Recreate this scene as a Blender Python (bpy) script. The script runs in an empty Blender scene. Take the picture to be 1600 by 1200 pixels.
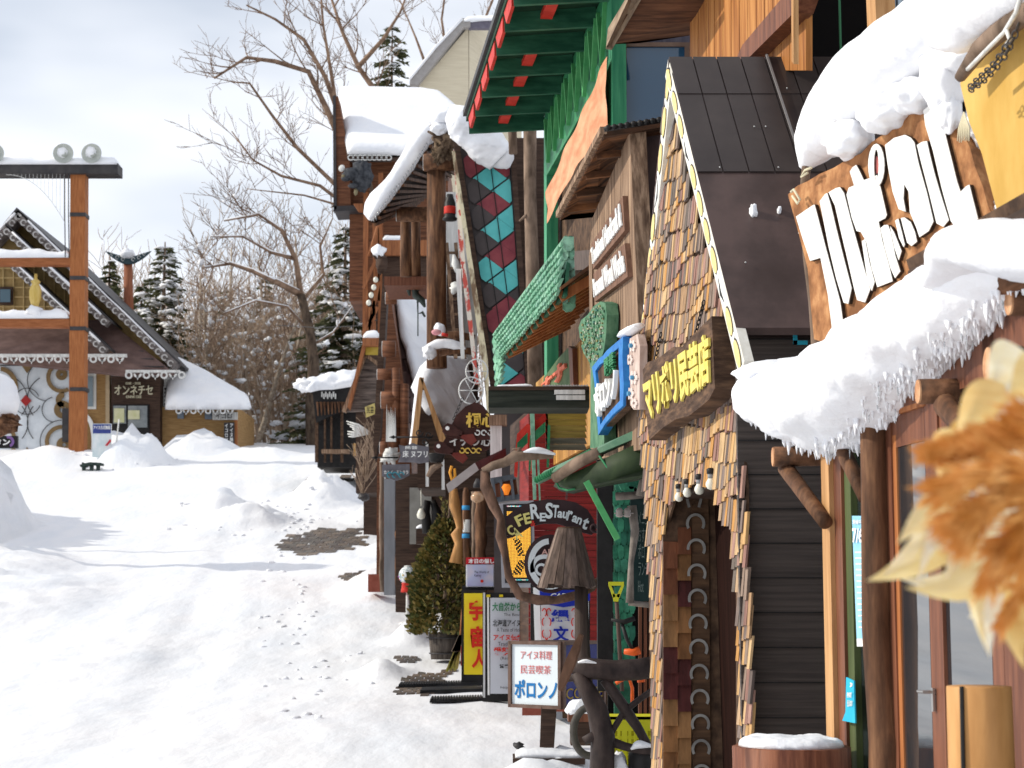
import bpy, math, random
from mathutils import Vector, Matrix, noise
random.seed(7)
V = Vector
sc = bpy.context.scene
col = sc.collection
# ------------------------------------------------------------------ camera
F = 2800.0; HC = 1.6
PITCH = math.atan(340.0 / F)
cp_, sp_ = math.cos(PITCH), math.sin(PITCH)
cam = bpy.data.cameras.new('camera'); camo = bpy.data.objects.new('camera', cam); col.objects.link(camo)
camo.location = (0, 0, HC); camo.rotation_euler = (math.pi/2 + PITCH, 0, 0)
cam.sensor_width = 36; cam.lens = 36 * F / 1600; cam.clip_start = .05; cam.clip_end = 2000
cam.dof.use_dof = True; cam.dof.focus_distance = 11.0; cam.dof.aperture_fstop = 7
sc.camera = camo
# ------------------------------------------------------------------ light
SUN_EL, SUN_AZ = math.radians(30), math.radians(-87)     # azimuth clockwise from +Y
w = bpy.data.worlds.new('World'); sc.world = w; w.use_nodes = True
nt = w.node_tree; nt.nodes.clear()
out = nt.nodes.new('ShaderNodeOutputWorld'); bg = nt.nodes.new('ShaderNodeBackground')
sky = nt.nodes.new('ShaderNodeTexSky'); sky.sky_type = 'NISHITA'; sky.sun_disc = False
sky.sun_elevation = SUN_EL; sky.sun_rotation = SUN_AZ; sky.altitude = 400; sky.air_density = 1.0; sky.dust_density = .6
tc = nt.nodes.new('ShaderNodeTexCoord'); mp = nt.nodes.new('ShaderNodeMapping'); mp.inputs['Scale'].default_value = (1.6, 1.6, 4.5)
mp.inputs['Location'].default_value = (.3, .1, .35)
nz = nt.nodes.new('ShaderNodeTexNoise'); nz.inputs['Scale'].default_value = 3.1; nz.inputs['Detail'].default_value = 3.5; nz.inputs['Roughness'].default_value = .4
rp = nt.nodes.new('ShaderNodeValToRGB'); rp.color_ramp.elements[0].position = .30; rp.color_ramp.elements[1].position = .64
rp.color_ramp.elements[0].color = (.42, .42, .42, 1)
mx = nt.nodes.new('ShaderNodeMix'); mx.data_type = 'RGBA'; mx.inputs['B'].default_value = (9.8, 10.1, 10.7, 1)
nt.links.new(tc.outputs['Generated'], mp.inputs['Vector']); nt.links.new(mp.outputs[0], nz.inputs['Vector'])
nt.links.new(nz.outputs['Fac'], rp.inputs[0]); nt.links.new(rp.outputs[0], mx.inputs['Factor'])
nt.links.new(sky.outputs[0], mx.inputs['A']); nt.links.new(mx.outputs['Result'], bg.inputs[0]); nt.links.new(bg.outputs[0], out.inputs[0])
bg.inputs[1].default_value = .115
sl = bpy.data.lights.new('sun', 'SUN'); so = bpy.data.objects.new('sun', sl); col.objects.link(so)
sl.energy = 3.5; sl.angle = math.radians(.9); sl.color = (1, .935, .80)
sdir = V((math.sin(SUN_AZ)*math.cos(SUN_EL), math.cos(SUN_AZ)*math.cos(SUN_EL), math.sin(SUN_EL)))
so.rotation_euler = sdir.to_track_quat('Z', 'Y').to_euler()
vs = sc.view_settings; vs.view_transform = 'Standard'; vs.look = 'None'; vs.exposure = -.05; vs.gamma = 1
sc.cycles.max_bounces = 6; sc.cycles.transparent_max_bounces = 12
# ------------------------------------------------------------------ projection: photo pixel + distance -> point
def P(px, py, d):
    X = (px - 800) / F; Y = (600 - py) / F
    dy = cp_ - Y*sp_
    t = d / dy
    return V((X*t, d, HC + (sp_ + Y*cp_)*t))
FB = .1143
def fp(K, out=0.0):                     # the shop-front plane, K sets its offset from the street
    a = K / F - out
    def f(px, py):
        X = (px - 800) / F; Y = (600 - py) / F; q = cp_ - Y*sp_
        return P(px, py, a / (X/q + FB))
    return f
def fpb(a, B):                        # a vertical plane x = a - B*y
    def f(px, py):
        X = (px - 800) / F; Y = (600 - py) / F; q = cp_ - Y*sp_
        return P(px, py, a / (X/q + B))
    return f
def cp(d): return lambda px, py: P(px, py, d)
def W2P(v):
    x, y, z = v[0], v[1], v[2] - HC
    dep = y*cp_ + z*sp_; up = -y*sp_ + z*cp_
    return (800 + F*x/dep, 600 - F*up/dep)
NF = V((-1, -FB, 0)).normalized()       # shop-front normal, towards the street
DF = V((-FB, 1, 0)).normalized()        # along the shop-front, away from the camera
NC = V((0, -1, 0)); UP = V((0, 0, 1))
# ------------------------------------------------------------------ mesh builder
class MB:
    def __init__(s, smooth=False): s.v = []; s.f = []; s.sm = smooth
    def add(s, vs, fs):
        n = len(s.v); s.v += [V(p) for p in vs]; s.f += [tuple(i+n for i in f) for f in fs]
    def prism(s, pts, nrm, t):          # front at pts, body goes back along -nrm
        pts = [V(p) for p in pts]; n = len(pts); o = V(nrm)*t
        c = V((0,0,0))
        for i in range(n): c += pts[i].cross(pts[(i+1) % n])
        if c.dot(V(nrm)) < 0: pts.reverse()
        vs = pts + [p - o for p in pts]
        fs = [tuple(range(n)), tuple(range(2*n-1, n-1, -1))] + [(i, n+i, n+(i+1) % n, (i+1) % n) for i in range(n)]
        s.add(vs, fs); return s
    def box(s, c, u, v, w):             # centre, three half-vectors
        c, u, v, w = V(c), V(u), V(v), V(w)
        if u.cross(v).dot(w) < 0: u = -u
        vs = [c-u-v-w, c+u-v-w, c+u+v-w, c-u+v-w, c-u-v+w, c+u-v+w, c+u+v+w, c-u+v+w]
        s.add(vs, [(3,2,1,0), (4,5,6,7), (0,1,5,4), (1,2,6,5), (2,3,7,6), (3,0,4,7)]); return s
    def bx(s, c, sx, sy, sz): return s.box(c, (sx/2,0,0), (0,sy/2,0), (0,0,sz/2))
    def beam(s, a, b, w, h, side=None):
        a, b = V(a), V(b); d = b - a; L = d.length; d.normalize()
        sd = V(side) if side is not None else (UP if abs(d.z) < .9 else NC)
        u = d.cross(sd).normalized(); v2 = u.cross(d).normalized()
        return s.box((a+b)/2, d*L/2, u*w/2, v2*h/2)
    def tube(s, pts, rad, seg=8, jit=0.0, caps=True, flat=1.0):
        pts = [V(p) for p in pts]; n = len(pts)
        if not hasattr(rad, '__len__'): rad = [rad]*n
        base = len(s.v); pu = None
        for i, p in enumerate(pts):
            d = (pts[min(i+1, n-1)] - pts[max(i-1, 0)]).normalized()
            if pu is None: pu = d.orthogonal().normalized()
            u = (pu - d*pu.dot(d)).normalized(); pu = u; v2 = d.cross(u)
            for k in range(seg):
                a = 2*math.pi*k/seg; r = rad[i]*(1 + (random.uniform(-jit, jit) if jit else 0))
                s.v.append(p + (u*math.cos(a) + v2*math.sin(a)*flat)*r)
        for i in range(n-1):
            for k in range(seg):
                a = base+i*seg+k; b = base+i*seg+(k+1) % seg
                s.f.append((a, b, b+seg, a+seg))
        if caps:
            s.f.append(tuple(base+k for k in range(seg-1, -1, -1)))
            s.f.append(tuple(base+(n-1)*seg+k for k in range(seg)))
        return s
    def lathe(s, c, prof, seg=16, axis=UP):
        c = V(c); ax = V(axis).normalized(); u = ax.orthogonal().normalized(); v2 = ax.cross(u); base = len(s.v); n = len(prof)
        for r, h in prof:
            for k in range(seg):
                a = 2*math.pi*k/seg; s.v.append(c + ax*h + (u*math.cos(a)+v2*math.sin(a))*max(r, 1e-4))
        for i in range(n-1):
            for k in range(seg):
                a = base+i*seg+k; b = base+i*seg+(k+1) % seg; s.f.append((a, b, b+seg, a+seg))
        s.f.append(tuple(base+k for k in range(seg-1, -1, -1))); s.f.append(tuple(base+(n-1)*seg+k for k in range(seg)))
        return s
    def blob(s, c, rx, ry, rz, amp=.15, fr=2.0, seg=14, rings=9, flatb=None):
        c = V(c); base = len(s.v); sd = V((random.random()*50, random.random()*50, 3))
        for i in range(rings+1):
            th = math.pi*i/rings
            for k in range(seg):
                ph = 2*math.pi*k/seg
                d = V((math.sin(th)*math.cos(ph), math.sin(th)*math.sin(ph), math.cos(th)))
                m = 1 + amp*2*noise.noise(d*fr + sd)
                p = V((d.x*rx*m, d.y*ry*m, d.z*rz*m))
                if flatb is not None and p.z < -flatb*rz: p.z = -flatb*rz
                s.v.append(c + p)
        for i in range(rings):
            for k in range(seg):
                a = base+i*seg+k; b = base+i*seg+(k+1) % seg
                s.f.append((a, a+seg, b+seg, b))
        return s
    def roll(s, pts, ra, rb, seg=28, amp=.12, fr=3.0, side=None, sub=8, squash=0.0):
        # a rounded mass swept along pts: ra = half size upwards, rb = half size sideways
        pts = [V(p) for p in pts]; n = len(pts); base = len(s.v); rows = 0
        def cr(a, b, c, d, t): return .5*((2*b) + (c-a)*t + (2*a-5*b+4*c-d)*t*t + (3*b-a-3*c+d)*t*t*t)
        for i in range(n-1):
            for j in range(sub + (1 if i == n-2 else 0)):
                t = j/sub; i0, i3 = max(i-1, 0), min(i+2, n-1)
                p = cr(pts[i0], pts[i], pts[i+1], pts[i3], t); d = (pts[i+1]-pts[i]).normalized()
                A = max(.004, cr(ra[i0], ra[i], ra[i+1], ra[i3], t)); B = max(.004, cr(rb[i0], rb[i], rb[i+1], rb[i3], t))
                u = d.cross(UP).normalized(); v2 = u.cross(d).normalized(); rows += 1
                for k in range(seg):
                    a = 2*math.pi*k/seg; ca, sa = math.cos(a), math.sin(a)
                    q = u*ca*B + v2*sa*A*(1 if sa > 0 else 1-squash)
                    nn = noise.noise((p+q)*fr) + .5*noise.noise((p+q)*fr*2.7) + .3*noise.noise((p+q)*fr*7)*(1.6 if sa < -.2 else .6)
                    s.v.append(p + q*(1 + amp*nn))
        for i in range(rows-1):
            for k in range(seg):
                a = base+i*seg+k; b = base+i*seg+(k+1) % seg; s.f.append((a, b, b+seg, a+seg))
        s.f.append(tuple(base+k for k in range(seg-1, -1, -1))); s.f.append(tuple(base+(rows-1)*seg+k for k in range(seg)))
        return s
    def puff(s, poly, nrm, h, cell=.05, rnd=.12, amp=.15, fr=3.0, up=None):
        # cushion of snow on a flat outline (3-D points), closed below
        poly = [V(p) for p in poly]; hn = V(nrm).normalized(); o = sum(poly, V((0,0,0)))/len(poly); nrm = V((0,0,0))
        for i in range(len(poly)): nrm += (poly[i]-o).cross(poly[(i+1) % len(poly)]-o)
        nrm = nrm.normalized() if nrm.length > 1e-9 else hn
        if nrm.dot(hn) < 0: nrm = -nrm
        if nrm.dot(hn) < .3: hn = nrm
        u = (poly[1]-poly[0]); u = (u - nrm*u.dot(nrm)).normalized(); v2 = nrm.cross(u)
        q = [((p-o).dot(u), (p-o).dot(v2)) for p in poly]; n = len(q)
        x0, x1 = min(a for a, b in q), max(a for a, b in q); y0, y1 = min(b for a, b in q), max(b for a, b in q)
        nx, ny = int((x1-x0)/cell)+2, int((y1-y0)/cell)+2
        def inside(x, y):
            r = False
            for i in range(n):
                (ax, ay), (bx_, by) = q[i], q[i-1]
                if (ay > y) != (by > y) and x < (bx_-ax)*(y-ay)/(by-ay)+ax: r = not r
            return r
        def near(x, y):
            best = None
            for i in range(n):
                (ax, ay), (bx_, by) = q[i], q[i-1]; dx, dy = bx_-ax, by-ay; L = dx*dx+dy*dy or 1e-9
                t = max(0, min(1, ((x-ax)*dx+(y-ay)*dy)/L)); cx, cy = ax+dx*t, ay+dy*t; D = math.hypot(x-cx, y-cy)
                if best is None or D < best[0]: best = (D, cx, cy)
            return best
        G = {}
        for i in range(nx+1):
            for j in range(ny+1):
                x, y = x0-cell/2+i*cell, y0-cell/2+j*cell; D, cx, cy = near(x, y); G[i, j] = (x, y, D, cx, cy, inside(x, y))
        T_, B_ = {}, {}
        def vt(i, j):
            if (i, j) in T_: return T_[i, j]
            x, y, D, cx, cy, ins = G[i, j]
            if not ins: x, y, D = cx, cy, 0
            p = o + u*x + v2*y
            if D == 0: s.v.append(p); T_[i, j] = B_[i, j] = len(s.v)-1
            else:
                k = min(1, D/rnd); k = math.sqrt(max(0, 1-(1-k)**2))
                hh = h*k*(1 + amp*1.5*noise.noise(p*fr)) + h*amp*.4*k*noise.noise(p*fr*3.1)
                s.v.append(p + hn*hh); T_[i, j] = len(s.v)-1
                s.v.append(p.copy()); B_[i, j] = len(s.v)-1
            return T_[i, j]
        for i in range(nx):
            for j in range(ny):
                cs = [(i, j), (i+1, j), (i+1, j+1), (i, j+1)]
                if sum(G[c][5] for c in cs) == 0: continue
                t = [vt(*c) for c in cs]; b = [B_[c] for c in cs]
                s.f.append(tuple(t)); 
                if b != t: s.f.append(tuple(reversed(b)))
        return s
    def arc(s, pr, cx, cy, r, wd, a0, a1, nrm, t=.02, ry=None, seg=14):     # flat ring piece drawn in photo pixels on plane pr
        ry = ry or r; A = []; B = []
        for i in range(seg+1):
            a = math.radians(a0 + (a1-a0)*i/seg)
            A.append(pr(cx + r*math.cos(a), cy - ry*math.sin(a))); B.append(pr(cx + (r-wd)*math.cos(a), cy - (ry-wd)*math.sin(a)))
        for i in range(seg): s.prism([A[i], A[i+1], B[i+1], B[i]], nrm, t)
        return s
    def icicles(s, pts, n, lmin, lmax, r=.006):
        for _ in range(n):
            i = random.randrange(len(pts)-1); t = random.random(); p = V(pts[i]).lerp(V(pts[i+1]), t)
            L = random.uniform(lmin, lmax); s.tube([p+UP*.03, p-UP*L*.5, p-UP*L], [r, r*.7, r*.15], 5)
        return s
def link(name, mb, mat, off=V((0,0,0))):
    me = bpy.data.meshes.new(name); me.from_pydata([tuple(p-off) for p in mb.v], [], mb.f); me.update()
    if mb.sm: me.polygons.foreach_set('use_smooth', [True]*len(me.polygons))
    if mat: me.materials.append(mat)
    o = bpy.data.objects.new(name, me); col.objects.link(o); return o
def wloc(o):
    p = V((0,0,0))
    while o: p += o.location; o = o.parent
    return p
def O(name, mb, mat, parent, label=None):
    o = link(name, mb, mat, wloc(parent)); o.parent = parent
    if label: o['label'] = label
    return o
def T(name, label, cat, loc, group=None):
    o = bpy.data.objects.new(name, None); col.objects.link(o); o.location = loc; o.empty_display_size = .2
    o['label'] = label; o['category'] = cat
    if group: o['group'] = group
    return o
def TM(name, mb, mat, label, cat, group=None):
    zs = [p.z for p in mb.v]; c = sum(mb.v, V((0,0,0)))/len(mb.v); off = V((c.x, c.y, min(zs)))
    o = link(name, mb, mat, off); o.location = off; o['label'] = label; o['category'] = cat
    if group: o['group'] = group
    return o
def S(name, mb, mat, kind='structure', label=None, cat=None):
    o = link(name, mb, mat); o['kind'] = kind; o['label'] = label or name.replace('_', ' ')
    if cat: o['category'] = cat
    return o
def inset(q, d):
    n = len(q); A = sum(q[i][0]*q[(i+1) % n][1]-q[(i+1) % n][0]*q[i][1] for i in range(n)); sg = 1 if A > 0 else -1; r = []
    for i in range(n):
        (ax, ay), (bx_, by), (cx, cy) = q[i-1], q[i], q[(i+1) % n]
        l1 = math.hypot(bx_-ax, by-ay) or 1; l2 = math.hypot(cx-bx_, cy-by) or 1
        nx = (-(by-ay)/l1 - (cy-by)/l2)*sg; ny = ((bx_-ax)/l1 + (cx-bx_)/l2)*sg; L = math.hypot(nx, ny) or 1
        r.append((bx_+nx/L*d, by+ny/L*d))
    return r
def inpoly(x, y, q):
    r = False
    for i in range(len(q)):
        (ax, ay), (bx_, by) = q[i], q[i-1]
        if (ay > y) != (by > y) and x < (bx_-ax)*(y-ay)/(by-ay)+ax: r = not r
    return r
def sl_(pr, pts, nrm, t, mb=None): return (mb or MB()).prism([pr(x, y) for x, y in pts], nrm, t)
def rect(x0, y0, x1, y1): return [(x0, y0), (x1, y0), (x1, y1), (x0, y1)]
# ------------------------------------------------------------------ writing
FONT = bpy.data.fonts.load('<builtin>')
def glyphs(txt, quad, t, bold=0.0, shear=0.0, mb=None):   # quad: top-left, top-right, bottom-right, bottom-left points
    cu = bpy.data.curves.new('t', 'FONT'); cu.font = FONT; cu.body = txt; cu.extrude = .5; cu.offset = bold; cu.resolution_u = 3; cu.shear = shear
    to = bpy.data.objects.new('t', cu); me = bpy.data.meshes.new_from_object(to)
    mb = mb or MB(); vs = [v.co.copy() for v in me.vertices]
    if not vs: return mb
    x0, x1 = min(v.x for v in vs), max(v.x for v in vs); y0, y1 = min(v.y for v in vs), max(v.y for v in vs)
    a, b, c, d = [V(q) for q in quad]; n = (b-a).cross(a-d).normalized()
    out_ = []
    for v in vs:
        u = (v.x-x0)/(x1-x0 or 1); k = (v.y-y0)/(y1-y0 or 1)
        out_.append((d.lerp(c, u)).lerp(a.lerp(b, u), k) + n*(v.z*t + t/2))
    mb.add(out_, [tuple(p.vertices) for p in me.polygons])
    bpy.data.objects.remove(to); bpy.data.meshes.remove(me); bpy.data.curves.remove(cu)
    return mb
def gq(pr, x0, y0, x1, y1, n=None, o=.004):
    q = [pr(x0, y0), pr(x1, y0), pr(x1, y1), pr(x0, y1)]
    return [p + V(n)*o for p in q] if n is not None else q
# ------------------------------------------------------------------ materials
def mat(name, c1, c2=None, c3=None, rough=.75, scale=(6,6,6), detail=5, bump=0.0, bscale=None, metal=0.0, spec=.2, lo=.35, hi=.65, isl=None, coord='Object', emit=0, trans=0, bdist=.01):
    m = bpy.data.materials.new(name); m.use_nodes = True; n = m.node_tree; L = n.links; b = n.nodes['Principled BSDF']
    b.inputs['Roughness'].default_value = rough; b.inputs['Metallic'].default_value = metal; b.inputs['Specular IOR Level'].default_value = spec
    b.inputs['Base Color'].default_value = (*c1, 1)
    tcn = n.nodes.new('ShaderNodeTexCoord'); mpn = n.nodes.new('ShaderNodeMapping'); mpn.inputs['Scale'].default_value = scale
    L.new(tcn.outputs[coord], mpn.inputs['Vector'])
    nz = n.nodes.new('ShaderNodeTexNoise'); nz.inputs['Scale'].default_value = 1; nz.inputs['Detail'].default_value = detail; nz.inputs['Roughness'].default_value = .6
    L.new(mpn.outputs[0], nz.inputs['Vector'])
    src = None
    if isl:
        g = n.nodes.new('ShaderNodeNewGeometry'); ri = n.nodes.new('ShaderNodeValToRGB'); ri.color_ramp.interpolation = 'CONSTANT'
        while len(ri.color_ramp.elements) < len(isl): ri.color_ramp.elements.new(.5)
        for i, c in enumerate(isl): ri.color_ramp.elements[i].position = i/len(isl); ri.color_ramp.elements[i].color = (*c, 1)
        L.new(g.outputs['Random Per Island'], ri.inputs[0])
        r = n.nodes.new('ShaderNodeValToRGB'); r.color_ramp.elements[0].position = lo; r.color_ramp.elements[1].position = hi
        r.color_ramp.elements[0].color = (.55, .55, .55, 1); r.color_ramp.elements[1].color = (1.1, 1.1, 1.1, 1); L.new(nz.outputs['Fac'], r.inputs[0])
        mu = n.nodes.new('ShaderNodeMix'); mu.data_type = 'RGBA'; mu.blend_type = 'MULTIPLY'; mu.inputs['Factor'].default_value = 1
        L.new(ri.outputs[0], mu.inputs['A']); L.new(r.outputs[0], mu.inputs['B']); L.new(mu.outputs['Result'], b.inputs['Base Color']); src = mu.outputs['Result']
    elif c2:
        r = n.nodes.new('ShaderNodeValToRGB'); r.color_ramp.elements[0].position = lo; r.color_ramp.elements[1].position = hi
        r.color_ramp.elements[0].color = (*c1, 1); r.color_ramp.elements[1].color = (*c2, 1)
        if c3: e = r.color_ramp.elements.new((lo+hi)/2); e.color = (*c3, 1)
        L.new(nz.outputs['Fac'], r.inputs[0]); L.new(r.outputs[0], b.inputs['Base Color']); src = r.outputs[0]
    if bump:
        bn = n.nodes.new('ShaderNodeBump'); bn.inputs['Strength'].default_value = bump; bn.inputs['Distance'].default_value = bdist
        if bscale:
            m2 = n.nodes.new('ShaderNodeMapping'); m2.inputs['Scale'].default_value = bscale; L.new(tcn.outputs[coord], m2.inputs['Vector'])
            n2 = n.nodes.new('ShaderNodeTexNoise'); n2.inputs['Scale'].default_value = 1; n2.inputs['Detail'].default_value = 6; L.new(m2.outputs[0], n2.inputs['Vector']); L.new(n2.outputs['Fac'], bn.inputs['Height'])
        else: L.new(nz.outputs['Fac'], bn.inputs['Height'])
        L.new(bn.outputs[0], b.inputs['Normal'])
    if emit:
        b.inputs['Emission Strength'].default_value = emit
        b.inputs['Emission Color'].default_value = (*c1, 1)
        if src is not None: L.new(src, b.inputs['Emission Color'])
    if trans: b.inputs['Transmission Weight'].default_value = trans
    return m
VW = (22, 22, 1.6)      # grain running up
HW = (2, 1.6, 26)       # grain running along
M = {}
M['snow'] = mat('snow', (.80,.82,.87), (.88,.88,.90), rough=.6, scale=(1.3,1.3,1.3), bump=.5, bscale=(10,10,10), spec=.25, bdist=.03)
M['street'] = mat('street_snow', (.77,.80,.85), (.87,.87,.89), rough=.55, scale=(.9,.25,1), bump=.5, bscale=(4.5,1.3,4), spec=.3, bdist=.05, lo=.3, hi=.6)
M['log'] = mat('log_bark', (.055,.026,.014), (.22,.11,.055), (.12,.055,.028), rough=.7, scale=(14,14,2.2), bump=.6)
M['logx'] = mat('log_bark_lengthwise', (.05,.024,.013), (.20,.095,.05), (.11,.05,.025), rough=.7, scale=(14,2.4,14), bump=.6)
M['endgrain'] = mat('cut_log_end', (.38,.17,.08), (.62,.36,.20), rough=.8, scale=(20,20,20))
M['ochre'] = mat('ochre_timber', (.26,.085,.026), (.42,.16,.055), (.34,.12,.04), rough=.6, scale=VW, bump=.25)
M['ochre_h'] = mat('ochre_crossbar', (.22,.07,.022), (.36,.13,.05), rough=.65, scale=HW, bump=.25)
M['dkmetal'] = mat('dark_metal', (.035,.033,.036), (.06,.055,.055), rough=.5, scale=(3,3,3))
M['black'] = mat('black_paint', (.012,.011,.011), (.022,.02,.02), rough=.5, scale=(9,9,9))
M['void'] = mat('dark_interior', (.006,.005,.005), rough=.9)  # near-black base colour stands in for unlit depth
M['white'] = mat('white_paint', (.78,.78,.76), (.84,.84,.82), rough=.55, scale=(8,8,8))
M['greywhite'] = mat('weathered_white', (.5,.5,.48), (.76,.76,.74), rough=.7, scale=VW)
M['glass'] = mat('window_glass', (.02,.025,.03), rough=.02, spec=1.0); M['glass'].node_tree.nodes['Principled BSDF'].inputs['IOR'].default_value = 2.1
M['brownwall'] = mat('brown_boards', (.27,.155,.065), (.44,.27,.115), (.35,.21,.085), rough=.75, scale=HW, bump=.3)
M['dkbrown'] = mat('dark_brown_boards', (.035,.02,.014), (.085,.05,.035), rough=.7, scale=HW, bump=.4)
M['roofbrown'] = mat('brown_metal_roof', (.10,.06,.052), (.16,.10,.088), rough=.5, scale=(1.5,1.5,3))
M['twig'] = mat('bare_twigs', (.13,.08,.055), (.30,.20,.14), rough=.85, scale=(3,3,3))
M['bark'] = mat('grey_bark', (.09,.06,.042), (.27,.19,.14), rough=.9, scale=(7,7,2.5), bump=.5)
M['birch'] = mat('pale_bark', (.28,.22,.17), (.55,.47,.38), rough=.9, scale=(5,5,9), bump=.3)
M['needle'] = mat('conifer_needles', (.035,.045,.02), (.13,.13,.06), rough=.85, scale=(2,2,2))
# ================================================================== ground
GT = [(-8,0),(0,0),(8,0.02),(16,.17),(25,.45),(30,.82),(37,1.6),(50,3.35),(60,5.0),(75,7.9),(90,9.6),(120,13),(200,24),(420,60)]
def gbase(y):
    if y <= GT[0][0]: return 0
    for i in range(len(GT)-1):
        if y <= GT[i+1][0]:
            a, b = GT[i], GT[i+1]; t = (y-a[0])/(b[0]-a[0])
            p = GT[max(i-1,0)]; q = GT[min(i+2,len(GT)-1)]
            m0 = (b[1]-p[1])/max(1e-6,b[0]-p[0])*(b[0]-a[0]); m1 = (q[1]-a[1])/max(1e-6,q[0]-a[0])*(b[0]-a[0])
            return (2*t**3-3*t*t+1)*a[1] + (t**3-2*t*t+t)*m0 + (-2*t**3+3*t*t)*b[1] + (t**3-t*t)*m1
    return GT[-1][1]
MOUNDS = [ # x, y, rx, ry, h, power
 (-17.3,50,3.4,7,2.6,.55), (-25,62,5,8,2.5,.6), (-14.9,70,1.5,1.6,1.35,.8), (-12.9,74,1.7,1.5,.85,.9), (-10.3,73,2.0,1.6,.3,1),
 (-8.0,54,1.7,2.4,.55,1), (-9.4,58,1.1,2.0,.5,1), (-8.0,85,2.4,3,.9,1), (-6.5,80,1.6,4,1.3,1),
 (-18,70,3,2,.55,1), (-1.9,26.5,.5,1.1,.22,1), (-1.75,31,.5,1.2,.34,1), (-2.9,39,1.1,3.4,.38,1), (-3.2,47,.9,2.0,.35,1), (-4.3,55,1.0,2,.4,1), (-6.3,60,1.6,3,.8,1), (-2.6,43,.8,2,.5,1),
 (.15,15.2,.42,.8,.14,1), (.5,15.9,.4,.5,.16,1), (-10.5,37,2.6,6,.35,1), (-12.8,42,2.6,5,.5,.9), (-6.8,28,1.8,5,.12,1)]
def ground(x, y):
    z = gbase(y)
    for mx_, my, rx, ry, h, pw in MOUNDS:
        q = ((x-mx_)/rx)**2 + ((y-my)/ry)**2
        if q < 1:
            k = (1-q)**(2*pw) if pw >= 1 else (1-q)**pw
            z += h*k*(1+.4*noise.noise(V((x*1.6,y*1.6,0))) + .3*noise.noise(V((x*4.5,y*4.5,5))))
    n = .007*math.sin((x+y*.115)*9+noise.noise(V((x*.3,y*.3,4)))*5) + noise.noise(V((x*.35, y*.22, 1)))*.06 + noise.noise(V((x*1.3, y*.5, 7)))*.03 + noise.noise(V((x*3.5, y*1.7, 3)))*.014
    rut = .028*math.sin((x+ y*.115+1.5)*3.4+ .6*math.sin(y*.2))*max(0,1-abs((x+y*.115+2.2)/2.4))
    return z + n*min(1,max(0,y-9)/8) + rut*min(1,max(0,y-9)/8)
def axis(a):
    r = []; 
    for i in range(len(a)-1):
        (x0, st), (x1, _) = a[i], a[i+1]; n = max(1, int(round((x1-x0)/st)))
        r += [x0+(x1-x0)*k/n for k in range(n)]
    return r + [a[-1][0]]
gx = axis([(-420,60),(-120,20),(-40,2),(-22,.35),(-10,.16),(2.5,.3),(6,2),(14,12),(60,60),(420,1)])
gy = axis([(-12,4),(8,.6),(13,.14),(34,.22),(60,.35),(90,1.5),(130,10),(420,1)])
g = MB(True)
g.v = [V((x, y, ground(x, y))) for y in gy for x in gx]; nx_ = len(gx)
g.f = [(j*nx_+i, j*nx_+i+1, (j+1)*nx_+i+1, (j+1)*nx_+i) for j in range(len(gy)-1) for i in range(nx_-1)]
S('snowy_ground', g, M['street'], label='snow covered sloping street')
# bare brick paving showing through the snow
M['paver'] = mat('wet_brick_paving', (.07,.055,.045), (.2,.155,.12), isl=[(.16,.12,.09),(.10,.075,.06),(.21,.16,.12),(.13,.11,.09)], rough=.45, scale=(5,5,5), bump=.4)
def ray_ground(px, py):
    lo, hi = 11.0, 110.0; last = lo; y = lo
    while y < hi:
        p = P(px, py, y)
        if p.z <= gbase(y)+.0: break
        y += .25
    return P(px, py, y-.12)
def paving(poly, sx, sy):
    pts = [ray_ground(*p) for p in poly]; q = [(p.x, p.y) for p in pts]
    x0, x1 = min(a for a,b in q), max(a for a,b in q); y0, y1 = min(b for a,b in q), max(b for a,b in q); mb = MB(); j = 0; y = y0
    while y < y1:
        x = x0 + (sx/2 if j % 2 else 0)
        while x < x1:
            cx, cy = x+sx/2, y+sy/2
            w_ = .55*sx*noise.noise(V((cx*2.2, cy*1.1, 9)))*3
            if inpoly(cx+w_, cy+w_*2, q):
                a = .012; zs = [max(ground(X, Y) for X, Y in ((x,y),(x+sx,y),(x+sx,y+sy),(x,y+sy)))+.012]*4
                z = [ground(X, Y)+.016 for X, Y in ((x+a,y+a),(x+sx-a,y+a),(x+sx-a,y+sy-a),(x+a,y+sy-a))]
                mb.prism([(x+a,y+a,z[0]),(x+sx-a,y+a,z[1]),(x+sx-a,y+sy-a,z[2]),(x+a,y+sy-a,z[3])], UP, .05)
            x += sx
        y += sy; j += 1
    return mb
mb = paving([(430,858),(445,838),(500,826),(565,828),(580,842),(545,862),(470,868)], .28, .55)
mb2 = paving([(452,776),(475,758),(530,745),(545,750),(500,768),(480,780)], .4, .9); mb.v and mb.add(mb2.v, mb2.f)
mb2 = paving([(465,745),(500,740),(520,744),(480,752)], .4, .9); mb.add(mb2.v, mb2.f)
mb2 = paving([(620,1086),(628,1060),(655,1050),(700,1050),(698,1070),(670,1090)], .13, .28); mb.add(mb2.v, mb2.f)
mb2 = paving([(600,1034),(640,1026),(680,1030),(640,1040)], .13, .28); mb.add(mb2.v, mb2.f)
mb2 = paving([(520,902),(560,893),(600,900),(560,915)], .2, .35); mb.add(mb2.v, mb2.f)
S('brick_paving', mb, M['paver'], label='bare brick paving in the snow')

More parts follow.
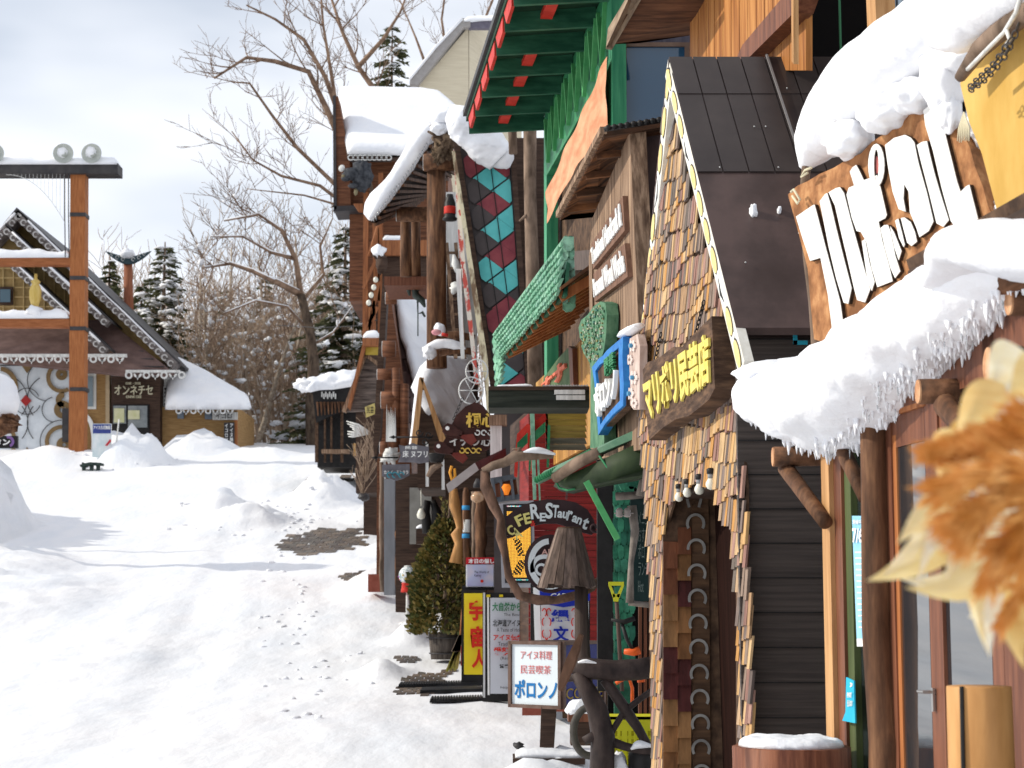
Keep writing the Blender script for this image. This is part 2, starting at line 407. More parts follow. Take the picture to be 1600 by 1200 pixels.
# ================================================================== trees
def limb(mb, pts, r0, r1, seg=6):
    n = len(pts); mb.tube(pts, [r0+(r1-r0)*i/(n-1) for i in range(n)], seg, .08)
def twigs(mb, pts, r0, lv, dens, L, droop=0.0, rm=.012, spread=.9, snow=None):
    for i in range(len(pts)-1):
        a, b = V(pts[i]), V(pts[i+1]); seg = (b-a).length; n = max(1, int(seg*dens+random.random()))
        for _ in range(n):
            t = random.random(); p = a.lerp(b, t); d = (b-a).normalized()
            r = V((random.uniform(-1,1), random.uniform(-1,1), random.uniform(-.55,1)))
            d2 = (d*.75 + r*spread + V((0,0,.18-droop))).normalized()
            ll = L*random.uniform(.5,1.25); q = [p]; dd = d2; st = 4 if lv > 0 else 3
            for k in range(st):
                dd = (dd + V((random.uniform(-1,1),random.uniform(-1,1),random.uniform(-.6,.9)-droop))*.24).normalized(); q.append(q[-1]+dd*ll/st)
            rr = max(rm, r0*.45); limb(mb, q, rr, rm*.7, 4 if lv < 2 else 5)
            if snow is not None and random.random() < .17 and lv > 0:
                j = random.randrange(0, len(q)-1); k = random.uniform(.04,.12); a_, b_2 = q[j]+UP*k*.5, q[j+1]+UP*k*.5; m_ = a_.lerp(b_2, .5); snow.tube([a_, a_.lerp(m_,.6)+UP*k*.3, m_+UP*k*.4, b_2], [k*.2, k*random.uniform(.8,1.6), k*random.uniform(.8,1.4), k*.2], 7, .35)
            if lv > 0: twigs(mb, q, rr, lv-1, dens*1.35, L*.52, droop, rm, spread, snow)
def bare_tree(label, trunk, limbs, d, tr, L=2.6, dens=1.1, lv=2, snowy=False, mt='bark', rm=.011, droop=0, group=None):
    base = trunk[0]; o = T('bare_tree', label, 'tree', (base.x, base.y, base.z), group)
    t = MB(True); limb(t, trunk, tr, tr*.5, 10); O('trunk', t, M[mt], o)
    c = MB(True); sn = MB(True) if snowy else None
    twigs(c, trunk[2:], tr*.25, 1, dens*.5, L*.7, droop, rm, snow=sn)
    for pts, r in limbs:
        limb(c, pts, r, r*.25, 7)
        if sn is not None: sn.tube([p+UP*(r*.75*(1-i/len(pts))+.02) for i, p in enumerate(pts)], [r*.5*random.uniform(.5,1.1)*(1-.6*i/len(pts)) for i in range(len(pts))], 7, .4)
        twigs(c, pts[1:], r*.45, lv, dens, L, droop, rm, snow=sn)
    O('crown', c, M['twig' if mt != 'birch' else 'twig'], o)
    if sn and sn.v: O('snow', sn, M['snow'], o)
    return o
def L_(pts, d, jy=1.2):
    r = []; y = 0
    for i, (x, yy) in enumerate(pts): r.append(P(x, yy, d+y)); y += random.uniform(-jy, jy)
    return r
M['darkbark'] = mat('dark_bark', (.035,.024,.018), (.12,.085,.06), rough=.9, scale=(7,7,2.5), bump=.6)
D1 = 82
gb = ground(-6.0, D1)
tk = [V((P(600,400,D1).x, D1, gb-.3))] + L_([(598,560),(590,430),(572,340)], D1, .3)
bare_tree('tall bare tree with wide spreading limbs behind the snow roofed log house', tk, [
 (L_([(572,340),(545,250),(515,180),(482,112),(430,96),(385,90),(335,122)], D1), .20),
 (L_([(545,250),(530,180),(508,120),(475,62),(430,30),(385,8)], D1), .15),
 (L_([(590,330),(605,200),(585,140),(560,105),(535,50),(512,-20)], D1), .22),
 (L_([(572,330),(520,285),(465,232),(425,180),(390,130),(362,128)], D1), .13),
 (L_([(560,335),(500,290),(440,275),(395,250),(362,205)], D1), .10),
 (L_([(590,330),(535,230),(520,130),(505,40),(500,-30)], D1), .13),
 (L_([(560,105),(600,60),(625,20),(640,-20)], D1), .12),
 (L_([(565,338),(520,318),(475,305),(430,300),(385,295)], D1), .07)], D1, .42, L=2.5, dens=1.05, lv=2, rm=.013)
D3 = 95
tk = [V((P(705,400,D3).x, D3, ground(-3,D3)-.3))] + L_([(705,300),(690,200),(672,120)], D3, .3)
bare_tree('bare tree rising behind the cream clapboard building', tk, [
 (L_([(690,200),(720,120),(745,60),(770,0),(780,-60)], D3), .14), (L_([(672,120),(650,60),(625,0)], D3), .10),
 (L_([(690,180),(700,100),(690,30),(700,-40)], D3), .12)], D3, .3, L=2.2, dens=1.0, lv=2, rm=.013)
D2 = 80
tk = [V((P(490,700,D2).x, D2, ground(-8.8,D2)-.3))] + L_([(487,640),(490,565),(484,515),(470,460)], D2, .2)
bare_tree('crooked dark tree with snow lying along its limbs, beside the black hut', tk, [
 (L_([(470,460),(430,440),(398,425),(360,412),(320,418)], D2), .16), (L_([(470,460),(462,405),(440,360),(405,335),(350,345)], D2), .14),
 (L_([(472,470),(505,430),(500,385),(520,340)], D2), .12), (L_([(462,405),(425,395),(380,370),(330,370)], D2), .09),
 (L_([(485,520),(450,480),(400,470),(350,490)], D2), .08), (L_([(487,540),(520,520),(550,480)], D2), .07)], D2, .34, L=2.3, dens=1.5, lv=2, snowy=True, rm=.013, droop=.05, mt='darkbark')
# pale trunks of the wood behind
def grove(px, d, h, lean, label, sn=True, mt='birch', grp='pale bare trees of the wood at the street end'):
    x = P(px, 700, d).x; z = ground(x, d); t = [V((x, d, z-.2))]; p = t[0]
    for k in range(5):
        p = p + V((lean*h/5+random.uniform(-.2,.2), random.uniform(-.3,.3), h/5)); t.append(p)
    o = T('bare_tree', label, 'tree', tuple(t[0]), grp); tb = MB(True); limb(tb, t, .17, .05, 8); O('trunk', tb, M[mt], o)
    c = MB(True); s_ = MB(True); twigs(c, t[1:], .07, 2, .85, 2.4, 0, .014, snow=s_ if sn else None); O('crown', c, M['twig'], o)
    if s_.v: O('snow', s_, M['snow'], o)
for px, d, h, ln, lb in [(302,92,9,.02,'slim pale tree just right of the annex with the snow roof'),(325,90,8,-.03,'second slim pale tree behind the annex sign'),(345,100,11,.05,'taller pale tree rising behind the annex roof edge'),
    (372,88,7,.12,'leaning pale tree directly right of the annex eave'),(400,86,6.5,.25,'forked pale tree leaning right over the snow heap'),(425,96,10,-.04,'upright pale tree in the middle of the wood'),
    (447,87,6,.1,'short pale tree left of the crooked dark tree'),(455,104,12,0,'high pale tree behind the crooked dark tree'),(520,98,9,.0,'pale tree behind the black hut')]:
    grove(px, d, h, ln, lb)
# undergrowth and far wood as one mass each
def thicket(x0, x1, d0, d1, n, h0, h1, lift=0, sn=None, rm=.012, lv=0):
    mb = MB(True)
    for _ in range(n):
        d = random.uniform(d0, d1); px = random.uniform(x0, x1); x = P(px, 700, d).x; z = ground(x, d); h = random.uniform(h0, h1)
        t = [V((x, d, z-.1))]; dr = V((random.uniform(-.25,.25), random.uniform(-.2,.2), 1))
        for k in range(4): dr = (dr + V((random.uniform(-.25,.25), random.uniform(-.2,.2), .1))).normalized(); t.append(t[-1]+dr*h/4)
        limb(mb, t, .03+.006*h, rm, 4); twigs(mb, t[1:], .03, 1+lv, 1.0, h*.26, 0, rm, snow=sn)
        if sn is not None and random.random() < .6: k = random.uniform(.06,.2); sn.blob(t[random.randrange(1,5)], k*1.6, k, k*.7, .5, 3, 9, 7)
    return mb
M['scrub'] = mat('reddish_brown_scrub', (.17,.115,.08), (.50,.38,.28), rough=.9, scale=(.8,.8,.8))
sn = MB(True)
S('undergrowth', thicket(285, 600, 83, 104, 300, 2.0, 7.5, sn=sn, lv=1), M['scrub'], 'stuff', 'brown bare undergrowth of the wood at the street end', 'undergrowth')
S('far_wood', thicket(150, 760, 104, 150, 260, 5, 12.5, sn=sn, rm=.022), M['scrub'], 'stuff', 'brown bare wood on the slope far behind the street', 'wood')
S('undergrowth_snow', sn, M['snow'], 'stuff', 'clumps of snow caught in the undergrowth', 'snow')
def conifer(px, top, bot, d, rpx, label, snowy=.3, dens=1.0, grp='conifers behind the street'):
    x = P(px, top, d).x; zt = P(px, top, d).z; zb = P(px, bot, d).z; zg = ground(x, d); R = rpx/F*d
    o = T('conifer', label, 'tree', (x, d, zg), grp); tr = MB(True); tr.tube([(x,d,zg-.3),(x,d,(zt+zg)/2),(x,d,zt)], [.28,.16,.03], 8); O('trunk', tr, M['bark'], o)
    f = MB(); s_ = MB(True); H = zt-zb; n = int(30*dens*max(1,H/8)); 
    for i in range(n):
        t = (i+random.random())/n; z = zt - .15 - t*H; r = R*(.08 + .92*t**.8)*random.uniform(.7,1.15)
        m = int(5+6*t)
        for k in range(m):
            a = random.uniform(0, 2*math.pi); ll = r*random.uniform(.6,1.1); dx, dy = math.cos(a), math.sin(a)
            p0 = V((x, d, z)); tip = p0 + V((dx*ll, dy*ll, -ll*random.uniform(.15,.5)))
            ns = max(3, int(ll/.22))
            for q in range(1, ns+1):
                c = p0.lerp(tip, q/ns); wdt = ll*.20*(1.15-q/ns)+.10
                for sgn in (-1, 1, 0):
                    e = c + V((-dy*sgn, dx*sgn, 0))*wdt*random.uniform(.7,1.4) + V((dx, dy, 0))*(.2 if sgn else .3) + UP*random.uniform(-.22,.05)
                    b1 = c + V((dx,dy,0))*.11+UP*.04; b2 = c - V((dx,dy,0))*.11-UP*.02; f.add([b1, e, b2], [(0,1,2)])
            if random.random() < snowy*.75:
                c = p0.lerp(tip, random.uniform(.5,.95)); k = random.uniform(.09,.24)*min(1.3,.5+ll*.3); s_.blob(c+UP*.03, k*1.7, k*1.3, k*.6, .5, 3, 9, 6)
    O('crown', f, M['needle'], o)
    if s_.v: O('snow', s_, M['snow'], o)
conifer(258, 378, 640, 88, 84, 'snow laden conifer right of the carved owl pole', 1.0, 1.3)
conifer(172, 400, 560, 92, 42, 'small dark conifer left of the carved owl pole', .15)
conifer(222, 440, 600, 96, 44, 'brownish conifer between the owl pole and the snowy conifer', .3)
conifer(613, 35, 300, 100, 78, 'dark conifer standing behind the snow roofed log house', .12, 1.3)
conifer(540, 350, 700, 84, 125, 'broad snow flecked conifer left of the log house balcony', .7, 1.4)

conifer(352, 450, 700, 112, 50, 'snowy conifer half hidden in the wood left of the crooked tree', .5, 1.2)
conifer(415, 430, 700, 116, 60, 'tall snowy conifer in the wood behind the annex', .5, 1.2)
conifer(455, 500, 700, 106, 45, 'short snowy conifer right behind the crooked tree', .6, 1.2)
conifer(510, 440, 700, 110, 60, 'snowy conifer in the wood behind the black hut', .5, 1.2)
# ================================================================== left side buildings
def trim(mb, pr, x0, x1, y, r, nrm):        # row of scroll rings along an eave
    x = x0; k = 0
    while x < x1:
        if k % 2 == 0: mb.arc(pr, x, y, r, r*.45, 0, 360, nrm, .05, seg=12)
        else:
            mb.arc(pr, x, y-r*.4, r*1.1, r*.5, 180, 360, nrm, .05, seg=8)
            sl_(pr, [(x-2,y+r*.2),(x+2,y+r*.2),(x,y+r*1.3)], nrm, .05, mb)
        x += r*2.3; k += 1
D = 76
b = T('gabled_shop_building', 'big brown shop with steep carved gable and white swirl mural, left of the street', 'building', P(120, 715, D), None)
pr = cp(D)
NB = V((0,-1,0))
O('wall', sl_(pr, [(-60,500),(172,500),(172,720),(-60,720)], NB, 9), M['brownwall'], b, 'wall of orange brown boards')
M['gableboard'] = mat('gable_boards', (.24,.16,.06), (.38,.26,.11), rough=.75, scale=(3,3,3), bump=.2)
O('gable_wall', sl_(cp(D+.3), [(28,338),(262,560),(200,560),(-60,560),(-60,400)], NB, 9), M['gableboard'], b)
lat = MB()
for i in range(9): lat.prism([cp(D+.25)(x, y) for x, y in rect(0, 418+i*15, 24+i*15 if i<8 else 150, 420+i*15)], NB, .06)
for i in range(9): 
    x = 4+i*16; top = max(400, 352+x*.95)
    lat.prism([cp(D+.2)(x_, y) for x_, y in rect(x, top, x+1.6, 545)], NB, .05)
O('lattice', lat, mat('lattice_wood', (.48,.34,.15), (.58,.42,.2)), b)
wn = MB(); sl_(cp(D+.1), rect(-4,448,20,476), NB, .1, wn); gw = O('window_frame', wn, M['dkbrown'], b)
O('pane', sl_(cp(D-.02), rect(0,452,16,472), NB, .05), mat('pane_sky', (.10,.16,.20), rough=.1), gw)
M['carvtrim'] = mat('carved_grey_trim', (.10,.085,.08), (.24,.21,.2), rough=.8, scale=(5,5,5))
def rake(x0, y0, x1, y1, wpx, d, depth, scroll=True):
    mbr = MB(); prr = cp(d); nx, ny = (y1-y0), -(x1-x0); L = math.hypot(nx, ny); nx, ny = nx/L, ny/L
    if ny > 0: nx, ny = -nx, -ny
    mbr.prism([prr(x0, y0), prr(x1, y1), prr(x1-nx*wpx, y1-ny*wpx), prr(x0-nx*wpx, y0-ny*wpx)], NB, depth)
    r1 = O('bargeboard', mbr, M['carvtrim'], b)
    m2 = MB(); m2.prism([prr(x0-2, y0-4), prr(x1+4, y1), prr(x1+4, y1+4), prr(x0-2, y0+1)], NB, depth+8); O('roof_edge', m2, M['dkmetal'], b)
    if scroll:
        m3 = MB(); n = int(L/13); pf = cp(d-.06)
        for i in range(n):
            t = (i+.5)/n; cx, cy = x0+(x1-x0)*t-nx*wpx*.65, y0+(y1-y0)*t-ny*wpx*.65
            m3.arc(pf, cx, cy, 5.2, 2.0, 0, 300, NB, .04, seg=10)
        O('carved_scrolls', m3, mat('scroll_white', (.42,.40,.38), (.55,.53,.52)), r1)
        m4 = MB(True); m4.tube([prr(x0+(x1-x0)*t-nx*2, y0+(y1-y0)*t-ny*2-1)+NB*.1 for t in [i/14 for i in range(1,14)]], [.03+.03*random.random() for i in range(13)], 6, .3)
        O('snow_line', m4, M['snow'], r1)
rake(28, 328, 277, 566, 13, D-1.2, 1.0)
rake(10, 352, 172, 502, 11, D-1.6, .4)
rake(14, 400, 170, 545, 12, D-2.0, .4)
rake(28, 328, -40, 400, 11, D-1.2, .8)
O('lower_roof', MB().prism([P(-60,500,D-.2), P(168,500,D-.2), P(275,585,D-1.6), P(197,585,D-1.9), P(-60,558,D-2.2)], V((0,-.55,.83)), .12), M['roofbrown'], b)
ribs = MB()
for i in range(6):
    t = i/6; y = 512+i*12; ribs.prism([P(-60,y-3,D-.3-1.6*t), P(175+i*16,y,D-.35-1.4*t), P(177+i*16,y+1.5,D-.35-1.4*t), P(-60,y-1,D-.3-1.6*t)], NB, .05)
O('roof_seams', ribs, M['dkmetal'], b)
tr = MB(); trim(tr, cp(D-2.3), -20, 196, 561, 6, NB); trim(tr, cp(D-2.0), 201, 284, 586, 6, NB)
sl_(cp(D-2.25), rect(-60,553,198,558), NB, .1, tr); sl_(cp(D-1.95), rect(196,578,281,582), NB, .1, tr)
O('eave_trim', tr, M['greywhite'], b)
# mural
mu = MB(); pm = cp(D-.12); sl_(pm, [(-60,566),(108,566),(108,712),(-60,712)], NB, .1, mu); O('mural_board', mu, mat('mural_white', (.62,.67,.72), (.74,.78,.82), scale=(3,3,3)), b)
m2 = MB(); pm = cp(D-.24)
for (cx, cy, r, w_, a0, a1) in [(96,590,24,6,60,300),(96,585,9,7,0,360),(100,625,13,9,90,270),(98,640,14,9,0,360),(96,690,26,6,30,210),(100,695,12,9,0,360),(-4,604,32,7,-60,80),(-4,604,12,10,0,360),(-8,690,34,6,-30,80)]: m2.arc(pm, cx, cy, r, w_, a0, a1, NB, .04, seg=18)
sl_(pm, [(30,566),(55,566),(42,583)], NB, .04, m2); sl_(pm, [(35,712),(42,698),(50,712)], NB, .04, m2)
O('mural_brown', m2, mat('mural_ochre', (.20,.13,.06), (.26,.17,.08)), b)
m3 = MB()
for (cx, cy, r, w_, a0, a1) in [(75,594,33,1.2,95,265),(4,624,39,1.2,-40,60),(81,624,39,1.2,120,220),(4,660,40,1.2,-40,40),(82,660,40,1.2,140,220),(85,640,20,1.1,100,260),(96,690,34,1.1,90,200),(42,626,22,1.1,200,340),(42,626,20,1.1,20,160)]: m3.arc(cp(D-.22), cx, cy, r, w_, a0, a1, NB, .03, seg=18)
O('mural_lines', m3, M['dkmetal'], b)
O('red_diamond', sl_(cp(D-.26), [(40,617),(49,626),(40,635),(32,626)], NB, .05), mat('mural_red', (.35,.03,.03)), b)
wf = MB(); sl_(cp(D-.1), rect(128,584,150,639), NB, .12, wf); wfo = O('window_frame', wf, M['white'], b)
O('pane', sl_(cp(D-.24), rect(130,588,145,635), NB, .06), mat('pane_grey', (.20,.25,.28), rough=.15), wfo)
sw = MB(); sw.arc(cp(D-.3), 130, 690, 20, 7, -20, 90, NB, .1, ry=45); O('white_fin', sw, M['white'], b)
O('corner_post', sl_(cp(D-.4), rect(165,562,171,712), NB, .3), mat('cream_post', (.42,.32,.2), (.5,.38,.24)), b)
O('porch_wall', sl_(cp(D-.1), rect(171,560,197,600), NB, .3), M['greywhite'], b)
O('entrance_wall', sl_(cp(D-.5), rect(174,588,250,712), NB, 3), M['dkbrown'], b)
O('side_wall', sl_(cp(D+.4), rect(249,584,276,712), NB, 3), M['white'], b)
vt_ = MB(); sl_(cp(D+.25), rect(254,604,268,660), NB, .1, vt_); vo = O('vent', vt_, M['white'], b)
m5 = MB()
for i in range(9): sl_(cp(D+.12), rect(256.5,606+i*6,263,609+i*6), NB, .03, m5)
O('louvres', m5, M['dkmetal'], vo)
dr = MB(); sl_(cp(D-.62), rect(176,632,233,712), NB, .1, dr); do = O('door', dr, M['black'], b)
pn = MB(); sl_(cp(D-.74), rect(177,634,197,662), NB, .05, pn); sl_(cp(D-.74), rect(200,634,230,668), NB, .05, pn); O('pane', pn, mat('door_pane', (.15,.17,.18), (.28,.3,.3), rough=.15, scale=(3,3,3)), do)
pn = MB(); sl_(cp(D-.8), rect(200,641,218,655), NB, .03, pn); sl_(cp(D-.8), rect(178,638,194,660), NB, .03, pn); O('notice', pn, mat('yellow_notice', (.52,.52,.28), (.62,.60,.40), scale=(4,4,4)), do)
tx = MB(); glyphs('オンネチセ', gq(cp(D-.66), 179, 602, 239, 617), .05, .01, 0, tx); glyphs('伝統・創造', gq(cp(D-.66), 196, 597, 220, 601), .03, .01, 0, tx); glyphs('ONNE CISE', gq(cp(D-.66), 197, 618, 221, 622), .03, .01, 0, tx)
O('lettering', tx, mat('cream_letters', (.62,.58,.42)), b)
O('speaker_box', sl_(cp(D-.6), rect(97,638,108,690), NB, .4), M['dkmetal'], b)

b = T('shop_annex', 'low brown annex under a thick snow roof, right of the big gabled shop', 'building', P(315, 705, D), None)
O('wall', sl_(cp(D), [(248,636),(371,636),(371,712),(248,712)], NB, 5), M['brownwall'], b)
O('roof', MB().prism([P(262,575,D+2.5), P(285,570,D+3), P(392,637,D-1), P(262,637,D-1)], NB, .25), M['dkmetal'], b)
rs = MB(True); rs.puff([P(258,575,D+2.2), P(258,640,D-1.2), P(394,640,D-1.2), P(388,622,D-.6), P(350,604,D+.6), P(310,585,D+1.8), P(280,568,D+2.6)], V((.15,-.55,.83)), .55, .16, .45, .12, .8); O('snow_cap', rs, M['snow'], b)
tr = MB(); trim(tr, cp(D-1.1), 279, 366, 642, 5, NB); sl_(cp(D-1.05), rect(275,636,390,640), NB, .1, tr); O('eave_trim', tr, M['greywhite'], b)
pbm = mat('pane_blue', (.18,.22,.27), rough=.2); O('window', sl_(cp(D-.1), rect(277,643,287,654), NB, .1), pbm, b); O('window', sl_(cp(D-.1), rect(320,644,331,655), NB, .1), pbm, b)
sg = MB(); sl_(cp(D-.3), rect(332,644,371,656), NB, .1, sg); s1 = O('name_board', sg, M['greywhite'], b); O('lettering', glyphs('イコロ', gq(cp(D-.42), 337, 646, 362, 654), .03, .012), M['black'], s1)
O('corner_post', sl_(cp(D-.3), rect(366,656,370,706), NB, .3), M['ochre'], b)
sg = MB(); sl_(cp(D-.5), rect(350,660,366,700), NB, .1, sg); s1 = O('banner_board', sg, M['dkmetal'], b); tx = MB(); glyphs('イ\nコ\nロ\nは\nこ', gq(cp(D-.62), 351.5, 662, 356.5, 698), .03, .01, 0, tx); glyphs('ア\nイ\nヌ\n舞\n踊', gq(cp(D-.62), 359, 662, 364.5, 698), .03, .01, 0, tx); O('lettering', tx, M['white'], s1)

# timber gate post with loudspeakers
D = 70
b = T('timber_gateway', 'tall orange timber gate post carrying a snowy crossbeam and lamp arms', 'gateway', P(120, 712, D), None)
O('post', sl_(cp(D), [(110,268),(133,268),(131,720),(107,720)], NB, .6), M['ochre'], b)
bd = MB()
for y in (335, 434, 513, 608): O('band', sl_(cp(D-.03), rect(109,y-3,133.5,y+3), NB, .66), M['dkmetal'], b)
O('crossbeam', sl_(cp(D-.2), rect(-80,255,184,271), NB, .9), M['dkmetal'], b)
s_ = MB(True); s_.puff([P(-80,256,D-.3), P(182,256,D-.3), P(182,256,D-.3)+V((0,1,0)), P(-80,256,D-.3)+V((0,1,0))], UP, .33, .12, .3, .2, 1.5); O('crossbeam_snow', s_, M['snow'], b)
for y0, y1 in ((403,414),(498,511)):
    a = O('lamp_arm', sl_(cp(D), rect(-80,y0,109,y1), NB, .45), M['ochre_h'], b)
    s_ = MB(True); s_.puff([P(-80,y0,D-.05), P(107,y0-1,D-.05), P(107,y0-1,D-.05)+V((0,.55,0)), P(-80,y0,D-.05)+V((0,.55,0))], UP, .34, .09, .25, .25, 1.8); O('arm_snow', s_, M['snow'], a)
for x in (-8, 100, 145):
    h = MB(True); c = P(x, 242, D-.2); ax = V((.12 if x < 120 else .02, -1, 0)).normalized()
    h.lathe(c, [(.08,-.25),(.12,-.1),(.20,.0),(.30,.12),(.38,.22),(.40,.25),(.37,.24),(.22,.08),(.12,.02),(.10,.12),(.03,.14)], 24, ax)
    sp = O('loudspeaker', h, mat('horn_grey', (.38,.40,.37), (.48,.5,.46), rough=.5), b); br = MB(); br.tube([c+V((0,.1,-.1)), c+V((0,.1,-.4))], .05, 8); O('bracket', br, M['dkmetal'], sp)
    if x > 0: s_ = MB(True); s_.blob(c+V((-.12,.1,.15)), .33, .3, .32, .15, 2, 12, 8); O('snow_lump', s_, M['snow'], sp)
ln = MB(True); c = P(54, 496, D+.2); z = lambda py: P(54, py, D+.2).z - c.z
ln.lathe(c, [(.05,z(500)),(.07,z(494)),(.16,z(490)),(.10,z(484)),(.12,z(480)),(.22,z(468)),(.24,z(455)),(.19,z(448)),(.13,z(444)),(.20,z(440)),(.07,z(436)),(.06,z(428))], 14)
lo = O('lantern', ln, mat('yellow_lantern', (.50,.34,.08), (.66,.5,.18), scale=(9,9,1)), b); s_ = MB(True); s_.blob(P(54,486,D+.1), .3, .3, .2, .3); O('snow_lump', s_, M['snow'], lo)
wr = MB(True)
for x in (101, 107): O('hanging_chain', MB(True).tube([P(x,270,D-.3), P(x,330,D-.28), P(x+1,402,D-.3)], .022, 5), M['dkmetal'], b)
ft = MB(True)
for i in range(16): t = i/15; a, c2 = 10+90*t, 273+ (t**2.2)*72; ft.tube([P(a,272,D-.2), P(a,c2,D-.2)], .008, 4)
ft.tube([P(10+90*t,273+(t**2.2)*72,D-.2) for t in [i/15 for i in range(16)]], .012, 5)
O('string_lights', ft, M['greywhite'], b)
for i, (x0,y0) in enumerate(((48,297),(64,305),(80,322))): pass
# owl pole
D = 84
b = T('carved_pole', 'reddish carved pole with dark spread wings and a snow cap, behind the big gabled shop', 'totem pole', P(200, 620, D), None)
t = MB(True); t.tube([P(200,640,D), P(201,480,D), P(200,404,D)], [.24,.23,.2], 12, .05); O('pole', t, mat('red_brown_pole', (.22,.07,.035), (.34,.13,.07), scale=VW), b)
wg = MB()
for s_ in (-1,1):
    q = [(200,404),(200+s_*16,398),(200+s_*36,392),(200+s_*30,398),(200+s_*24,403),(200+s_*16,408),(200+s_*8,412),(200,413)]
    sl_(cp(D-.25), q, NB, .12, wg)
wo = O('wings', wg, mat('wing_dark', (.03,.06,.075), (.06,.09,.10)), b)
ws = MB()
for s_ in (-1,1):
    for k,(dx,dy,r) in enumerate(((8,405,3),(17,402,3),(25,397,2.4))): ws.arc(cp(D-.4), 200+s_*dx, dy, r, .9, 0, 300, NB, .03)
O('wing_scrolls', ws, M['greywhite'], wo)
s_ = MB(True); s_.blob(P(200,399,D-.1), .36, .3, .3, .2, 2, 14, 9, .6); O('snow_cap', s_, M['snow'], b)
# sandwich board, bench, left edge objects
D = 69
b = T('notice_stand', 'white notice stand with a blue header beside the shop door', 'sign', P(160, 722, D), None)
O('board', sl_(cp(D), [(145,662),(174,662),(173,716),(144,714)], NB, .08), mat('notice_white', (.55,.66,.68), (.78,.8,.8), scale=(3,3,2)), b)
hd = O('header', sl_(cp(D-.03), rect(145,663,173,677), NB, .04), mat('notice_blue', (.05,.07,.25)), b); O('lettering', glyphs('アイヌ古式舞踊', gq(cp(D-.09), 146, 665, 172, 671), .02, .01), M['white'], hd)
O('red_stripe', sl_(cp(D-.1), [(164,696),(172,686),(174,689),(167,697)], NB, .03), mat('stripe_red', (.5,.04,.05)), b)
lg = MB(); 
for x in (147,171): O('leg', MB().beam(P(x,712,D+.2), P(x,726,D+.3), .04, .04), M['dkmetal'], b)
b = MB(); D = 67.5
sl_(cp(D), [(124,726),(140,722),(158,723),(158,727),(140,726),(126,730)], NB, .5, b)
for x in (128,140,150): sl_(cp(D+.1), [(x,722),(x+6,724),(x+5,735),(x,736)], NB, .12, b)
TM('half_buried_bench', b, mat('bench_green', (.02,.035,.03), (.05,.07,.06)), 'dark bench almost buried in snow in front of the notice stand', 'bench')
t = MB(True); t.tube([P(181,700,69), P(186,655,69.3)], .03, 6); TM('snow_pole', t, M['greywhite'], 'thin pale pole leaning by the shop door behind the notice stand', 'pole')
D = 44
b = T('carved_stump_roof', 'snow piled on a ragged wooden carving at the left edge of the street', 'carving', P(-10, 760, D), None)
t = MB(True); t.blob(P(-16,660,D), .62, .5, .32, .35, 3); t.blob(P(8,652,D), .3, .3, .16, .4, 4); t.tube([P(-30,650,D), P(-30,830,D)], .2, 10); O('carved_wood', t, M['log'], b)
s_ = MB(True); s_.blob(P(-26,628,D), .85, .7, .85, .1, 1.6, 22, 14, .55); O('snow_cap', s_, M['snow'], b)
D = 47
b = T('shop_sign', 'black sign with white kana and purple swirl above the left edge snow bank', 'sign', P(0, 700, D), None)
O('board', sl_(cp(D), rect(-70,681,27,700), NB, .12), M['black'], b)
sw = MB(); sw.arc(cp(D-.03), 13, 690, 9, 4, -70, 110, NB, .03); O('purple_swirl', sw, mat('swirl_purple', (.22,.12,.32)), b)
O('lettering', glyphs('エゾタン', gq(cp(D-.07), -36, 685, 16, 696), .03, .03), M['white'], b)
po = MB(); po.tube([P(-40,700,D), P(-40,800,D)], .08, 8); O('post', po, M['dkbrown'], b)
# ================================================================== near right: log fronted shop
M['yellow'] = mat('ochre_yellow_plaster', (.50,.30,.07), (.62,.40,.12), rough=.85, scale=(4,4,2), bump=.4, bscale=(14,14,5))
M['redwood'] = mat('red_brown_frame', (.10,.035,.02), (.22,.085,.045), rough=.5, scale=VW, bump=.2)
M['sapwood'] = mat('pale_split_wood', (.34,.17,.065), (.58,.33,.15), rough=.7, scale=VW, bump=.4)
M['slab'] = mat('carved_slab_wood', (.20,.085,.035), (.52,.27,.12), (.36,.16,.065), rough=.75, scale=(16,16,9), bump=.6)
M['slabdark'] = mat('dark_slab_wood', (.04,.022,.014), (.13,.075,.045), rough=.8, scale=(9,9,9), bump=.6)
M['letterwhite'] = mat('white_letter_planks', (.76,.74,.70), (.84,.83,.80), rough=.7, scale=(12,12,12), bump=.25)
M['siding'] = mat('dark_grooved_siding', (.048,.038,.034), (.085,.067,.058), rough=.6, scale=(1.2,1.2,42), bump=.6, bscale=(1.6,1.6,60), bdist=.01)
M['metalroof'] = mat('dark_brown_sheet_roof', (.040,.025,.022), (.085,.055,.050), (.055,.036,.033), rough=.42, scale=(2.2,2.2,1.1), bump=.12, bscale=(3,3,3))
M['shakes'] = mat('split_shakes', (.3,.2,.1), rough=.8, scale=(30,30,5), bump=.5, isl=[(.36,.22,.12),(.15,.12,.10),(.50,.30,.13),(.25,.18,.14),(.46,.23,.07),(.33,.19,.15),(.12,.09,.08),(.54,.36,.19),(.20,.15,.13),(.42,.28,.17),(.28,.15,.12)], lo=.3, hi=.6)
b = T('log_fronted_shop', 'nearest shop with log beams, glass doors, yellow upper wall and thick overhanging snow', 'building', (2.2, 6.3, .0))
R = fp(6300)
def zcol(K, px0, px1, z0, z1, t, mb=None, nrm=NF):         # vertical board on the shop-front plane, between heights
    mb = mb or MB(); a = fp(K)(px0, 940); c = fp(K)(px1, 940)
    return mb.prism([V((a.x,a.y,z1)), V((c.x,c.y,z1)), V((c.x,c.y,z0)), V((a.x,a.y,z0))], nrm, t)
f63 = fp(6300)
O('corner_post', zcol(6300, 1287, 1299, 0, 2.62, .10), M['sapwood'], b)
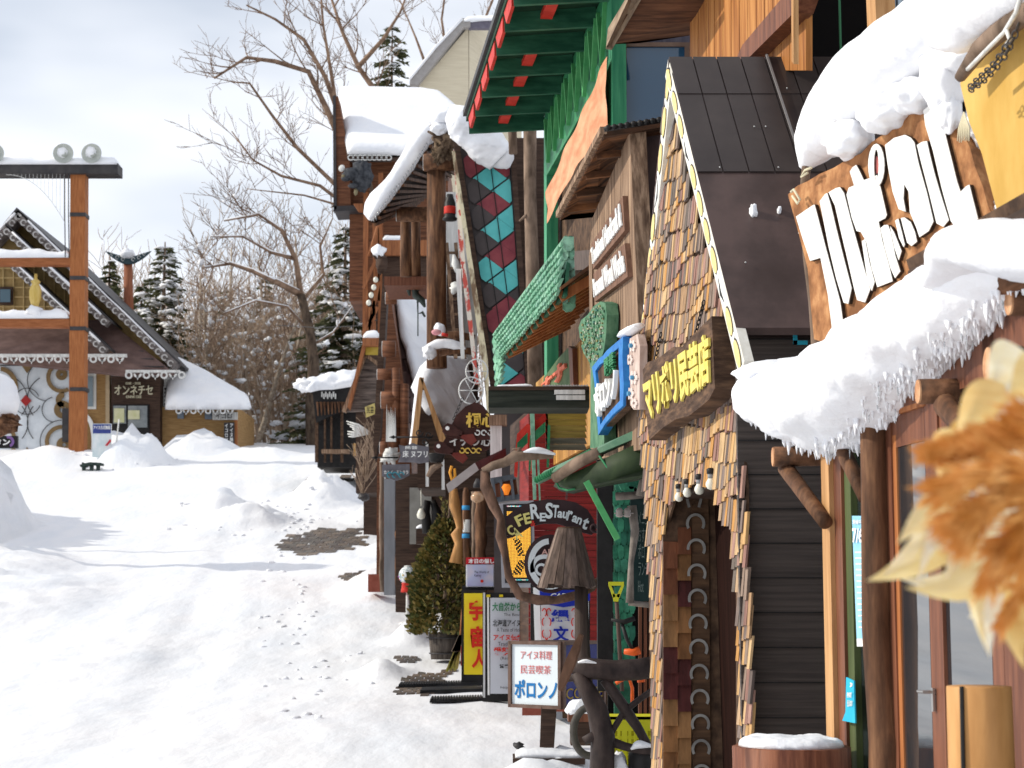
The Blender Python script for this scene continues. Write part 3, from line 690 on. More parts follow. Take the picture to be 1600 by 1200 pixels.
O('corner_board', zcol(6360, 1299.5, 1318, 0, 2.62, .10), M['redwood'], b)
O('green_strip', zcol(6400, 1318.5, 1333, 0, 2.62, .06), mat('green_strip', (.05,.07,.025), (.09,.11,.04), scale=VW), b)
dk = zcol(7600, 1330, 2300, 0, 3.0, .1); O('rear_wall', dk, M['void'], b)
O('side_wall', MB().prism([V((1.60,7.86,0)), V((3.6,7.86,0)), V((3.6,7.86,3.0)), V((1.60,7.86,3.0))], NC, .08), M['siding'], b)
gl = zcol(6480, 1334, 1400, .3, 2.42, .02); gp = O('glass_panel', gl, M['glass'], b)
po = T('standing_poster', 'tall pale blue poster hanging behind the first glass pane of the log fronted shop', 'poster', fp(6398)(1350, 1010))
O('sheet', sl_(fp(6396), [(1331,806),(1350,806),(1358,1010),(1339,1010)], NF, .006), mat('poster_blue', (.20,.48,.66), (.42,.66,.78), scale=(3,3,3)), po)
O('sheet_foot', sl_(fp(6388), [(1338.5,998),(1358,998),(1358.5,1010),(1339,1010)], NF, .004), M['white'], po)
tx = MB(); glyphs('7/6', gq(fp(6388), 1333, 825, 1349, 848, NF, .002), .002, .02, 0, tx); glyphs('開催中', gq(fp(6388), 1334, 812, 1347, 819, NF, .002), .002, 0, 0, tx)
for k in range(14): sl_(fp(6390), [(1336+k*.45,862+k*9),(1350+k*.4,862+k*9),(1350+k*.4,864+k*9),(1336+k*.45,864+k*9)], NF, .003, tx)
O('lettering', tx, M['white'], po)
st = T('window_sticker', 'small turquoise sticker low on the green strip of the log fronted shop', 'sticker', fp(6300)(1328, 1130))
O('sheet', sl_(fp(6310), [(1322,1058),(1334,1064),(1336,1130),(1316,1126),(1321,1112)], NF, .006), mat('sticker_blue', (.02,.38,.58), (.03,.45,.62)), st)
tx = MB(); tx.arc(fp(6300), 1328, 1070, 3.5, 2, -90, 90, NF, .003); glyphs('PAY', gq(fp(6300), 1325, 1082, 1332, 1090, NF, .001), .003, .01, 0, tx); glyphs('使えます', gq(fp(6300), 1325, 1094, 1333, 1104, NF, .001), .003, .01, 0, tx)
O('lettering', tx, M['white'], st)
# log posts and beams
lp = MB(True); c0 = f63(1365, 940); q = []
for z, dx, r in ((.0,.01,.062),(.6,.005,.060),(.95,.02,.066),(1.05,.03,.076),(1.12,.015,.064),(1.5,0,.060),(2.0,.005,.058),(2.62,.01,.058)): q.append((V((c0.x+.012+dx, c0.y, z)), r))
lp.tube([a for a, r in q], [r for a, r in q], 16, .03); O('log_post', lp, M['log'], b)
def jamb(K, x0, x1, z0, z1, t, name='door_frame', m='redwood'): return O(name, zcol(K, x0, x1, z0, z1, t), M[m], b)
jamb(6440, 1388, 1398, .0, 2.34, .09); jamb(6460, 1398.5, 1406, .3, 2.25, .06, 'door_stile', 'ochre'); jamb(6440, 1452, 1472, .0, 2.45, .09); jamb(6440, 1548, 1566, .0, 2.6, .09); jamb(6420, 1566.5, 1640, .0, 2.6, .09, 'door_panel'); jamb(6440, 1640, 1660, 0, 2.6, .1)
def hrail(K, x0, x1, z0, z1, t, name, m): return O(name, zcol(K, x0, x1, z0, z1, t), M[m], b)

d1 = O('glass_door', zcol(6480, 1406.5, 1451.5, .28, 2.2, .015), M['glass'], b)
d2 = O('glass_door', zcol(6480, 1472.5, 1547.5, .28, 2.2, .015), M['glass'], b)
hrail(6462, 1398.5, 1451.5, 2.20, 2.34, .06, 'top_rail', 'redwood'); hrail(6462, 1398.5, 1451.5, .12, .275, .06, 'bottom_rail', 'redwood'); hrail(6462, 1472.5, 1547.5, .12, .275, .06, 'bottom_rail', 'redwood')
hrail(6462, 1472.5, 1547.5, 2.20, 2.27, .06, 'top_rail', 'redwood')
hrail(6440, 1372, 1640, 2.345, 2.50, .05, 'lintel', 'redwood'); hrail(6425, 1372, 1452, 2.325, 2.345, .07, 'lintel_edge', 'ochre')
hd = MB(); p = fp(6440)(1462, 1090); hd.beam(p+NF*.01+UP*.035, p+NF*.01-UP*.05, .018, .008, NF); hd.tube([p+NF*.0+UP*.02, p+NF*.045+UP*.02, p+NF*.045-DF*-.06+UP*.02], .006, 8)
O('door_handle', hd, mat('steel', (.45,.44,.42), metal=1, rough=.35), d1)
bm = MB(True); z = 2.62
a = fp(6250)(1278, 940); c = fp(6250)(1700, 940)
bm.tube([V((a.x,a.y,z)), V(((a.x+c.x)/2,(a.y+c.y)/2,z+.03)), V((c.x,c.y,z))], [.052,.058,.056], 16, .03); O('log_beam', bm, M['logx'], b)
def crosslog(px, py, K, L, r, endmat=True):
    p = fp(K)(px, py); q = p + V((L, .0, 0)); m = MB(True); m.tube([p, p.lerp(q,.5)+UP*.004, q], [r, r*.97, r], 16, .02); o = O('log_stub', m, M['logx'], b)
    e = MB(); e.tube([p - V((.006,0,0)), p + V((.004,0,0))], r*.93, 16); O('cut_end', e, M['endgrain'], o)
crosslog(1209, 714, 6000, .48, .047); crosslog(1436, 612, 6080, .32, .046); crosslog(1546, 572, 6140, .35, .066); crosslog(1578, 470, 6250, .35, .05)
for (x0,y0,x1,y1,K,r) in ((1228,732,1290,816,6180,.038),(1318,706,1352,778,6270,.034),(1476,632,1552,720,6240,.042)):
    m = MB(True); m.tube([fp(K)(x0,y0), fp(K+60)(x1,y1)], [r, r*.85], 14, .03); O('brace', m, M['log'], b)
ev = MB(); a = fp(5900)(1430,940); c = fp(5900)(1900,940)
for i in range(3): sh = V((1,0,0))*(.10+.16*i); ev.beam(V((a.x,a.y,2.74+.05*i))+sh, V((c.x,c.y,2.74+.05*i))+sh, .16, .03)
ev.beam(V((a.x+.02,a.y,2.71)), V((c.x+.02,c.y,2.71)), .03, .10)
O('eave_boards', ev, M['dkbrown'], b)
O('porch_roof', MB().prism([V((a.x,a.y,2.80)), V((c.x,c.y,2.80)), V((c.x+.9,c.y,3.05)), V((a.x+.9,a.y,3.05))], V((-.27,0,.96)), .04), M['slabdark'], b)
# yellow plaster upper wall
O('upper_wall', sl_(fp(6560), [(1514,190),(1500,130),(1530,84),(1600,12),(1760,-130),(1760,402),(1592,409),(1576,398),(1558,330),(1534,240)], NF, .25), M['yellow'], b)
lg = MB(True); lg.tube([fp(6300)(x, y) for x, y in ((1500,120),(1530,78),(1560,52),(1610,16),(1700,-60))], [.02,.03,.035,.04,.04], 12, .12); O('roof_log', lg, M['bark'], b)
rp_ = MB(True); rp_.tube([fp(6150)(x, y) for x, y in ((1512,108),(1540,80),(1570,50),(1588,20),(1600,-20))], .008, 6, .15); rp_.tube([fp(6140)(1573,48), fp(6140)(1578,62), fp(6140)(1571,72)], .007, 6)
O('rope', rp_, M['greywhite'], b)
def chain(mb, pts, r=.012, w=.0025):
    tot = 0; pts = [V(p) for p in pts]; k = 0
    for i in range(len(pts)-1):
        a, c = pts[i], pts[i+1]; n = max(1, int((c-a).length/(r*1.5))); d = (c-a).normalized(); s1 = d.orthogonal().normalized(); s2 = d.cross(s1)
        for j in range(n):
            o = a.lerp(c, (j+.5)/n); s = s1 if k % 2 else s2; k += 1
            mb.tube([o + d*math.cos(t)*r + s*math.sin(t)*r*.6 for t in [2*math.pi*m/8 for m in range(9)]], w, 5, caps=False)
ch = MB(True); chain(ch, [fp(6120)(x, y) for x, y in ((1515,142),(1535,128),(1555,108),(1572,85),(1584,60),(1592,36))], .016, .003); chain(ch, [fp(6130)(x, y) for x, y in ((1515,137),(1532,120),(1550,104),(1568,80),(1578,60))], .016, .003)
O('chain', ch, M['dkmetal'], b)
# snow on this shop
sn = MB(True); us = fpb(5.66, .565)
upath = ((1255,262,.02),(1278,222,.10),(1325,158,.155),(1385,104,.175),(1450,56,.175),(1520,12,.17),(1600,-36,.165),(1700,-90,.15))
sn.roll([us(x, y) for x, y, r in upath], [r for x, y, r in upath], [r*1.1 for x, y, r in upath], 40, .09, 3.0, sub=12)
for (x, y, a1, a2, a3) in ((1475,118,.095,.11,.15),(1484,176,.05,.06,.08),(1428,150,.10,.1,.075),(1385,176,.12,.13,.08),(1325,218,.11,.12,.08),(1510,90,.10,.1,.08)): sn.blob(fpb(5.60,.565)(x, y), a1, a2, a3, .11, 2.2, 40, 30)
sn.blob(fpb(5.68,.565)(1530,190), .05, .07, .10, .25, 3, 26, 20); sn.blob(fpb(5.68,.565)(1566,330), .03, .05, .08, .3, 3, 20, 14)
sn.roll([fp(6380)(x, y) for x, y in ((1470,66),(1500,46),(1545,14),(1600,-28),(1700,-96))], [.03,.08,.10,.11,.1], [.06,.1,.12,.12,.12], 30, .2, 4)
O('upper_snow', sn, M['snow'], b)
sn = MB(True)
path = ((1128,618,.03),(1150,618,.155),(1200,630,.215),(1265,622,.25),(1330,556,.205),(1395,500,.19),(1455,446,.165),(1520,412,.10),(1600,424,.03),(1700,425,.02))
sn.roll([fp(5860)(x, y) + V((.22,0,0)) for x, y, r in path], [r*.95 for x, y, r in path], [r*1.5 for x, y, r in path], 56, .13, 4.2, sub=12, squash=.1)
sn.roll([fp(5870)(x, y) for x, y in ((1462,445),(1500,400),(1540,384),(1590,388),(1640,398),(1720,405))], [.02,.06,.08,.085,.085,.06], [.05,.12,.18,.18,.18,.1], 30, .12, 4)
sn.blob(fp(5990)(1196,578)+V((.1,.1,0)), .24, .2, .055, .1, 2, 26, 14)
ov = O('porch_snow', sn, M['snow'], b)
ic = MB(True)
rows = (len(path)-1)*12+1; fr_ = MB(True)
for r in range(8, rows-22):
    ring = sn.v[r*56:(r+1)*56]; ring = sorted(ring, key=lambda p: p.z)[:10]
    for p in ring:
        if p.x > min(q.x for q in ring)+.16: continue
        for _ in range(2):
            o_ = p + V((random.uniform(-.03,.03), random.uniform(-.05,.05), .012)); L = random.uniform(.012,.04)*(1.6 if random.random() < .2 else 1); rr = random.uniform(.006,.013)
            fr_.tube([o_+UP*.02, o_-UP*L*.4+V((random.uniform(-.004,.004),0,0)), o_-UP*L], [rr, rr*.7, rr*.15], 6, .25)
        if random.random() < .10:
            L = random.uniform(.02,.065); rr = random.uniform(.0025,.0045); ic.tube([p+UP*.02, p-UP*L*.5, p-UP*L], [rr, rr*.75, rr*.2], 7)
O('ragged_fringe', fr_, M['snow'], ov)
O('icicles', ic, mat('ice', (.80,.85,.88), rough=.08, spec=.6, trans=.7), ov)

# big carved shop sign
SA, SB = 5.62, .565; NS = V((-1,-SB,0)).normalized(); s = T('carved_shop_sign', 'huge rough slab sign with white plank letters, half sunk in porch snow', 'sign', fpb(SA,SB)(1400, 540))
ps = fpb(SA, SB)
edge = [(1231,304),(1246,290),(1262,283),(1280,272),(1303,262),(1322,250),(1345,240),(1362,222),(1380,210),(1402,190),(1420,174),(1438,150),(1449,138),(1456,152),(1470,160),(1482,185),(1492,176),(1500,182),(1508,215),(1516,232),(1524,262),(1536,292),(1543,320),(1556,350),(1566,382),(1566,400),(1520,430),(1300,540),(1272,530),(1266,470),(1262,420),(1248,365)]
O('board', sl_(ps, edge, NS, .075), M['slab'], s)
sd = MB(); sd.prism([ps(x, y)-NS*.077 for x, y in ((1492,172),(1504,178),(1524,240),(1552,300),(1576,372),(1582,392),(1566,392),(1530,300))], NS, .03); O('rear_batten', sd, M['slabdark'], s)
pl_ = fpb(SA-.025, SB); L = []
L.append([(1242,338),(1256,328),(1268,320),(1273,318),(1277,330),(1292,388),(1306,440),(1314,470),(1318,500),(1300,520),(1292,462),(1281,404),(1265,409),(1252,372)])
L.append([(1279,314),(1288,302),(1293,300),(1300,322),(1308,356),(1318,396),(1332,450),(1326,476),(1317,474),(1305,436),(1293,386)])
L.append([(1293,300),(1306,292),(1313,291),(1320,301),(1330,340),(1340,376),(1352,420),(1361,452),(1352,474),(1338,470),(1333,452),(1322,404),(1310,353),(1303,322)])
L.append([(1326,268),(1331,260),(1338,256),(1344,266),(1350,280),(1360,276),(1371,272),(1378,296),(1387,336),(1384,342),(1374,347),(1380,376),(1390,412),(1396,440),(1370,450),(1360,418),(1352,378),(1344,364),(1337,362),(1329,340),(1321,304),(1325,292),(1333,289)])
L.append([(1345,376),(1352,372),(1360,410),(1368,440),(1362,456),(1354,440)])
L.append([(1374,356),(1381,350),(1388,350),(1393,362),(1400,398),(1408,424),(1398,436),(1390,420),(1381,388)])
L.append([(1390,352),(1398,362),(1410,392),(1404,408),(1396,388)])
L.append([(1397,344),(1404,340),(1411,364),(1415,382),(1412,388),(1403,372)])
L.append([(1406,340),(1413,338),(1424,346),(1431,362),(1434,378),(1424,386),(1416,380),(1410,358)])
L.append([(1381,226),(1396,214),(1414,209),(1424,214),(1430,222),(1436,252),(1450,302),(1460,346),(1452,362),(1436,372),(1430,356),(1420,332),(1418,300),(1413,289),(1413,310),(1416,332),(1403,328),(1393,300),(1386,262)])
L.append([(1431,226),(1440,220),(1449,219),(1454,240),(1462,272),(1474,312),(1484,344),(1474,356),(1462,350),(1450,302),(1438,256)])
L.append([(1441,172),(1450,164),(1460,163),(1468,180),(1476,200),(1486,240),(1497,284),(1501,298),(1508,290),(1515,287),(1524,320),(1535,364),(1528,372),(1500,368),(1484,346),(1470,296),(1456,236),(1444,196)])
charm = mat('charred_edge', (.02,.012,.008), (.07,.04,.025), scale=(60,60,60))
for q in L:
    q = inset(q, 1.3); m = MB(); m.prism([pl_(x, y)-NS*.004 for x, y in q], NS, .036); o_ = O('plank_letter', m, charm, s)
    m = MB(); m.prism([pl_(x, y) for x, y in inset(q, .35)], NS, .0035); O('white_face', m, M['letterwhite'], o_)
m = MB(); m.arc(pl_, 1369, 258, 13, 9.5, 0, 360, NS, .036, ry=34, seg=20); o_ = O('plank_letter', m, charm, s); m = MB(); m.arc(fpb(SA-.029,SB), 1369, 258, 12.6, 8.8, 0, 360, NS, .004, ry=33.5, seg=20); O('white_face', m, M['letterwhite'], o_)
O('pink_dot', MB().prism([fpb(SA-.014,SB)(1369+6*math.cos(t), 258+14*math.sin(t)) for t in [k*.5236 for k in range(12)]], NS, .012), mat('pink_paint', (.75,.22,.20)), s)
pk = MB(True); pk.tube([fpb(SA+.03,SB)(1286,640), fpb(SA+.03,SB)(1276,540), fpb(SA+.03,SB)(1272,470), fpb(SA+.03,SB)(1262,400), fpb(SA+.03,SB)(1256,300), fpb(SA+.03,SB)(1262,240)], [.026,.026,.024,.022,.02,.02], 10, .1); O('support_pole', pk, M['bark'], s)
tw = MB(True); tw.tube([fpb(SA-.06,SB)(x, y) for x, y in ((1236,300),(1240,296),(1250,312),(1246,318),(1238,306))], .006, 6); tw.tube([fpb(SA-.06,SB)(x, y) for x, y in ((1268,262),(1258,266),(1252,276),(1262,270))], .006, 6)
for k in range(7): tw.tube([fpb(SA-.05,SB)(1506,175), fpb(SA-.05,SB)(1504-5+k*2.6,200), fpb(SA-.05,SB)(1500-4+k*3,219+random.random()*4)], [.003,.005,.002], 5)
O('tassel', tw, mat('straw', (.62,.56,.40)), s)
# log stools and planter
def stumpy(name, label, px, ptop, d, rpx, zb, mt, snow, grp=None, cat='stump'):
    c = P(px, ptop, d); r = rpx/F*d; o = T(name, label, cat, (c.x, c.y, zb)); m = MB(True); h = c.z-zb
    m.tube([(c.x,c.y,zb),(c.x+.01,c.y,zb+h*.3),(c.x,c.y,zb+h*.7),(c.x,c.y,c.z-.004),(c.x,c.y,c.z)], [r*1.08,r*1.04,r,r*.99,r*.96], 40, .02); O('trunk', m, mt, o)
    if snow:
        q = MB(True); q.puff([(c.x+r*.9*math.cos(t), c.y+r*.9*math.sin(t), c.z) for t in [k*.2618 for k in range(24)]], UP, .035, .018, .05, .4, 9); O('snow', q, M['snow'], o)
    return o, c, r
M['redstump'] = mat('red_stump_wood', (.10,.032,.018), (.25,.095,.05), (.17,.06,.032), rough=.55, scale=(26,26,2.4), bump=.4)
M['stumpwood'] = mat('peeled_log', (.36,.17,.055), (.56,.30,.115), (.46,.23,.08), rough=.5, scale=(9,9,1.6), bump=.15)
stumpy('log_planter', 'wide reddish log stump with snow on top, before the dark siding', 1236, 1165, 7.5, 90, 0, M['redstump'], True)
o, c, r = stumpy('log_stool', 'pale peeled log standing in front of the glass doors', 1530, 1072, 5.1, 50, .2, M['stumpwood'], False)
m = MB(); m.tube([c + V((-r*.72,-r*.72,.002)), c + V((-r*.80,-r*.80,-.5))], .006, 6); O('drying_crack', m, M['black'], o)

# ================================================================== steep shake clad entrance
b = T('shake_clad_entrance', 'steep dark roofed entrance clad in split wooden shakes, with horseshoe door jamb', 'building', (1.3, 10.9, 0))
KB = 6150; rz = P(1045, 92, 10.9).z; ez = P(1150, 512, 9.2).z; xr = P(1045,92,10.9).x
def xs(K, y): return K/F - FB*y
RE = V((.165,1,0))   # photo eave line runs along the front
apex = P(1044, 92, 10.9); e1 = P(1150, 512, 9.2); e2 = P(996, 560, 12.55)
bk = V((1.35, 0, 0))
rn = (e1-apex).cross(bk).normalized(); rn = rn if rn.y < 0 else -rn
rn2 = (e2-apex).cross(bk).normalized(); rn2 = rn2 if rn2.y > 0 else -rn2
O('roof', MB().prism([apex, apex+bk, e1+bk, e1], rn, .05), M['metalroof'], b)
O('roof', MB().prism([apex, apex+bk, e2+bk, e2], rn2, .05), M['metalroof'], b)
pan = MB()
m1 = apex.lerp(e1, .16); m2 = apex.lerp(e1, .47)
for k in range(9):
    t0, t1 = k/9, (k+1)/9
    for a, c, of in ((apex, m1, .016), (m1, m2, .011)):
        pan.prism([a+bk*t0+rn*of+bk*.003, a+bk*t1+rn*of-bk*.003, c+bk*t1+rn*of-bk*.003, c+bk*t0+rn*of+bk*.003], rn, .009)
O('roof_panels', pan, mat('roof_panel', (.036,.028,.027), (.056,.044,.041), rough=.38, scale=(2,2,2)), b)
for t in (.455, .92):
    s_ = MB(); s_.beam(apex+bk*t+rn*.03, m2+bk*t+rn*.03, .012, .012); O('roof_batten', s_, mat('batten_grey', (.20,.19,.19), rough=.4), b)
for t, dx, w_ in ((.62,.19,.022),(.615,.30,.012)):
    q = apex.lerp(e1, t) + bk*dx; s_ = MB(True); s_.blob(q+rn*.01, w_, .03, w_*1.8, .3); O('snow_scrap', s_, M['snow'], b)
sc_ = MB(True)
for t in (.14,.30,.46,.70,.80,.90,.66):
    for k in (.1,.35,.5,.62,.8,.3):
        if random.random()<.45: sc_.blob(apex.lerp(e1,t)+bk*k+rn*.02, .006,.006,.006, 0, 1, 6, 4)
O('roof_screws', sc_, mat('screw', (.5,.5,.5), metal=1, rough=.4), b)
# gable and flared shake field
fu = fp(6440)
O('gable_wall', sl_(fu, [(1045,140),(1150,560),(1166,760),(1166,1400),(1150,1400),(1150,860),(1118,752),(1060,760),(1042,820),(1042,1400),(1020,1400),(1012,760),(1000,575)], NF, .015), M['slabdark'], b)
field = [(1045,135),(1148,540),(1152,600),(1165,720),(1172,860),(1182,1050),(1184,1300),(1162,1300),(1158,1000),(1149,860),(1136,800),(1120,765),(1092,748),(1066,768),(1046,790),(1042,830),(1040,1000),(1041,1300),(1024,1300),(1022,1000),(1017,860),(1008,730),(998,600)]
sh = MB(); random.seed(11)
y = 9.0; cols = []
while y < 12.8: wd = random.uniform(.04,.072); cols.append((y, wd)); y += wd+.004
zr = 0.0; row = 0; exp_ = .125
while zr < 4.7:
    for (yy, wd) in cols:
        zz = zr + .04*math.sin(yy*5+row*1.7) + random.uniform(-.014,.014); yc = yy+wd/2; x = xs(6440, yc)
        px, py = W2P((x, yc, zz+.08))
        if not inpoly(px, py, field): continue
        fl = .02
        h = exp_*1.35; th = random.uniform(.010,.016); base = V((x, yc, zz)) + NF*(fl+random.uniform(0,.007)+.008)
        top = V((x, yc, zz+h)) + NF*(fl-.006)
        d = DF*wd/2
        sh.prism([base-d, base+d, top+d, top-d], NF, th)
    zr += exp_; row += 1
O('shakes', sh, M['shakes'], b)
# bargeboards with painted pattern
M['barge'] = mat('painted_bargeboard', (.60,.57,.50), (.72,.70,.64), rough=.6, scale=VW)
def barge(a, e, wdt, K):
    d = (e-a).normalized(); s_ = d.cross(NF).normalized(); s_ = s_ if s_.z < 0 else -s_
    m = MB(); m.prism([a, e, e+s_*wdt, a+s_*wdt], NF, .05); o = O('bargeboard', m, M['barge'], b); L = (e-a).length; n = int(L/.26)
    parts_ = []
    for i in range(n):
        c = a + d*((i+.5)*L/n) + s_*wdt*.52 + NF*.003; r1, r2 = L/n*.40, wdt*.30
        yl, wh, bl = MB(), MB(), MB(); parts_.append((yl, wh, bl))
        def ell(mb, c, r1, r2, t): mb.prism([c + d*r1*math.cos(k*.4488) + s_*r2*math.sin(k*.4488) for k in range(14)], NF, t)
        if i % 5 == 3:
            ell(wh, c, r1*1.15, r2*1.1, .004)
            c3 = c + NF*.003; bl.prism([c3-d*r1, c3+s_*r2*.9, c3+d*r1, c3+s_*r2*.25], NF, .003)
        else:
            ell(bl, c, r1*1.12, r2*1.12, .004); ell(yl, c+NF*.003, r1, r2, .004)
            ell(wh, c+d*L/n*.5+NF*.001, r2*.5, r2*1.0, .004)
    ym_ = bpy.data.materials.get('oval_yellow') or mat('oval_yellow', (.66,.52,.20), (.72,.60,.30), scale=(30,30,30))
    for yl, wh, bl in parts_:
        for nm_, k_, m_ in (('yellow_oval', yl, ym_), ('white_oval', wh, M['white']), ('ink_outline', bl, M['black'])):
            if k_.v: O(nm_, k_, m_, o)
barge(apex-rn*.0, e1 + (e1-apex)*.10, .13, KB); barge(apex, e2+(e2-apex)*.02, .17, KB)
# jamb with coloured shingles and horseshoes
dj = 11.45; zj = lambda py: P(1080, py, dj).z
O('jamb', MB().prism([P(1036,750,dj), P(1135,750,dj), P(1135,1400,dj), P(1036,1400,dj)], NC, .06), M['slabdark'], b)
cs = MB(); random.seed(5)
for c_, (x0, x1) in enumerate(((1037,1059),(1059.5,1080))):
    y = 826 + (0 if c_ == 0 else 0)
    y = 846 if c_ == 0 else 824
    while y < 1330:
        h = 41; cs.prism([P(x0+random.uniform(-1,0),y,dj-.02), P(x1,y+random.uniform(-1,1),dj-.02), P(x1,y+h+1,dj-.05), P(x0,y+h+1,dj-.05)], NC, .018); y += h
O('jamb_shingles', cs, mat('jamb_shingle', (.2,.1,.05), isl=[(.22,.095,.035),(.085,.02,.018),(.26,.12,.045),(.16,.055,.025),(.10,.022,.02),(.30,.15,.06)], scale=(14,14,3), bump=.4, rough=.6), b)
O('horseshoe_board', MB().prism([P(1081,790,dj-.02), P(1107,770,dj-.02), P(1112,1400,dj-.02), P(1083,1400,dj-.02)], NC, .04), mat('shoe_board', (.055,.03,.018), (.12,.065,.035), scale=HW, bump=.4), b)
mh = mat('galvanised_iron', (.22,.21,.20), (.36,.35,.33), rough=.5, metal=.6)
for k in range(14):
    y = 818 + k*39.2; x = 1087 + k*.95; m = MB(); ph = cp(dj-.045)
    m.arc(ph, x, y, 15, 4.2, -32, 212, NC, .012, ry=16, seg=22); O('horseshoe', m, mh, b)
m = MB(); ph = cp(dj-.045); sl_(ph, [(1071,778),(1075,776),(1079,792),(1075,793)], NC, .01, m); sl_(ph, [(1094,776),(1098,778),(1094,793),(1090,792)], NC, .01, m); O('horseshoe', m, mh, b)
a = P(1114, 760, dj-.03); O('door', MB().prism([V((a.x+.05,a.y,0)), V((a.x+.0,a.y,2.7)), V((a.x+.15,9.5,2.7)), V((a.x+.15,9.5,0))], NF, .05), mat('dark_red_door', (.012,.006,.005), (.022,.010,.008), scale=VW, rough=.95, spec=.02), b)
O('near_jamb', MB().prism([V((1.34,9.55,0)), V((1.6,9.55,0)), V((1.6,9.55,2.8)), V((1.34,9.55,2.8))], NC, .05), M['void'], b)
O('soffit', MB().prism([V((1.22,9.5,2.3)), V((1.6,9.5,2.3)), V((1.6,11.6,2.3)), V((1.0,11.6,2.3))], UP, .05), M['dkbrown'], b)
bulbm = mat('frosted_bulb', (.72,.70,.60), rough=.25, spec=.5); capm = mat('grey_cap', (.25,.26,.27), rough=.5)
for (x, y, r) in ((1061,777,7),(1074,770,7.2),(1093,765,8.2),(1111,757,8.6)):
    d = 6350/(x-480)+0; c = P(x, y, d); rr = r/F*d; m = MB(True); m.lathe(c, [(rr*.15,-rr),(rr*.7,-rr*.75),(rr,-.1*rr),(rr*.95,.35*rr),(rr*.62,.9*rr),(rr*.55,1.2*rr)], 16); bo = O('light_bulb', m, bulbm, b)
    m = MB(True); m.lathe(c, [(rr*.6,1.1*rr),(rr*.62,1.9*rr),(rr*.4,2.0*rr)], 12); O('bulb_base', m, capm, bo); m = MB(True); m.lathe(c, [(rr*.8,1.95*rr),(rr*.8,2.8*rr),(rr*.5,3.0*rr)], 12); O('socket', m, M['black'], bo)
sw = MB(); q = P(1150,500,9.42); sw.prism([V((1.19,9.42,0)), V((2.6,9.42,0)), V((2.6,9.42,ez-.02)), V((1.19,9.42,ez-.02))], NC, .06); O('side_wall', sw, M['siding'], b)
gv = MB()
for k in range(17): gv.prism([V((1.19,9.412,.18*k+.1)), V((2.6,9.412,.18*k+.1)), V((2.6,9.412,.18*k+.106)), V((1.19,9.412,.18*k+.106))], NC, .006)
O('siding_grooves', gv, M['black'], b)
hd = MB(); pr = cp(9.3); 
for q in (rect(1240,508,1246,538), rect(1240,532,1262,538), rect(1258,508,1268,513)): sl_(pr, q, NC, .02, hd)
TM('blue_bracket', hd, mat('turquoise_paint', (.02,.30,.40)), 'small turquoise metal bracket on the dark siding under the steep roof', 'bracket')
# carved sign on the entrance
s = T('carved_name_sign', 'dark slab sign with bold yellow letters, hung on chains across the shakes', 'sign', fp(6100)(1060, 690)); K = 6050
ps = fp(K); q = [(1004,578),(1012,566),(1028,560),(1052,542),(1066,542),(1080,526),(1098,508),(1112,494),(1114,540),(1117,606),(1108,624),(1094,636),(1076,650),(1056,655),(1036,668),(1014,688),(1010,650)]
O('board', sl_(ps, q, NF, .12), mat('chiselled_dark_wood', (.045,.024,.015), (.15,.085,.05), (.08,.045,.028), rough=.8, scale=(6,6,30), bump=.7), s)
tx = MB(); Q = [ps(1007,590), ps(1111,518), ps(1114,600), ps(1016,662)]
glyphs('マリボリ民芸店', [p+NF*.004 for p in Q], .015, .042, 0, tx); O('lettering', tx, mat('yellow_letters', (.66,.52,.09), (.76,.63,.17), rough=.5, scale=(20,20,20)), s)
ch = MB(True); chain(ch, [fp(6100)(1024,562), fp(6200)(1033,520)], .018, .004); chain(ch, [fp(6100)(1087,522), fp(6200)(1100,470)], .018, .004); O('chain', ch, M['black'], s)
# upper gallery behind
b = T('upper_plank_gallery', 'orange planked upper storey with dark open gallery above the steep dark roof', 'building', (2.0, 13.5, 0))
M['orangeplank'] = mat('orange_planks', (.22,.075,.018), (.50,.23,.07), (.36,.14,.035), rough=.6, scale=(13,13,.8), bump=.3)
K = 8200; pl = MB(); pr = fp(K)
x = 1078
while x < 1250:
    top = -40; bot = 110 if x < 1160 else 110; pl.prism([pr(x,top), pr(x+12.2,top), pr(x+12.2,bot), pr(x,bot)], NF, .04); x += 13
O('plank_wall', pl, M['orangeplank'], b)
O('diagonal_brace', sl_(fp(7900), [(1150,92),(1168,92),(1240,20),(1254,-20),(1236,-20),(1160,70)], NF, .12), M['redwood'], b)
dn = MB(); dn.prism([fp(7850)(1244,-20), fp(7850)(1160,68), fp(7850)(1146,92), fp(7850)(1160,95), fp(7850)(1256,-10)], NF, .05); 
O('gallery_post', sl_(cp(11.0), [(1239,-30),(1268,-30),(1268,110),(1239,100)], NC, .12), M['slabdark'], b)
O('lit_post_edge', sl_(fp(7600), [(1236,-30),(1239.5,-30),(1240,100),(1237,96)], NF, .03), M['sapwood'], b)  # pale wood strip paints the sunlit left edge of the post
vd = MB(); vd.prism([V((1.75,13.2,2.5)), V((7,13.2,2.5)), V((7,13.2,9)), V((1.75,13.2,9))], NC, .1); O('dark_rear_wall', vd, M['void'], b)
O('gallery_floor', MB().prism([V((1.7,10.6,3.0)), V((7,10.6,3.0)), V((7,13.2,3.0)), V((1.7,13.2,3.0))], UP, .1), M['void'], b)
O('gallery_ceiling', MB().prism([V((1.9,9.0,6.6)), V((7,9.0,6.6)), V((7,13.2,6.6)), V((1.9,13.2,6.6))], UP, .1), M['dkbrown'], b)
m = MB(True); m.tube([P(1311,-30,11), P(1313,60,11), P(1316,160,11)], .008, 6); O('green_cord', m, mat('cord_green', (.05,.18,.09)), b)
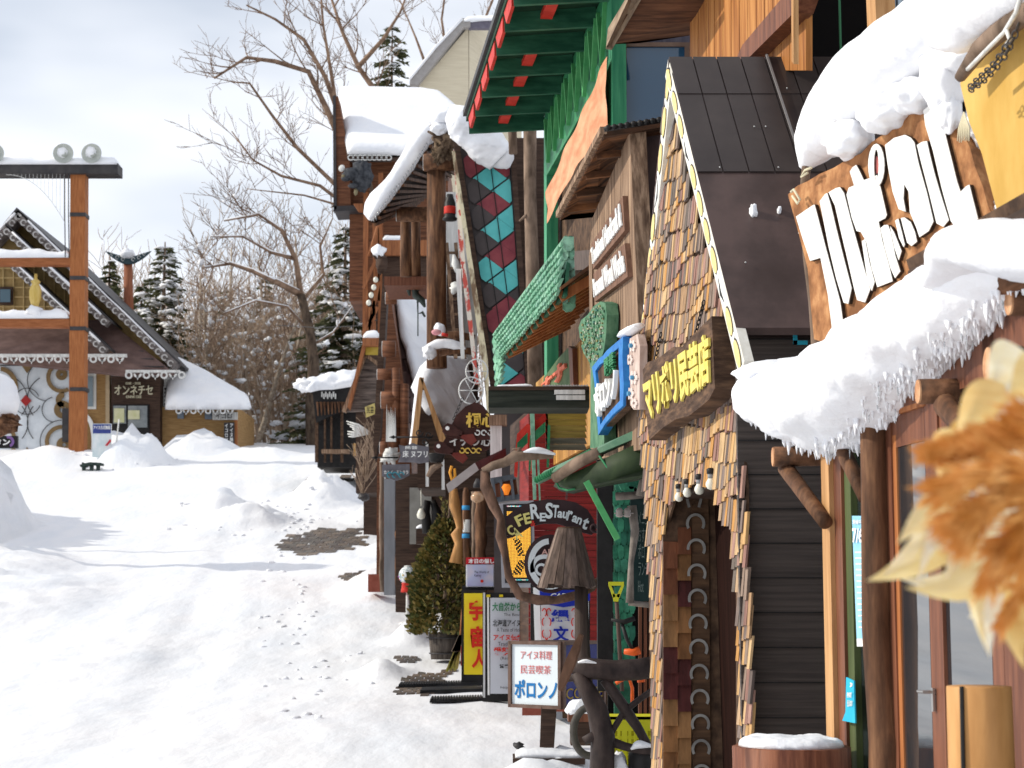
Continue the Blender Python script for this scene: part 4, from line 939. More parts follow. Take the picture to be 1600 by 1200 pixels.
m = MB(True); m.tube([P(1220,40,11.6), P(1220,110,11.6)], .02, 8); O('drain_pipe', m, M['dkmetal'], b)
O('near_post', sl_(fp(7800), [(1352,-40),(1366,-40),(1372,100),(1358,120)], NF, .10), M['sapwood'], b)
cm = MB(); x = 1372; pr = cp(9.0)
for i in range(9): cm.tube([P(1374+i*11,-60,9.0), P(1374+i*11,110,9.0)], .021, 8, flat=.6)
cm.sm = True; O('corrugated_sheet', cm, mat('corrugated_metal', (.30,.36,.42), (.42,.48,.52), rough=.4, metal=.5, scale=(2,2,1)), b)
sf = MB(); a = V((xs(6900,15.2),15.2,0)); 
so_ = [P(948,72,13.9), P(1004,-10,12.9), P(1250,-30,12.9), P(1240,-4,12.9), P(1082,44,13.9), P(1000,64,13.9)]
O('soffit', MB().prism([P(952,60,13.9), P(1018,-60,12.4), P(1300,-60,12.4), P(1240,-2,13.0), P(1084,45,13.9), P(1000,58,13.9)], V((0,0,1)), .05), mat('soffit_boards', (.07,.03,.016), (.20,.09,.045), rough=.7, scale=(3,16,3), bump=.3), b)
O('fascia', MB().prism([P(947,74,13.85), P(950,44,13.85), P(1000,-40,12.4), P(1024,-40,12.4), P(966,60,13.85), P(956,76,13.85)], NC, .04), mat('weathered_fascia', (.16,.11,.075), (.34,.25,.17), rough=.8, scale=(12,3,12), bump=.5), b)
# horizontal plank terrace behind yellow wall etc
# ================================================================== carved sign building (brown) with deep eave
M['weathered'] = mat('weathered_planks', (.11,.065,.042), (.40,.27,.18), (.22,.14,.09), rough=.8, scale=(30,30,1.4), bump=.5)
M['purplebrown'] = mat('purplish_brown_board', (.045,.03,.032), (.10,.068,.068), rough=.6, scale=(4,4,1.2), bump=.2)
M['soffitdk'] = mat('stained_soffit', (.035,.018,.01), (.24,.10,.04), (.09,.04,.02), rough=.75, scale=(2.2,14,6), bump=.4)
M['green'] = mat('green_paint', (.015,.13,.055), (.05,.26,.11), rough=.5, scale=(3,3,9), bump=.2)
M['greenpale'] = mat('pale_green_shingle', (.14,.40,.22), rough=.7, scale=(16,16,16), bump=.3, isl=[(.22,.46,.31),(.17,.39,.26),(.28,.52,.37),(.20,.43,.29),(.24,.45,.34)])
M['greendeep'] = mat('deep_green_paint', (.012,.07,.04), (.035,.14,.08), rough=.5, scale=(3,14,14), bump=.2)
M['red'] = mat('red_paint', (.42,.02,.012), (.62,.045,.03), rough=.5, scale=(6,6,6))
M['redwall'] = mat('red_boards', (.15,.012,.012), (.27,.024,.02), rough=.6, scale=HW, bump=.3)
M['planky'] = mat('amber_planks', (.42,.2,.05), isl=[(.50,.25,.06),(.42,.20,.045),(.56,.30,.08),(.36,.16,.035)], rough=.6, scale=(20,20,1.2), bump=.3)
b = T('brown_plank_shop', 'brown weathered plank shop front with a deep eave and two English name boards', 'building', (1.0, 13.5, .1))
O('front_wall', sl_(fp(6440), [(921,396),(926,340),(984,205),(1000,560),(1010,700),(925,720)], NF, .12), M['weathered'], b)
O('side_wall', sl_(cp(12.9), [(984,196),(1100,180),(1100,760),(1006,760),(990,420)], NC, .1), M['purplebrown'], b)
lw = MB(); 
O('corner_board', sl_(fp(6400), [(920,400),(924.5,392),(929,720),(923,720)], NF, .05), M['weathered'], b)
ef = P(876,333,15.0); en = P(942,205,12.6); wf_ = P(925,338,15.2)+V((0.05,0,0)); wn_ = P(985,196,12.7)
ef = P(874,336,13.9+.9); 
O('eave_soffit', MB().prism([P(874,337,14.6), P(943,205,12.6), P(1034,190,12.6), P(1020,260,14.6), P(930,332,14.6)], V((-.15,0,1)), .04), M['soffitdk'], b)
O('eave_edge', MB().beam(P(873,336,14.58), P(943,203,12.58), .05, .05), M['weathered'], b)
for t in (.12,.33,.55,.78):
    ra = MB(); a = P(874,337,14.6).lerp(P(943,205,12.6), t); c = P(932,330,14.6).lerp(P(990,205,12.6), t); ra.beam(a-UP*.03+V((.03,0,0)), c-UP*.02, .05, .05); O('eave_rafter', ra, M['soffitdk'], b)
rt = MB(True); rt.tube([P(944,202,12.5), P(1032,188,12.5)], .02, 8)
for k in range(9): rt.blob(P(950+k*10,200-k*1.6,12.48), .022,.022,.022, 0)
O('ridge_tile', rt, M['black'], b)
for (q, txt, lab) in (([(924,381),(973,306),(976,360),(926,421)], 'Traditional Handicraft &', 'upper of two brown name boards with white English lettering on the plank shop'),
                 ([(927,428),(976,380),(981,432),(929,472)], 'Personal Wood Works', 'lower of two brown name boards with white English lettering on the plank shop')):
    s = T('name_board', lab, 'sign', fp(6380)(*q[3])); pr = fp(6330)
    O('board', sl_(pr, q, NF, .045), mat('board_brown', (.12,.06,.038), (.22,.12,.08), scale=VW, bump=.3), s)
    O('lettering', glyphs(txt, [pr(q[0][0]+1.5,q[0][1]+9)+NF*.004, pr(q[1][0]-2,q[1][1]+8)+NF*.004, pr(q[2][0]-2,q[2][1]-8)+NF*.004, pr(q[3][0]+1.5,q[3][1]-7)+NF*.004], .012, .028), M['white'], s)
# carved green tree sign, blue sign, flower board
s = T('green_tree_carving', 'tall carved green tree-shaped board left of the blue framed sign', 'sign', fp(6150)(935,700)); pr = fp(6150)
m = MB(); m.prism([pr(x,y) for x,y in ((904,512),(908,500),(918,492),(928,478),(938,471),(946,474),(948,492),(947,520),(944,545),(940,560),(943,578),(944,700),(922,700),(923,578),(921,566),(912,552),(908,540),(912,536),(906,528))], NF, .09); O('board', m, mat('mossy_green', (.035,.12,.06), (.12,.24,.14), rough=.7, scale=(14,14,8), bump=.5), s)
ptc = MB(); random.seed(3)
for i in range(300):
    x, y = random.uniform(906,945), random.uniform(478,568)
    if not inpoly(x, y, [(906,512),(920,494),(938,474),(945,480),(944,530),(936,562),(924,566),(912,545)]): continue
    rr = random.uniform(.7,1.8); q = [pr(x+rr*math.cos(t)*.6, y+rr*1.5*math.sin(t))+NF*.012 for t in [k*1.047+.3 for k in range(6)]]; ptc.prism(q, NF, .012)
O('carved_relief', ptc, mat('relief_paint', (.3,.4,.2), isl=[(.22,.30,.19),(.08,.20,.11),(.30,.36,.26),(.05,.17,.13),(.24,.24,.10),(.08,.19,.10),(.36,.40,.31)], rough=.6), s)
s = T('blue_framed_sign', 'slanting sign with a jagged blue frame and white raised kana', 'sign', fp(6050)(950,690)); pr = fp(6050)
O('back_board', sl_(pr, [(930,572),(975,529),(979,634),(938,676)], NF, .05), M['slabdark'], s)
fr = MB(); po_ = [(929,574),(940,560),(946,556),(952,548),(966,536),(978,526),(977,560),(979,600),(978,634),(962,648),(950,662),(939,680),(936,640),(933,600)]
pi_ = [(934,580),(941,570),(947,566),(953,560),(965,548),(971,543),(971,570),(973,600),(973,626),(960,640),(950,652),(942,664),(940,636),(937,604)]
for i in range(14): j = (i+1) % 14; fr.prism([pr(*po_[i])+NF*.02, pr(*po_[j])+NF*.02, pr(*pi_[j])+NF*.02, pr(*pi_[i])+NF*.02], NF, .07)
O('frame', fr, mat('blue_frame', (.015,.13,.42), (.03,.22,.55), rough=.5, scale=(12,12,12)), s)
O('lettering', glyphs('ポロンノ', [p+NF*.02 for p in (pr(936,606),pr(971,572),pr(972,618),pr(941,654))], .03, .055), M['white'], s)
gg = MB(); glyphs('民芸\n喫茶', [p+NF*.02 for p in (pr(951,562),pr(967,548),pr(968,578),pr(953,590))], .02, .04, 0, gg); O('green_lettering', gg, M['green'], s)
s = T('flower_carving_board', 'pale pink carved board of flowers between the blue sign and the shake gable', 'sign', fp(6120)(990,640)); pr = fp(6120)
O('board', sl_(pr, [(979,532),(996,522),(1000,540),(999,640),(990,640),(981,628)], NF, .05), mat('bleached_wood', (.36,.26,.22), (.58,.47,.42), rough=.8, scale=(18,18,6), bump=.5), s)
fl = MB()
for (cx, cy, r) in ((990,540,7),(986,562,6),(992,590,8),(987,615,7),(993,630,6)):
    for k in range(6): a = k*1.047; q = [pr(cx+math.cos(a)*r*.55+r*.42*math.cos(t)*.6, cy+1.5*math.sin(a)*r*.6+r*.6*math.sin(t))+NF*.012 for t in [j*1.047 for j in range(6)]]; fl.prism(q, NF, .02)
O('petals', fl, mat('petal_paint', (.55,.42,.38), (.70,.62,.58), scale=(40,40,40)), s)
fc = MB(); 
for (cx, cy) in ((992,590),(987,615),(990,540)): fc.prism([pr(cx+2*math.cos(t)*.6, cy+3.5*math.sin(t))+NF*.03 for t in [k*.785 for k in range(8)]], NF, .02)
O('flower_centres', fc, mat('petal_blue', (.08,.25,.42)), s)
sn = MB(True); sn.roll([pr(972,525), pr(984,518), pr(999,508)], [.015,.03,.015], [.04,.06,.04], 14, .15, 8)
TM('snow_clump', sn, M['snow'], 'small snow clump on top of the pink flower board', 'snow')

# ================================================================== green and red balcony building
b = T('green_balcony_building', 'tall building with green truss balcony, red edged green eave and orange canvas', 'building', (.8, 18, .3))
KG = 7500
def zat(px, py, d): return P(px, py, d).z
zE = zat(730,193,20.2); zW = zat(840,187,20.2)
def xf(K, y): return K/F - FB*y
def fpt(K, y, z): return V((xf(K, y), y, z))
y0, y1 = 20.2, 12.6
n_ = V((-(zW-zE), 0, (xf(7500,y0)-xf(5050,y0)))).normalized()
O('eave_roof', MB().prism([fpt(5000,y0+.1,zE+.10), fpt(5000,y1,zE+.10), fpt(7600,y1,zW+.12), fpt(7600,y0+.1,zW+.12)], V((0,0,1)), .05), mat('dark_green_boards', (.006,.03,.018), (.02,.06,.03), scale=(2,12,2)), b)
nj = 11
for k in range(nj):
    y = y0 - (y0-y1)*k/(nj-1)*.98 - .02; m = MB(); a = fpt(5060,y,zE-.02); c = fpt(7500,y,zW-.02); m.beam(a, c, .05, .21); O('joist', m, M['greendeep'], b)
for k in range(nj-1):
    fx = MB()
    ya = y0 - (y0-y1)*k/(nj-1)*.98; yb = y0 - (y0-y1)*(k+.92)/(nj-1)*.98
    fx.prism([fpt(5040,ya,zE+.10), fpt(5040,yb,zE+.10), fpt(5040,yb,zE-.10), fpt(5040,ya-.25,zE-.12)], NF, .03); O('red_fascia', fx, M['red'], b)
O('roof_lip', MB().beam(fpt(5010,y0+.15,zE+.16), fpt(5010,y1,zE+.16), .07, .07), M['dkmetal'], b)
for k in range(nj-1):
    if k in (0,1,2,3,5,6,8): rd = MB(); y = y0 - (y0-y1)*(k+.5)/(nj-1)*.98; rd.beam(fpt(6150,y+.28,zE+.0), fpt(6150,y-.28,zE+.0), .11, .05); O('red_nogging', rd, M['red'], b)
pr = fp(KG)
def zl(px, py, K=KG): p = fp(K)(px, py); return p.z
zr1 = zl(953,88); zr2 = zl(933,8)
def rail(z, h, w_, name, ya=20.1, yb=15.8, K=KG, mt='green'): return O(name, MB().prism([fpt(K,ya,z+h/2), fpt(K,yb,z+h/2), fpt(K,yb,z-h/2), fpt(K,ya,z-h/2)], NF, w_), M[mt], b)
zb_ = P(850,268,20.2).z; zt_ = P(842,196,20.2).z
rail(zb_, .20, .14, 'lower_rail'); rail(zt_+.03, .16, .14, 'upper_rail')
O('balcony_back', MB().prism([fpt(KG+250,20.1,zt_), fpt(KG+250,15.8,zt_), fpt(KG+250,15.8,zb_), fpt(KG+250,20.1,zb_)], NF, .04), M['greendeep'], b)
n = 8
for k in range(n):
    ya = 19.95 - k*.53; m = MB(); m.beam(fpt(KG-30,ya,zt_), fpt(KG-30,ya-.20,zb_), .035, .05, NF); m.beam(fpt(KG-30,ya-.40,zt_), fpt(KG-30,ya-.20,zb_), .035, .05, NF); O('truss_strut', m, mat('bright_green', (.06,.30,.10), (.12,.42,.16), scale=(5,5,5)) if k == 0 else bpy.data.materials['bright_green'], b)
def post(ya, w_, z0, z1, name, K=KG): return O(name, MB().prism([fpt(K,ya+w_/2,z1), fpt(K,ya-w_/2,z1), fpt(K,ya-w_/2,z0), fpt(K,ya+w_/2,z0)], NF, .13), M['greenpost'], b)
M['greenpost'] = mat('green_post', (.03,.20,.10), (.07,.32,.16), rough=.5, scale=VW, bump=.2)
post(20.1, .22, .5, zt_+.1, 'corner_post'); post(15.75, .30, 3.2, 7.5, 'corner_post')
# orange canvas
cv = MB(True); N1, N2 = 26, 16
pts = []
pc = fp(KG-60)
for i in range(N1+1):
    for j in range(N2+1):
        u, v_ = i/N1, j/N2
        top = (952-96*u, 88+212*u); bot = (952-97*u, 205+130*u)
        bot = (952-95*u, 200 + 150*u - 14*math.sin(u*3.14))
        x = top[0]+(bot[0]-top[0])*v_; y = top[1]+(bot[1]-top[1])*v_
        cv.v.append(pc(x, y) + NF*(.010*math.sin(u*21+v_*4) + .012*noise.noise(V((u*5,v_*3,0)))+.02))
for i in range(N1):
    for j in range(N2): a = i*(N2+1)+j; cv.f.append((a, a+1, a+N2+2, a+N2+1))
O('orange_canvas', cv, mat('orange_canvas', (.50,.20,.10), (.72,.38,.22), rough=.7, scale=(2,2,7), bump=.15), b)
# rear walls and window
O('upper_wall', MB().prism([V((xf(KG,15.9)+.15,15.9,3)), V((6,15.9,3)), V((6,15.9,8)), V((xf(KG,15.9)+.15,15.9,8))], NC, .1), mat('lilac_siding', (.10,.09,.12), (.16,.14,.17), scale=(30,1,1)), b)
dw = 15.7; fr = MB(); pr = cp(dw)
for q in (rect(972,66,1080,72), rect(972,72,979,205), rect(1070,72,1080,205)): sl_(pr, q, NC, .08, fr)
fo = O('window_frame', fr, mat('brown_frame', (.16,.10,.075), (.24,.16,.12), scale=(5,5,5)), b)
O('pane', sl_(cp(dw+.03), rect(978,71,1071,206), NC, .03), mat('sky_tinted_glass', (.03,.09,.17), rough=.02, spec=.8), fo)  # blue base colour paints the sky's reflection into the pane
O('inner_wall', MB().prism([fpt(KG+500,20.2,3.2), fpt(KG+500,16.0,3.2), fpt(KG+500,16.0,7.4), fpt(KG+500,20.2,7.4)], NF, .3), M['slabdark'], b)
O('end_wall', MB().prism([V((xf(KG,20.2)+.2,20.4,.3)), V((5,20.4,.3)), V((5,20.4,6.6)), V((xf(KG,20.2)+.2,20.4,6.6))], NC, .2), M['slabdark'], b)

# ================================================================== orange plank cafe upper wall with green shingle awning
b = T('amber_plank_cafe', 'amber plank cafe with a pale green shingled awning over a deep red front', 'building', (.6, 18.5, .3))
pr = fp(7620); pl = MB(); y = 21.3
while y > 14.6:
    pl.prism([fpt(7620,y,4.2), fpt(7620,y-.13,4.2), fpt(7620,y-.13,3.1), fpt(7620,y,3.1)], NF, .04); y -= .14
O('plank_wall', pl, M['planky'], b)
O('scalloped_band', sl_(fp(7600), [(868,395),(925,390),(925,420),(868,425)], NF, .05), M['shakes'], b)
# awning: shingled slope facing the street
A0, A1 = P(773,519,18.6), P(882,368,15.6); B0, B1 = P(790,553,19.3), P(874,458,16.4)
def shingled(mb, a, c, d, e, rows, cols, th, nrm, scal=True):     # a top-left, c top-right, d bottom-right, e bottom-left
    for r in range(rows):
        for q in range(cols+1):
            u0 = (q - (.5 if r % 2 else 0))/cols; u1 = u0 + 1/cols*.97; u0 = max(0, u0); u1 = min(1, u1)
            if u1 - u0 < .01: continue
            v0, v1 = r/rows, min(1, (r+1.25)/rows)
            f = lambda u, v: a.lerp(c, u).lerp(e.lerp(d, u), v)
            up = nrm*th*.3; dn = nrm*th*1.5
            P0, P1 = f(u0,v0)+up, f(u1,v0)+up; jit = random.uniform(-.15,.15)/rows
            if scal: pts = [P0, P1, f(u1,v1-.35/rows+jit)+dn, f((u0*.3+u1*.7),v1+jit)+dn, f((u0*.7+u1*.3),v1+jit)+dn, f(u0,v1-.35/rows+jit)+dn]
            else: pts = [P0, P1, f(u1,v1+jit)+dn, f(u0,v1+jit)+dn]
            mb.prism(pts, nrm, th)
sh = MB()
def nrm_of(a, c, e): n = (c-a).cross(e-a).normalized(); return n if n.dot(V((-1,-.3,.3))) > 0 else -n
n1 = nrm_of(A0, A1, B0)
T0, T1 = P(773,519,19.2), P(884,368,15.8); C0, C1 = P(786,560,18.7), P(876,462,15.3)
n1 = nrm_of(T0, T1, C0)
shingled(sh, T0, T1, C1, C0, 7, 30, .025, n1)
E0, E1 = P(876,450,15.3), P(900,372,15.4)
shingled(sh, P(773,522,19.1), P(790,545,18.9), P(786,598,18.7), P(778,604,18.9), 6, 2, .025, n1)
n2 = V((0,-1,.0)); shingled(sh, P(880,370,15.6), P(897,370,15.6), P(900,486,15.6), P(879,490,15.6), 7, 1, .02, n2)
aw = O('shingled_awning', sh, M['greenpale'], b)
O('awning_deck', MB().prism([T0-n1*.03, T1-n1*.03, C1-n1*.03, C0-n1*.03], n1, .03), M['greendeep'], b)
for k in range(11):
    rf = MB(); t = (k+.5)/11; a = C0.lerp(C1, t) + V((.02,0,-.01)); c = V((xf(7620,a.y), a.y, a.z-.0)) + UP*(.0); rf.beam(a+UP*.02, c+UP*.34, .05, .08); O('awning_rafter', rf, M['ochre'], b)
O('awning_soffit', MB().prism([C0+V((0,0,.08)), C1+V((0,0,.08)), fpt(7620,C1.y,C1.z+.5), fpt(7620,C0.y,C0.z+.5)], UP, .03), M['soffitdk'], b)
# ナ sign
s = T('red_lettered_sign', 'small green sign with red carved letters on the amber plank wall', 'sign', fp(7500)(870,610)); pr = fp(7480)
O('board', sl_(pr, [(847,606),(850,590),(872,560),(888,543),(893,548),(894,604),(880,612),(850,614)], NF, .06), mat('sign_green', (.05,.10,.04), (.10,.15,.07)), s)
O('frame_edge', sl_(fp(7470), [(888,541),(894,545),(896,606),(891,606)], NF, .08), M['redwood'], s)
O('lettering', glyphs('ナナ', [p+NF*.005 for p in (pr(850,598),pr(886,560),pr(888,592),pr(851,608))], .03, .05), mat('coral_letters', (.60,.12,.07), (.7,.2,.12)), s)
# dark cross beam
b2 = T('dark_beam_awning', 'dark horizontal plank awning with a strip of snow above the red front', 'awning', P(840, 640, 15.6)); 
O('fascia', sl_(cp(15.4), rect(763,607,921,637), NC, .5), mat('black_green_board', (.012,.016,.012), (.04,.045,.035), scale=HW, bump=.3), b2)
O('top_board', sl_(cp(15.36), rect(763,603.5,921,609), NC, .6), M['dkbrown'], b2)
[O('lit_slat', sl_(cp(15.36), rect(866+i*3,608.5+i*9,914+i*.5,616+i*8.5), NC, .02), M['greywhite'], b2) for i in range(2)]  # weathered white paints sunlight onto these slats of the dark awning
rg = MB(); [rg.tube([P(850+k*4.2,603,15.4), P(850+k*4.2,603,15.9)], .012, 6) for k in range(17)]; O('roof_ribs', rg, M['greywhite'], b2)
sn = MB(True); sn.puff([P(775,604,15.42), P(835,604,15.42), P(835,604,15.42)+V((0,.4,0)), P(775,604,15.42)+V((0,.4,0))], UP, .03, .04, .08, .3, 5); O('snow', sn, M['snow'], b2)
# slatted yellow grey awning
pl = MB()
for k in range(6):
    q = sl_(cp(16.6), [(852,646+k*9.6),(915-k*.3,646+k*9.6),(917,655+k*9.6),(854,655+k*9.6)], NC, .03, pl)
O('slatted_panel', pl, mat('slats', (.2,.2,.1), isl=[(.17,.15,.075),(.11,.11,.085),(.34,.25,.05),(.15,.14,.10),(.26,.20,.05)], scale=HW, bump=.3, rough=.7), b)
ys = MB(); sl_(fp(7550), [(836,640),(850,636),(849,664),(836,668)], NF, .03, ys); O('yellow_lintel', ys, mat('lintel_yellow', (.62,.50,.03)), b)
# red walls
dR = 19.8; rw = MB()
for k in range(40): sl_(cp(dR-.0), rect(826,640+k*10.5,1000,649.8+k*10.5), NC, .05, rw)
O('red_end_wall', rw, M['redwall'], b)
O('dark_front_wall', MB().prism([fpt(7450,23.5,.4), fpt(7450,20.0,.4), fpt(7450,20.0,3.9), fpt(7450,23.5,3.9)], NF, .06), M['dkbrown'], b)  # dark brown stands in for shaded red boards and limits red bounce
O('red_front_wall', MB().prism([fpt(7430,22.4,2.3), fpt(7430,20.0,2.3), fpt(7430,20.0,3.85), fpt(7430,22.4,3.85)], NF, .02), M['redwall'], b)
# arched window hoods, red over green
for (x0, x1, yt, yb, dd) in ((806,828,662,705,17.2),(832,856,645,700,16.6)):
    h = MB(); pr = cp(dd)
    q = [(x0,yt+34),(x0+2,yt+16),(x1-4,yt),(x1,yt+2),(x1+3,yb+25),(x1-1,yb+20),(x1-5,yt+14),(x0+6,yt+26),(x0+2,yb+40),(x0-3,yb+40)]
    sl_(pr, q, NC, .08, h); ho = O('window_hood', h, M['red'], b); g_ = MB(); pr = cp(dd-.09)
    for k in range(6): t = k/6; xx = x0+2+(x1-x0-6)*t; yy = yt+30-16*t; sl_(pr, [(xx,yy),(xx+(x1-x0)/7,yy-3),(xx+(x1-x0)/7,yy+13),(xx,yy+16)], NC, .03, g_)
    sl_(pr, [(x1,yt+18),(x1+4,yt+20),(x1+2,yb+30),(x1-2,yb+30)], NC, .03, g_); O('green_scallops', g_, M['green'], ho)
for (x0, x1, ya, yb) in ((828,835,640,780),(838,842,700,790)): O('green_post', sl_(cp(16.5), [(x0,ya),(x1,ya),(x1+3,yb),(x0+5,yb)], NC, .08), M['greenpale'], b)
# black post and green scale clad column
O('black_post', MB().prism([P(933,640,14.2), P(957,640,14.2), P(958,1080,14.2), P(934,1080,14.2)], NC, .12), M['black'], b)
gc = MB(); random.seed(8)
for r in range(17):
    for q in range(4):
        y = 705+r*21; x = 961+q*9-(4.5 if r % 2 else 0); pr = cp(14.6 - .01*(r % 2)-.0); z = 14.6-.012*r*.0
        if x > 985: continue
        sl_(cp(14.6-.008*(q % 2)), [(x,y),(x+9,y),(x+9.4,y+15),(x+6.8,y+23),(x+2.5,y+23),(x,y+15)], NC, .02+.012*(r % 2), gc)
O('scale_column', gc, mat('green_scales', (.05,.3,.16), isl=[(.05,.26,.15),(.07,.34,.20),(.04,.20,.13),(.09,.38,.24)], rough=.55, scale=(12,12,12)), b)
O('column_core', sl_(cp(14.75), rect(960,640,988,1180), NC, .1), M['greendeep'], b)
cl = MB()
for (x, y) in ((972,722),(984,716),(996,722),(968,738),(980,734),(993,738),(1004,735),(975,754),(988,752),(1000,752),(983,768)): sl_(cp(13.6-.003*(x % 5)), [(x-7,y-8),(x+7,y-8),(x+8,y+4),(x+3,y+12),(x-4,y+12),(x-8,y+4)], NC, .03, cl)
O('scale_cluster', cl, bpy.data.materials['green_scales'], b)
# chalk board with driftwood frame
s = T('chalk_menu_board', 'dark green chalk menu board in a driftwood frame beside the shake strip', 'menu board', P(1002,945,13.4))
O('board', sl_(cp(13.5), rect(985,780,1022,940), NC, .04), mat('chalkboard', (.012,.03,.03), (.025,.05,.048), scale=(5,5,5), rough=.8), s)
tx = MB(); glyphs('メニュー\nおすすめ\nポロ\nランチ\nHot', gq(cp(13.44), 997, 800, 1018, 925), .003, -.01, 0, tx); O('chalk_writing', tx, mat('chalk', (.22,.28,.26)), s)
fr = MB(True); fr.tube([P(988,790,13.4),P(992,830,13.4),P(986,880,13.4),P(984,942,13.4)], [.035,.03,.022,.03], 8, .15); fr.tube([P(982,942,13.4),P(1020,946,13.4)], .02, 8, .1); fr.tube([P(962,776,13.4),P(990,774,13.4),P(1004,772,13.4)], .028, 8, .2); fr.tube([P(1003,775,13.3),P(1007,740,13.3),P(1012,725,13.3)], [.04,.025,.015], 8, .2)
O('driftwood_frame', fr, mat('driftwood_grey', (.12,.10,.09), (.26,.22,.19), rough=.8, scale=(8,8,8), bump=.5), s)
ins = MB(True)
for x in (968,980): ins.lathe(P(x,802,13.3), [(.012,-.03),(.03,-.02),(.022,0),(.03,.02),(.012,.04)], 12)
ins.tube([P(960,802,13.3), P(990,802,13.3)], .006, 6); O('glass_insulators', ins, mat('insulator', (.35,.30,.28), rough=.2), s)
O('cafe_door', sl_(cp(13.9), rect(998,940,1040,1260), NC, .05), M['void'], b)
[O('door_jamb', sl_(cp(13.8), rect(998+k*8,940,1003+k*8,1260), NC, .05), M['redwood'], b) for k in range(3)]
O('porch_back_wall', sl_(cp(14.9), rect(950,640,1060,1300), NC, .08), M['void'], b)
# green awning on struts
b = T('green_tin_awning', 'dark green tin awning on slanting green struts before the red front', 'awning', (.5, 12.8, 1.2))
a0, a1 = P(836,748,13.4), P(1068,648,12.2)
pn_ = MB(); U_ = [P(836,750,13.3), P(850,736,13.3), P(1000,668,12.6), P(1068,640,12.2), P(1068,652,12.2), P(1004,680,12.6), P(896,728,13.1), P(842,754,13.3)]
pn_.prism(U_, NC, .25); O('tin_sheet', pn_, mat('tin_green', (.07,.16,.10), (.13,.23,.15), rough=.45, scale=(6,6,6)), b)
O('awning_belly', MB(True).prism([P(868,752,13.25), P(1066,660,12.25), P(1068,716,12.2), P(1006,742,12.4), P(950,752,12.8), P(900,764,13.1), P(880,760,13.2)], NC, .6) , mat('dark_green_underside', (.010,.020,.008), (.03,.05,.018), rough=.6, scale=(4,4,4)), b)  # underside given a darker green than the sheet
lg = MB(True); lg.tube([P(866,748,13.15), P(905,722,13.0), P(938,706,12.9)], [.035,.045,.04], 12, .08); O('edge_log', lg, M['bark'], b)
co = MB(True)
for k in range(26): p = P(838+k*3.4, 752-k*1.75, 13.2); co.lathe(p+UP*.01, [(.022,-.006),(.026,0),(.022,.006)], 8, (a1-a0).normalized())
O('corrugations', co, M['green'], b)
rim = MB(True); rim.tube([P(936,712,12.85),P(946,726,12.83),P(954,738,12.8),P(965,742,12.8)], .008, 6); rim.tube([P(868,752,13.2),P(874,762,13.2),P(886,766,13.15),P(898,764,13.1)], .008, 6); O('rim', rim, M['green'], b)
for (x0,y0_,x1,y1_,m_) in ((916,752,965,843,'bright_green'),(990,712,1026,775,'green_post')):
    m = MB(); m.beam(P(x0,y0_,12.9), P(x1,y1_,12.9), .03, .045); O('strut', m, bpy.data.materials[m_], b)
# ================================================================== harlequin steep roof tower and things around
b = T('harlequin_roof_tower', 'steep tower roof panelled with turquoise, maroon and grey diamonds, snow on its ridge', 'building', (-.2, 26, .5))
dH = 25.0; pr = cp(dH); quad = [(716,222),(796,222),(824,604),(782,640),(772,604)]
O('roof_slab', sl_(pr, [(716,222),(800,222),(826,604),(826,1060),(772,1060),(772,604)], NC, 1.5), mat('slate_grey_panel', (.055,.045,.045), (.08,.066,.066), rough=.45, scale=(2,2,2)), b)
tqm = mat('turquoise', (.09,.46,.46), (.13,.55,.54), rough=.4, scale=(4,4,4)); mrm = mat('maroon', (.20,.035,.05), (.28,.06,.07), rough=.4, scale=(4,4,4)); grm = mat('slate_diamond', (.06,.05,.05), (.085,.07,.07), rough=.45, scale=(3,3,3)); random.seed(2)
DK = [0]
bk_ = MB()
def dia(mb, cx, cy, w_=28, h_=24): 
    q = [(cx,cy-h_),(cx+w_,cy),(cx,cy+h_),(cx-w_,cy)]
    L0 = lambda y: 716+(y-222)*.147+4; R0 = lambda y: 796+(y-222)*.073-3
    q2 = []
    for i in range(4):
        (ax, ay), (bx_, by) = q[i], q[(i+1) % 4]
        for t in (0,.25,.5,.75): x, y = ax+(bx_-ax)*t, ay+(by-ay)*t; q2.append((min(max(x, L0(y)), R0(y)), y))
    xs_ = [a for a, _ in q2]
    if max(xs_)-min(xs_) < 4: return
    DK[0] += 1; sl_(cp(dH-.02-.0006*DK[0]), q2, NC, .004, mb)
for j, row in enumerate((('g','t'),('m','m'),('t','g'),('g','t'),('m','m'),('g','t'),('t','g'),('g','m'),('m','m'),('t','t'),('t','m'),('g','g'),('m','g'),('m','m'),('t','t'),('g','t'),('g','m'),('t','g'),('m','g'))):
    y = 238 + j*20.3; x0 = 716+(y-222)*.147+14 if j % 2 else 716+(y-222)*.147+41
    for k, c in enumerate(row):
        x = x0 + k*54 - (27 if not j % 2 else 0)*0
        if j % 2 == 0: x = x0 + (k*54 if k else 0)
        dia(bk_, x, y, 27, 20.2); dm = MB(); dia(dm, x, y, 26.5, 19.8)
        if dm.v: O({'t':'turquoise_diamond','m':'maroon_diamond','g':'grey_diamond'}[c], dm, {'t': tqm, 'm': mrm, 'g': grm}[c], b)
O('panel_joints', bk_, M['black'], b)
sm = MB()
for k in range(0):
    for s_ in (-1, 1):
        pts = []
        for t in range(13):
            x = 716+t*9.5; y = 232+k*34 + s_*(x-760)*.85
            if 224 < y < 640 and 718+(y-222)*.147 < x < 797+(y-222)*.073: pts.append(P(x, y, dH-.045))
        if len(pts) > 1: sm.beam(pts[0], pts[-1], .012, .012)
for x0, x1 in ((738,800),(762,816)): sm.beam(P(x0,224,dH-.045), P(x1,640,dH-.045), .012, .012)
O('seams', sm, M['black'], b)
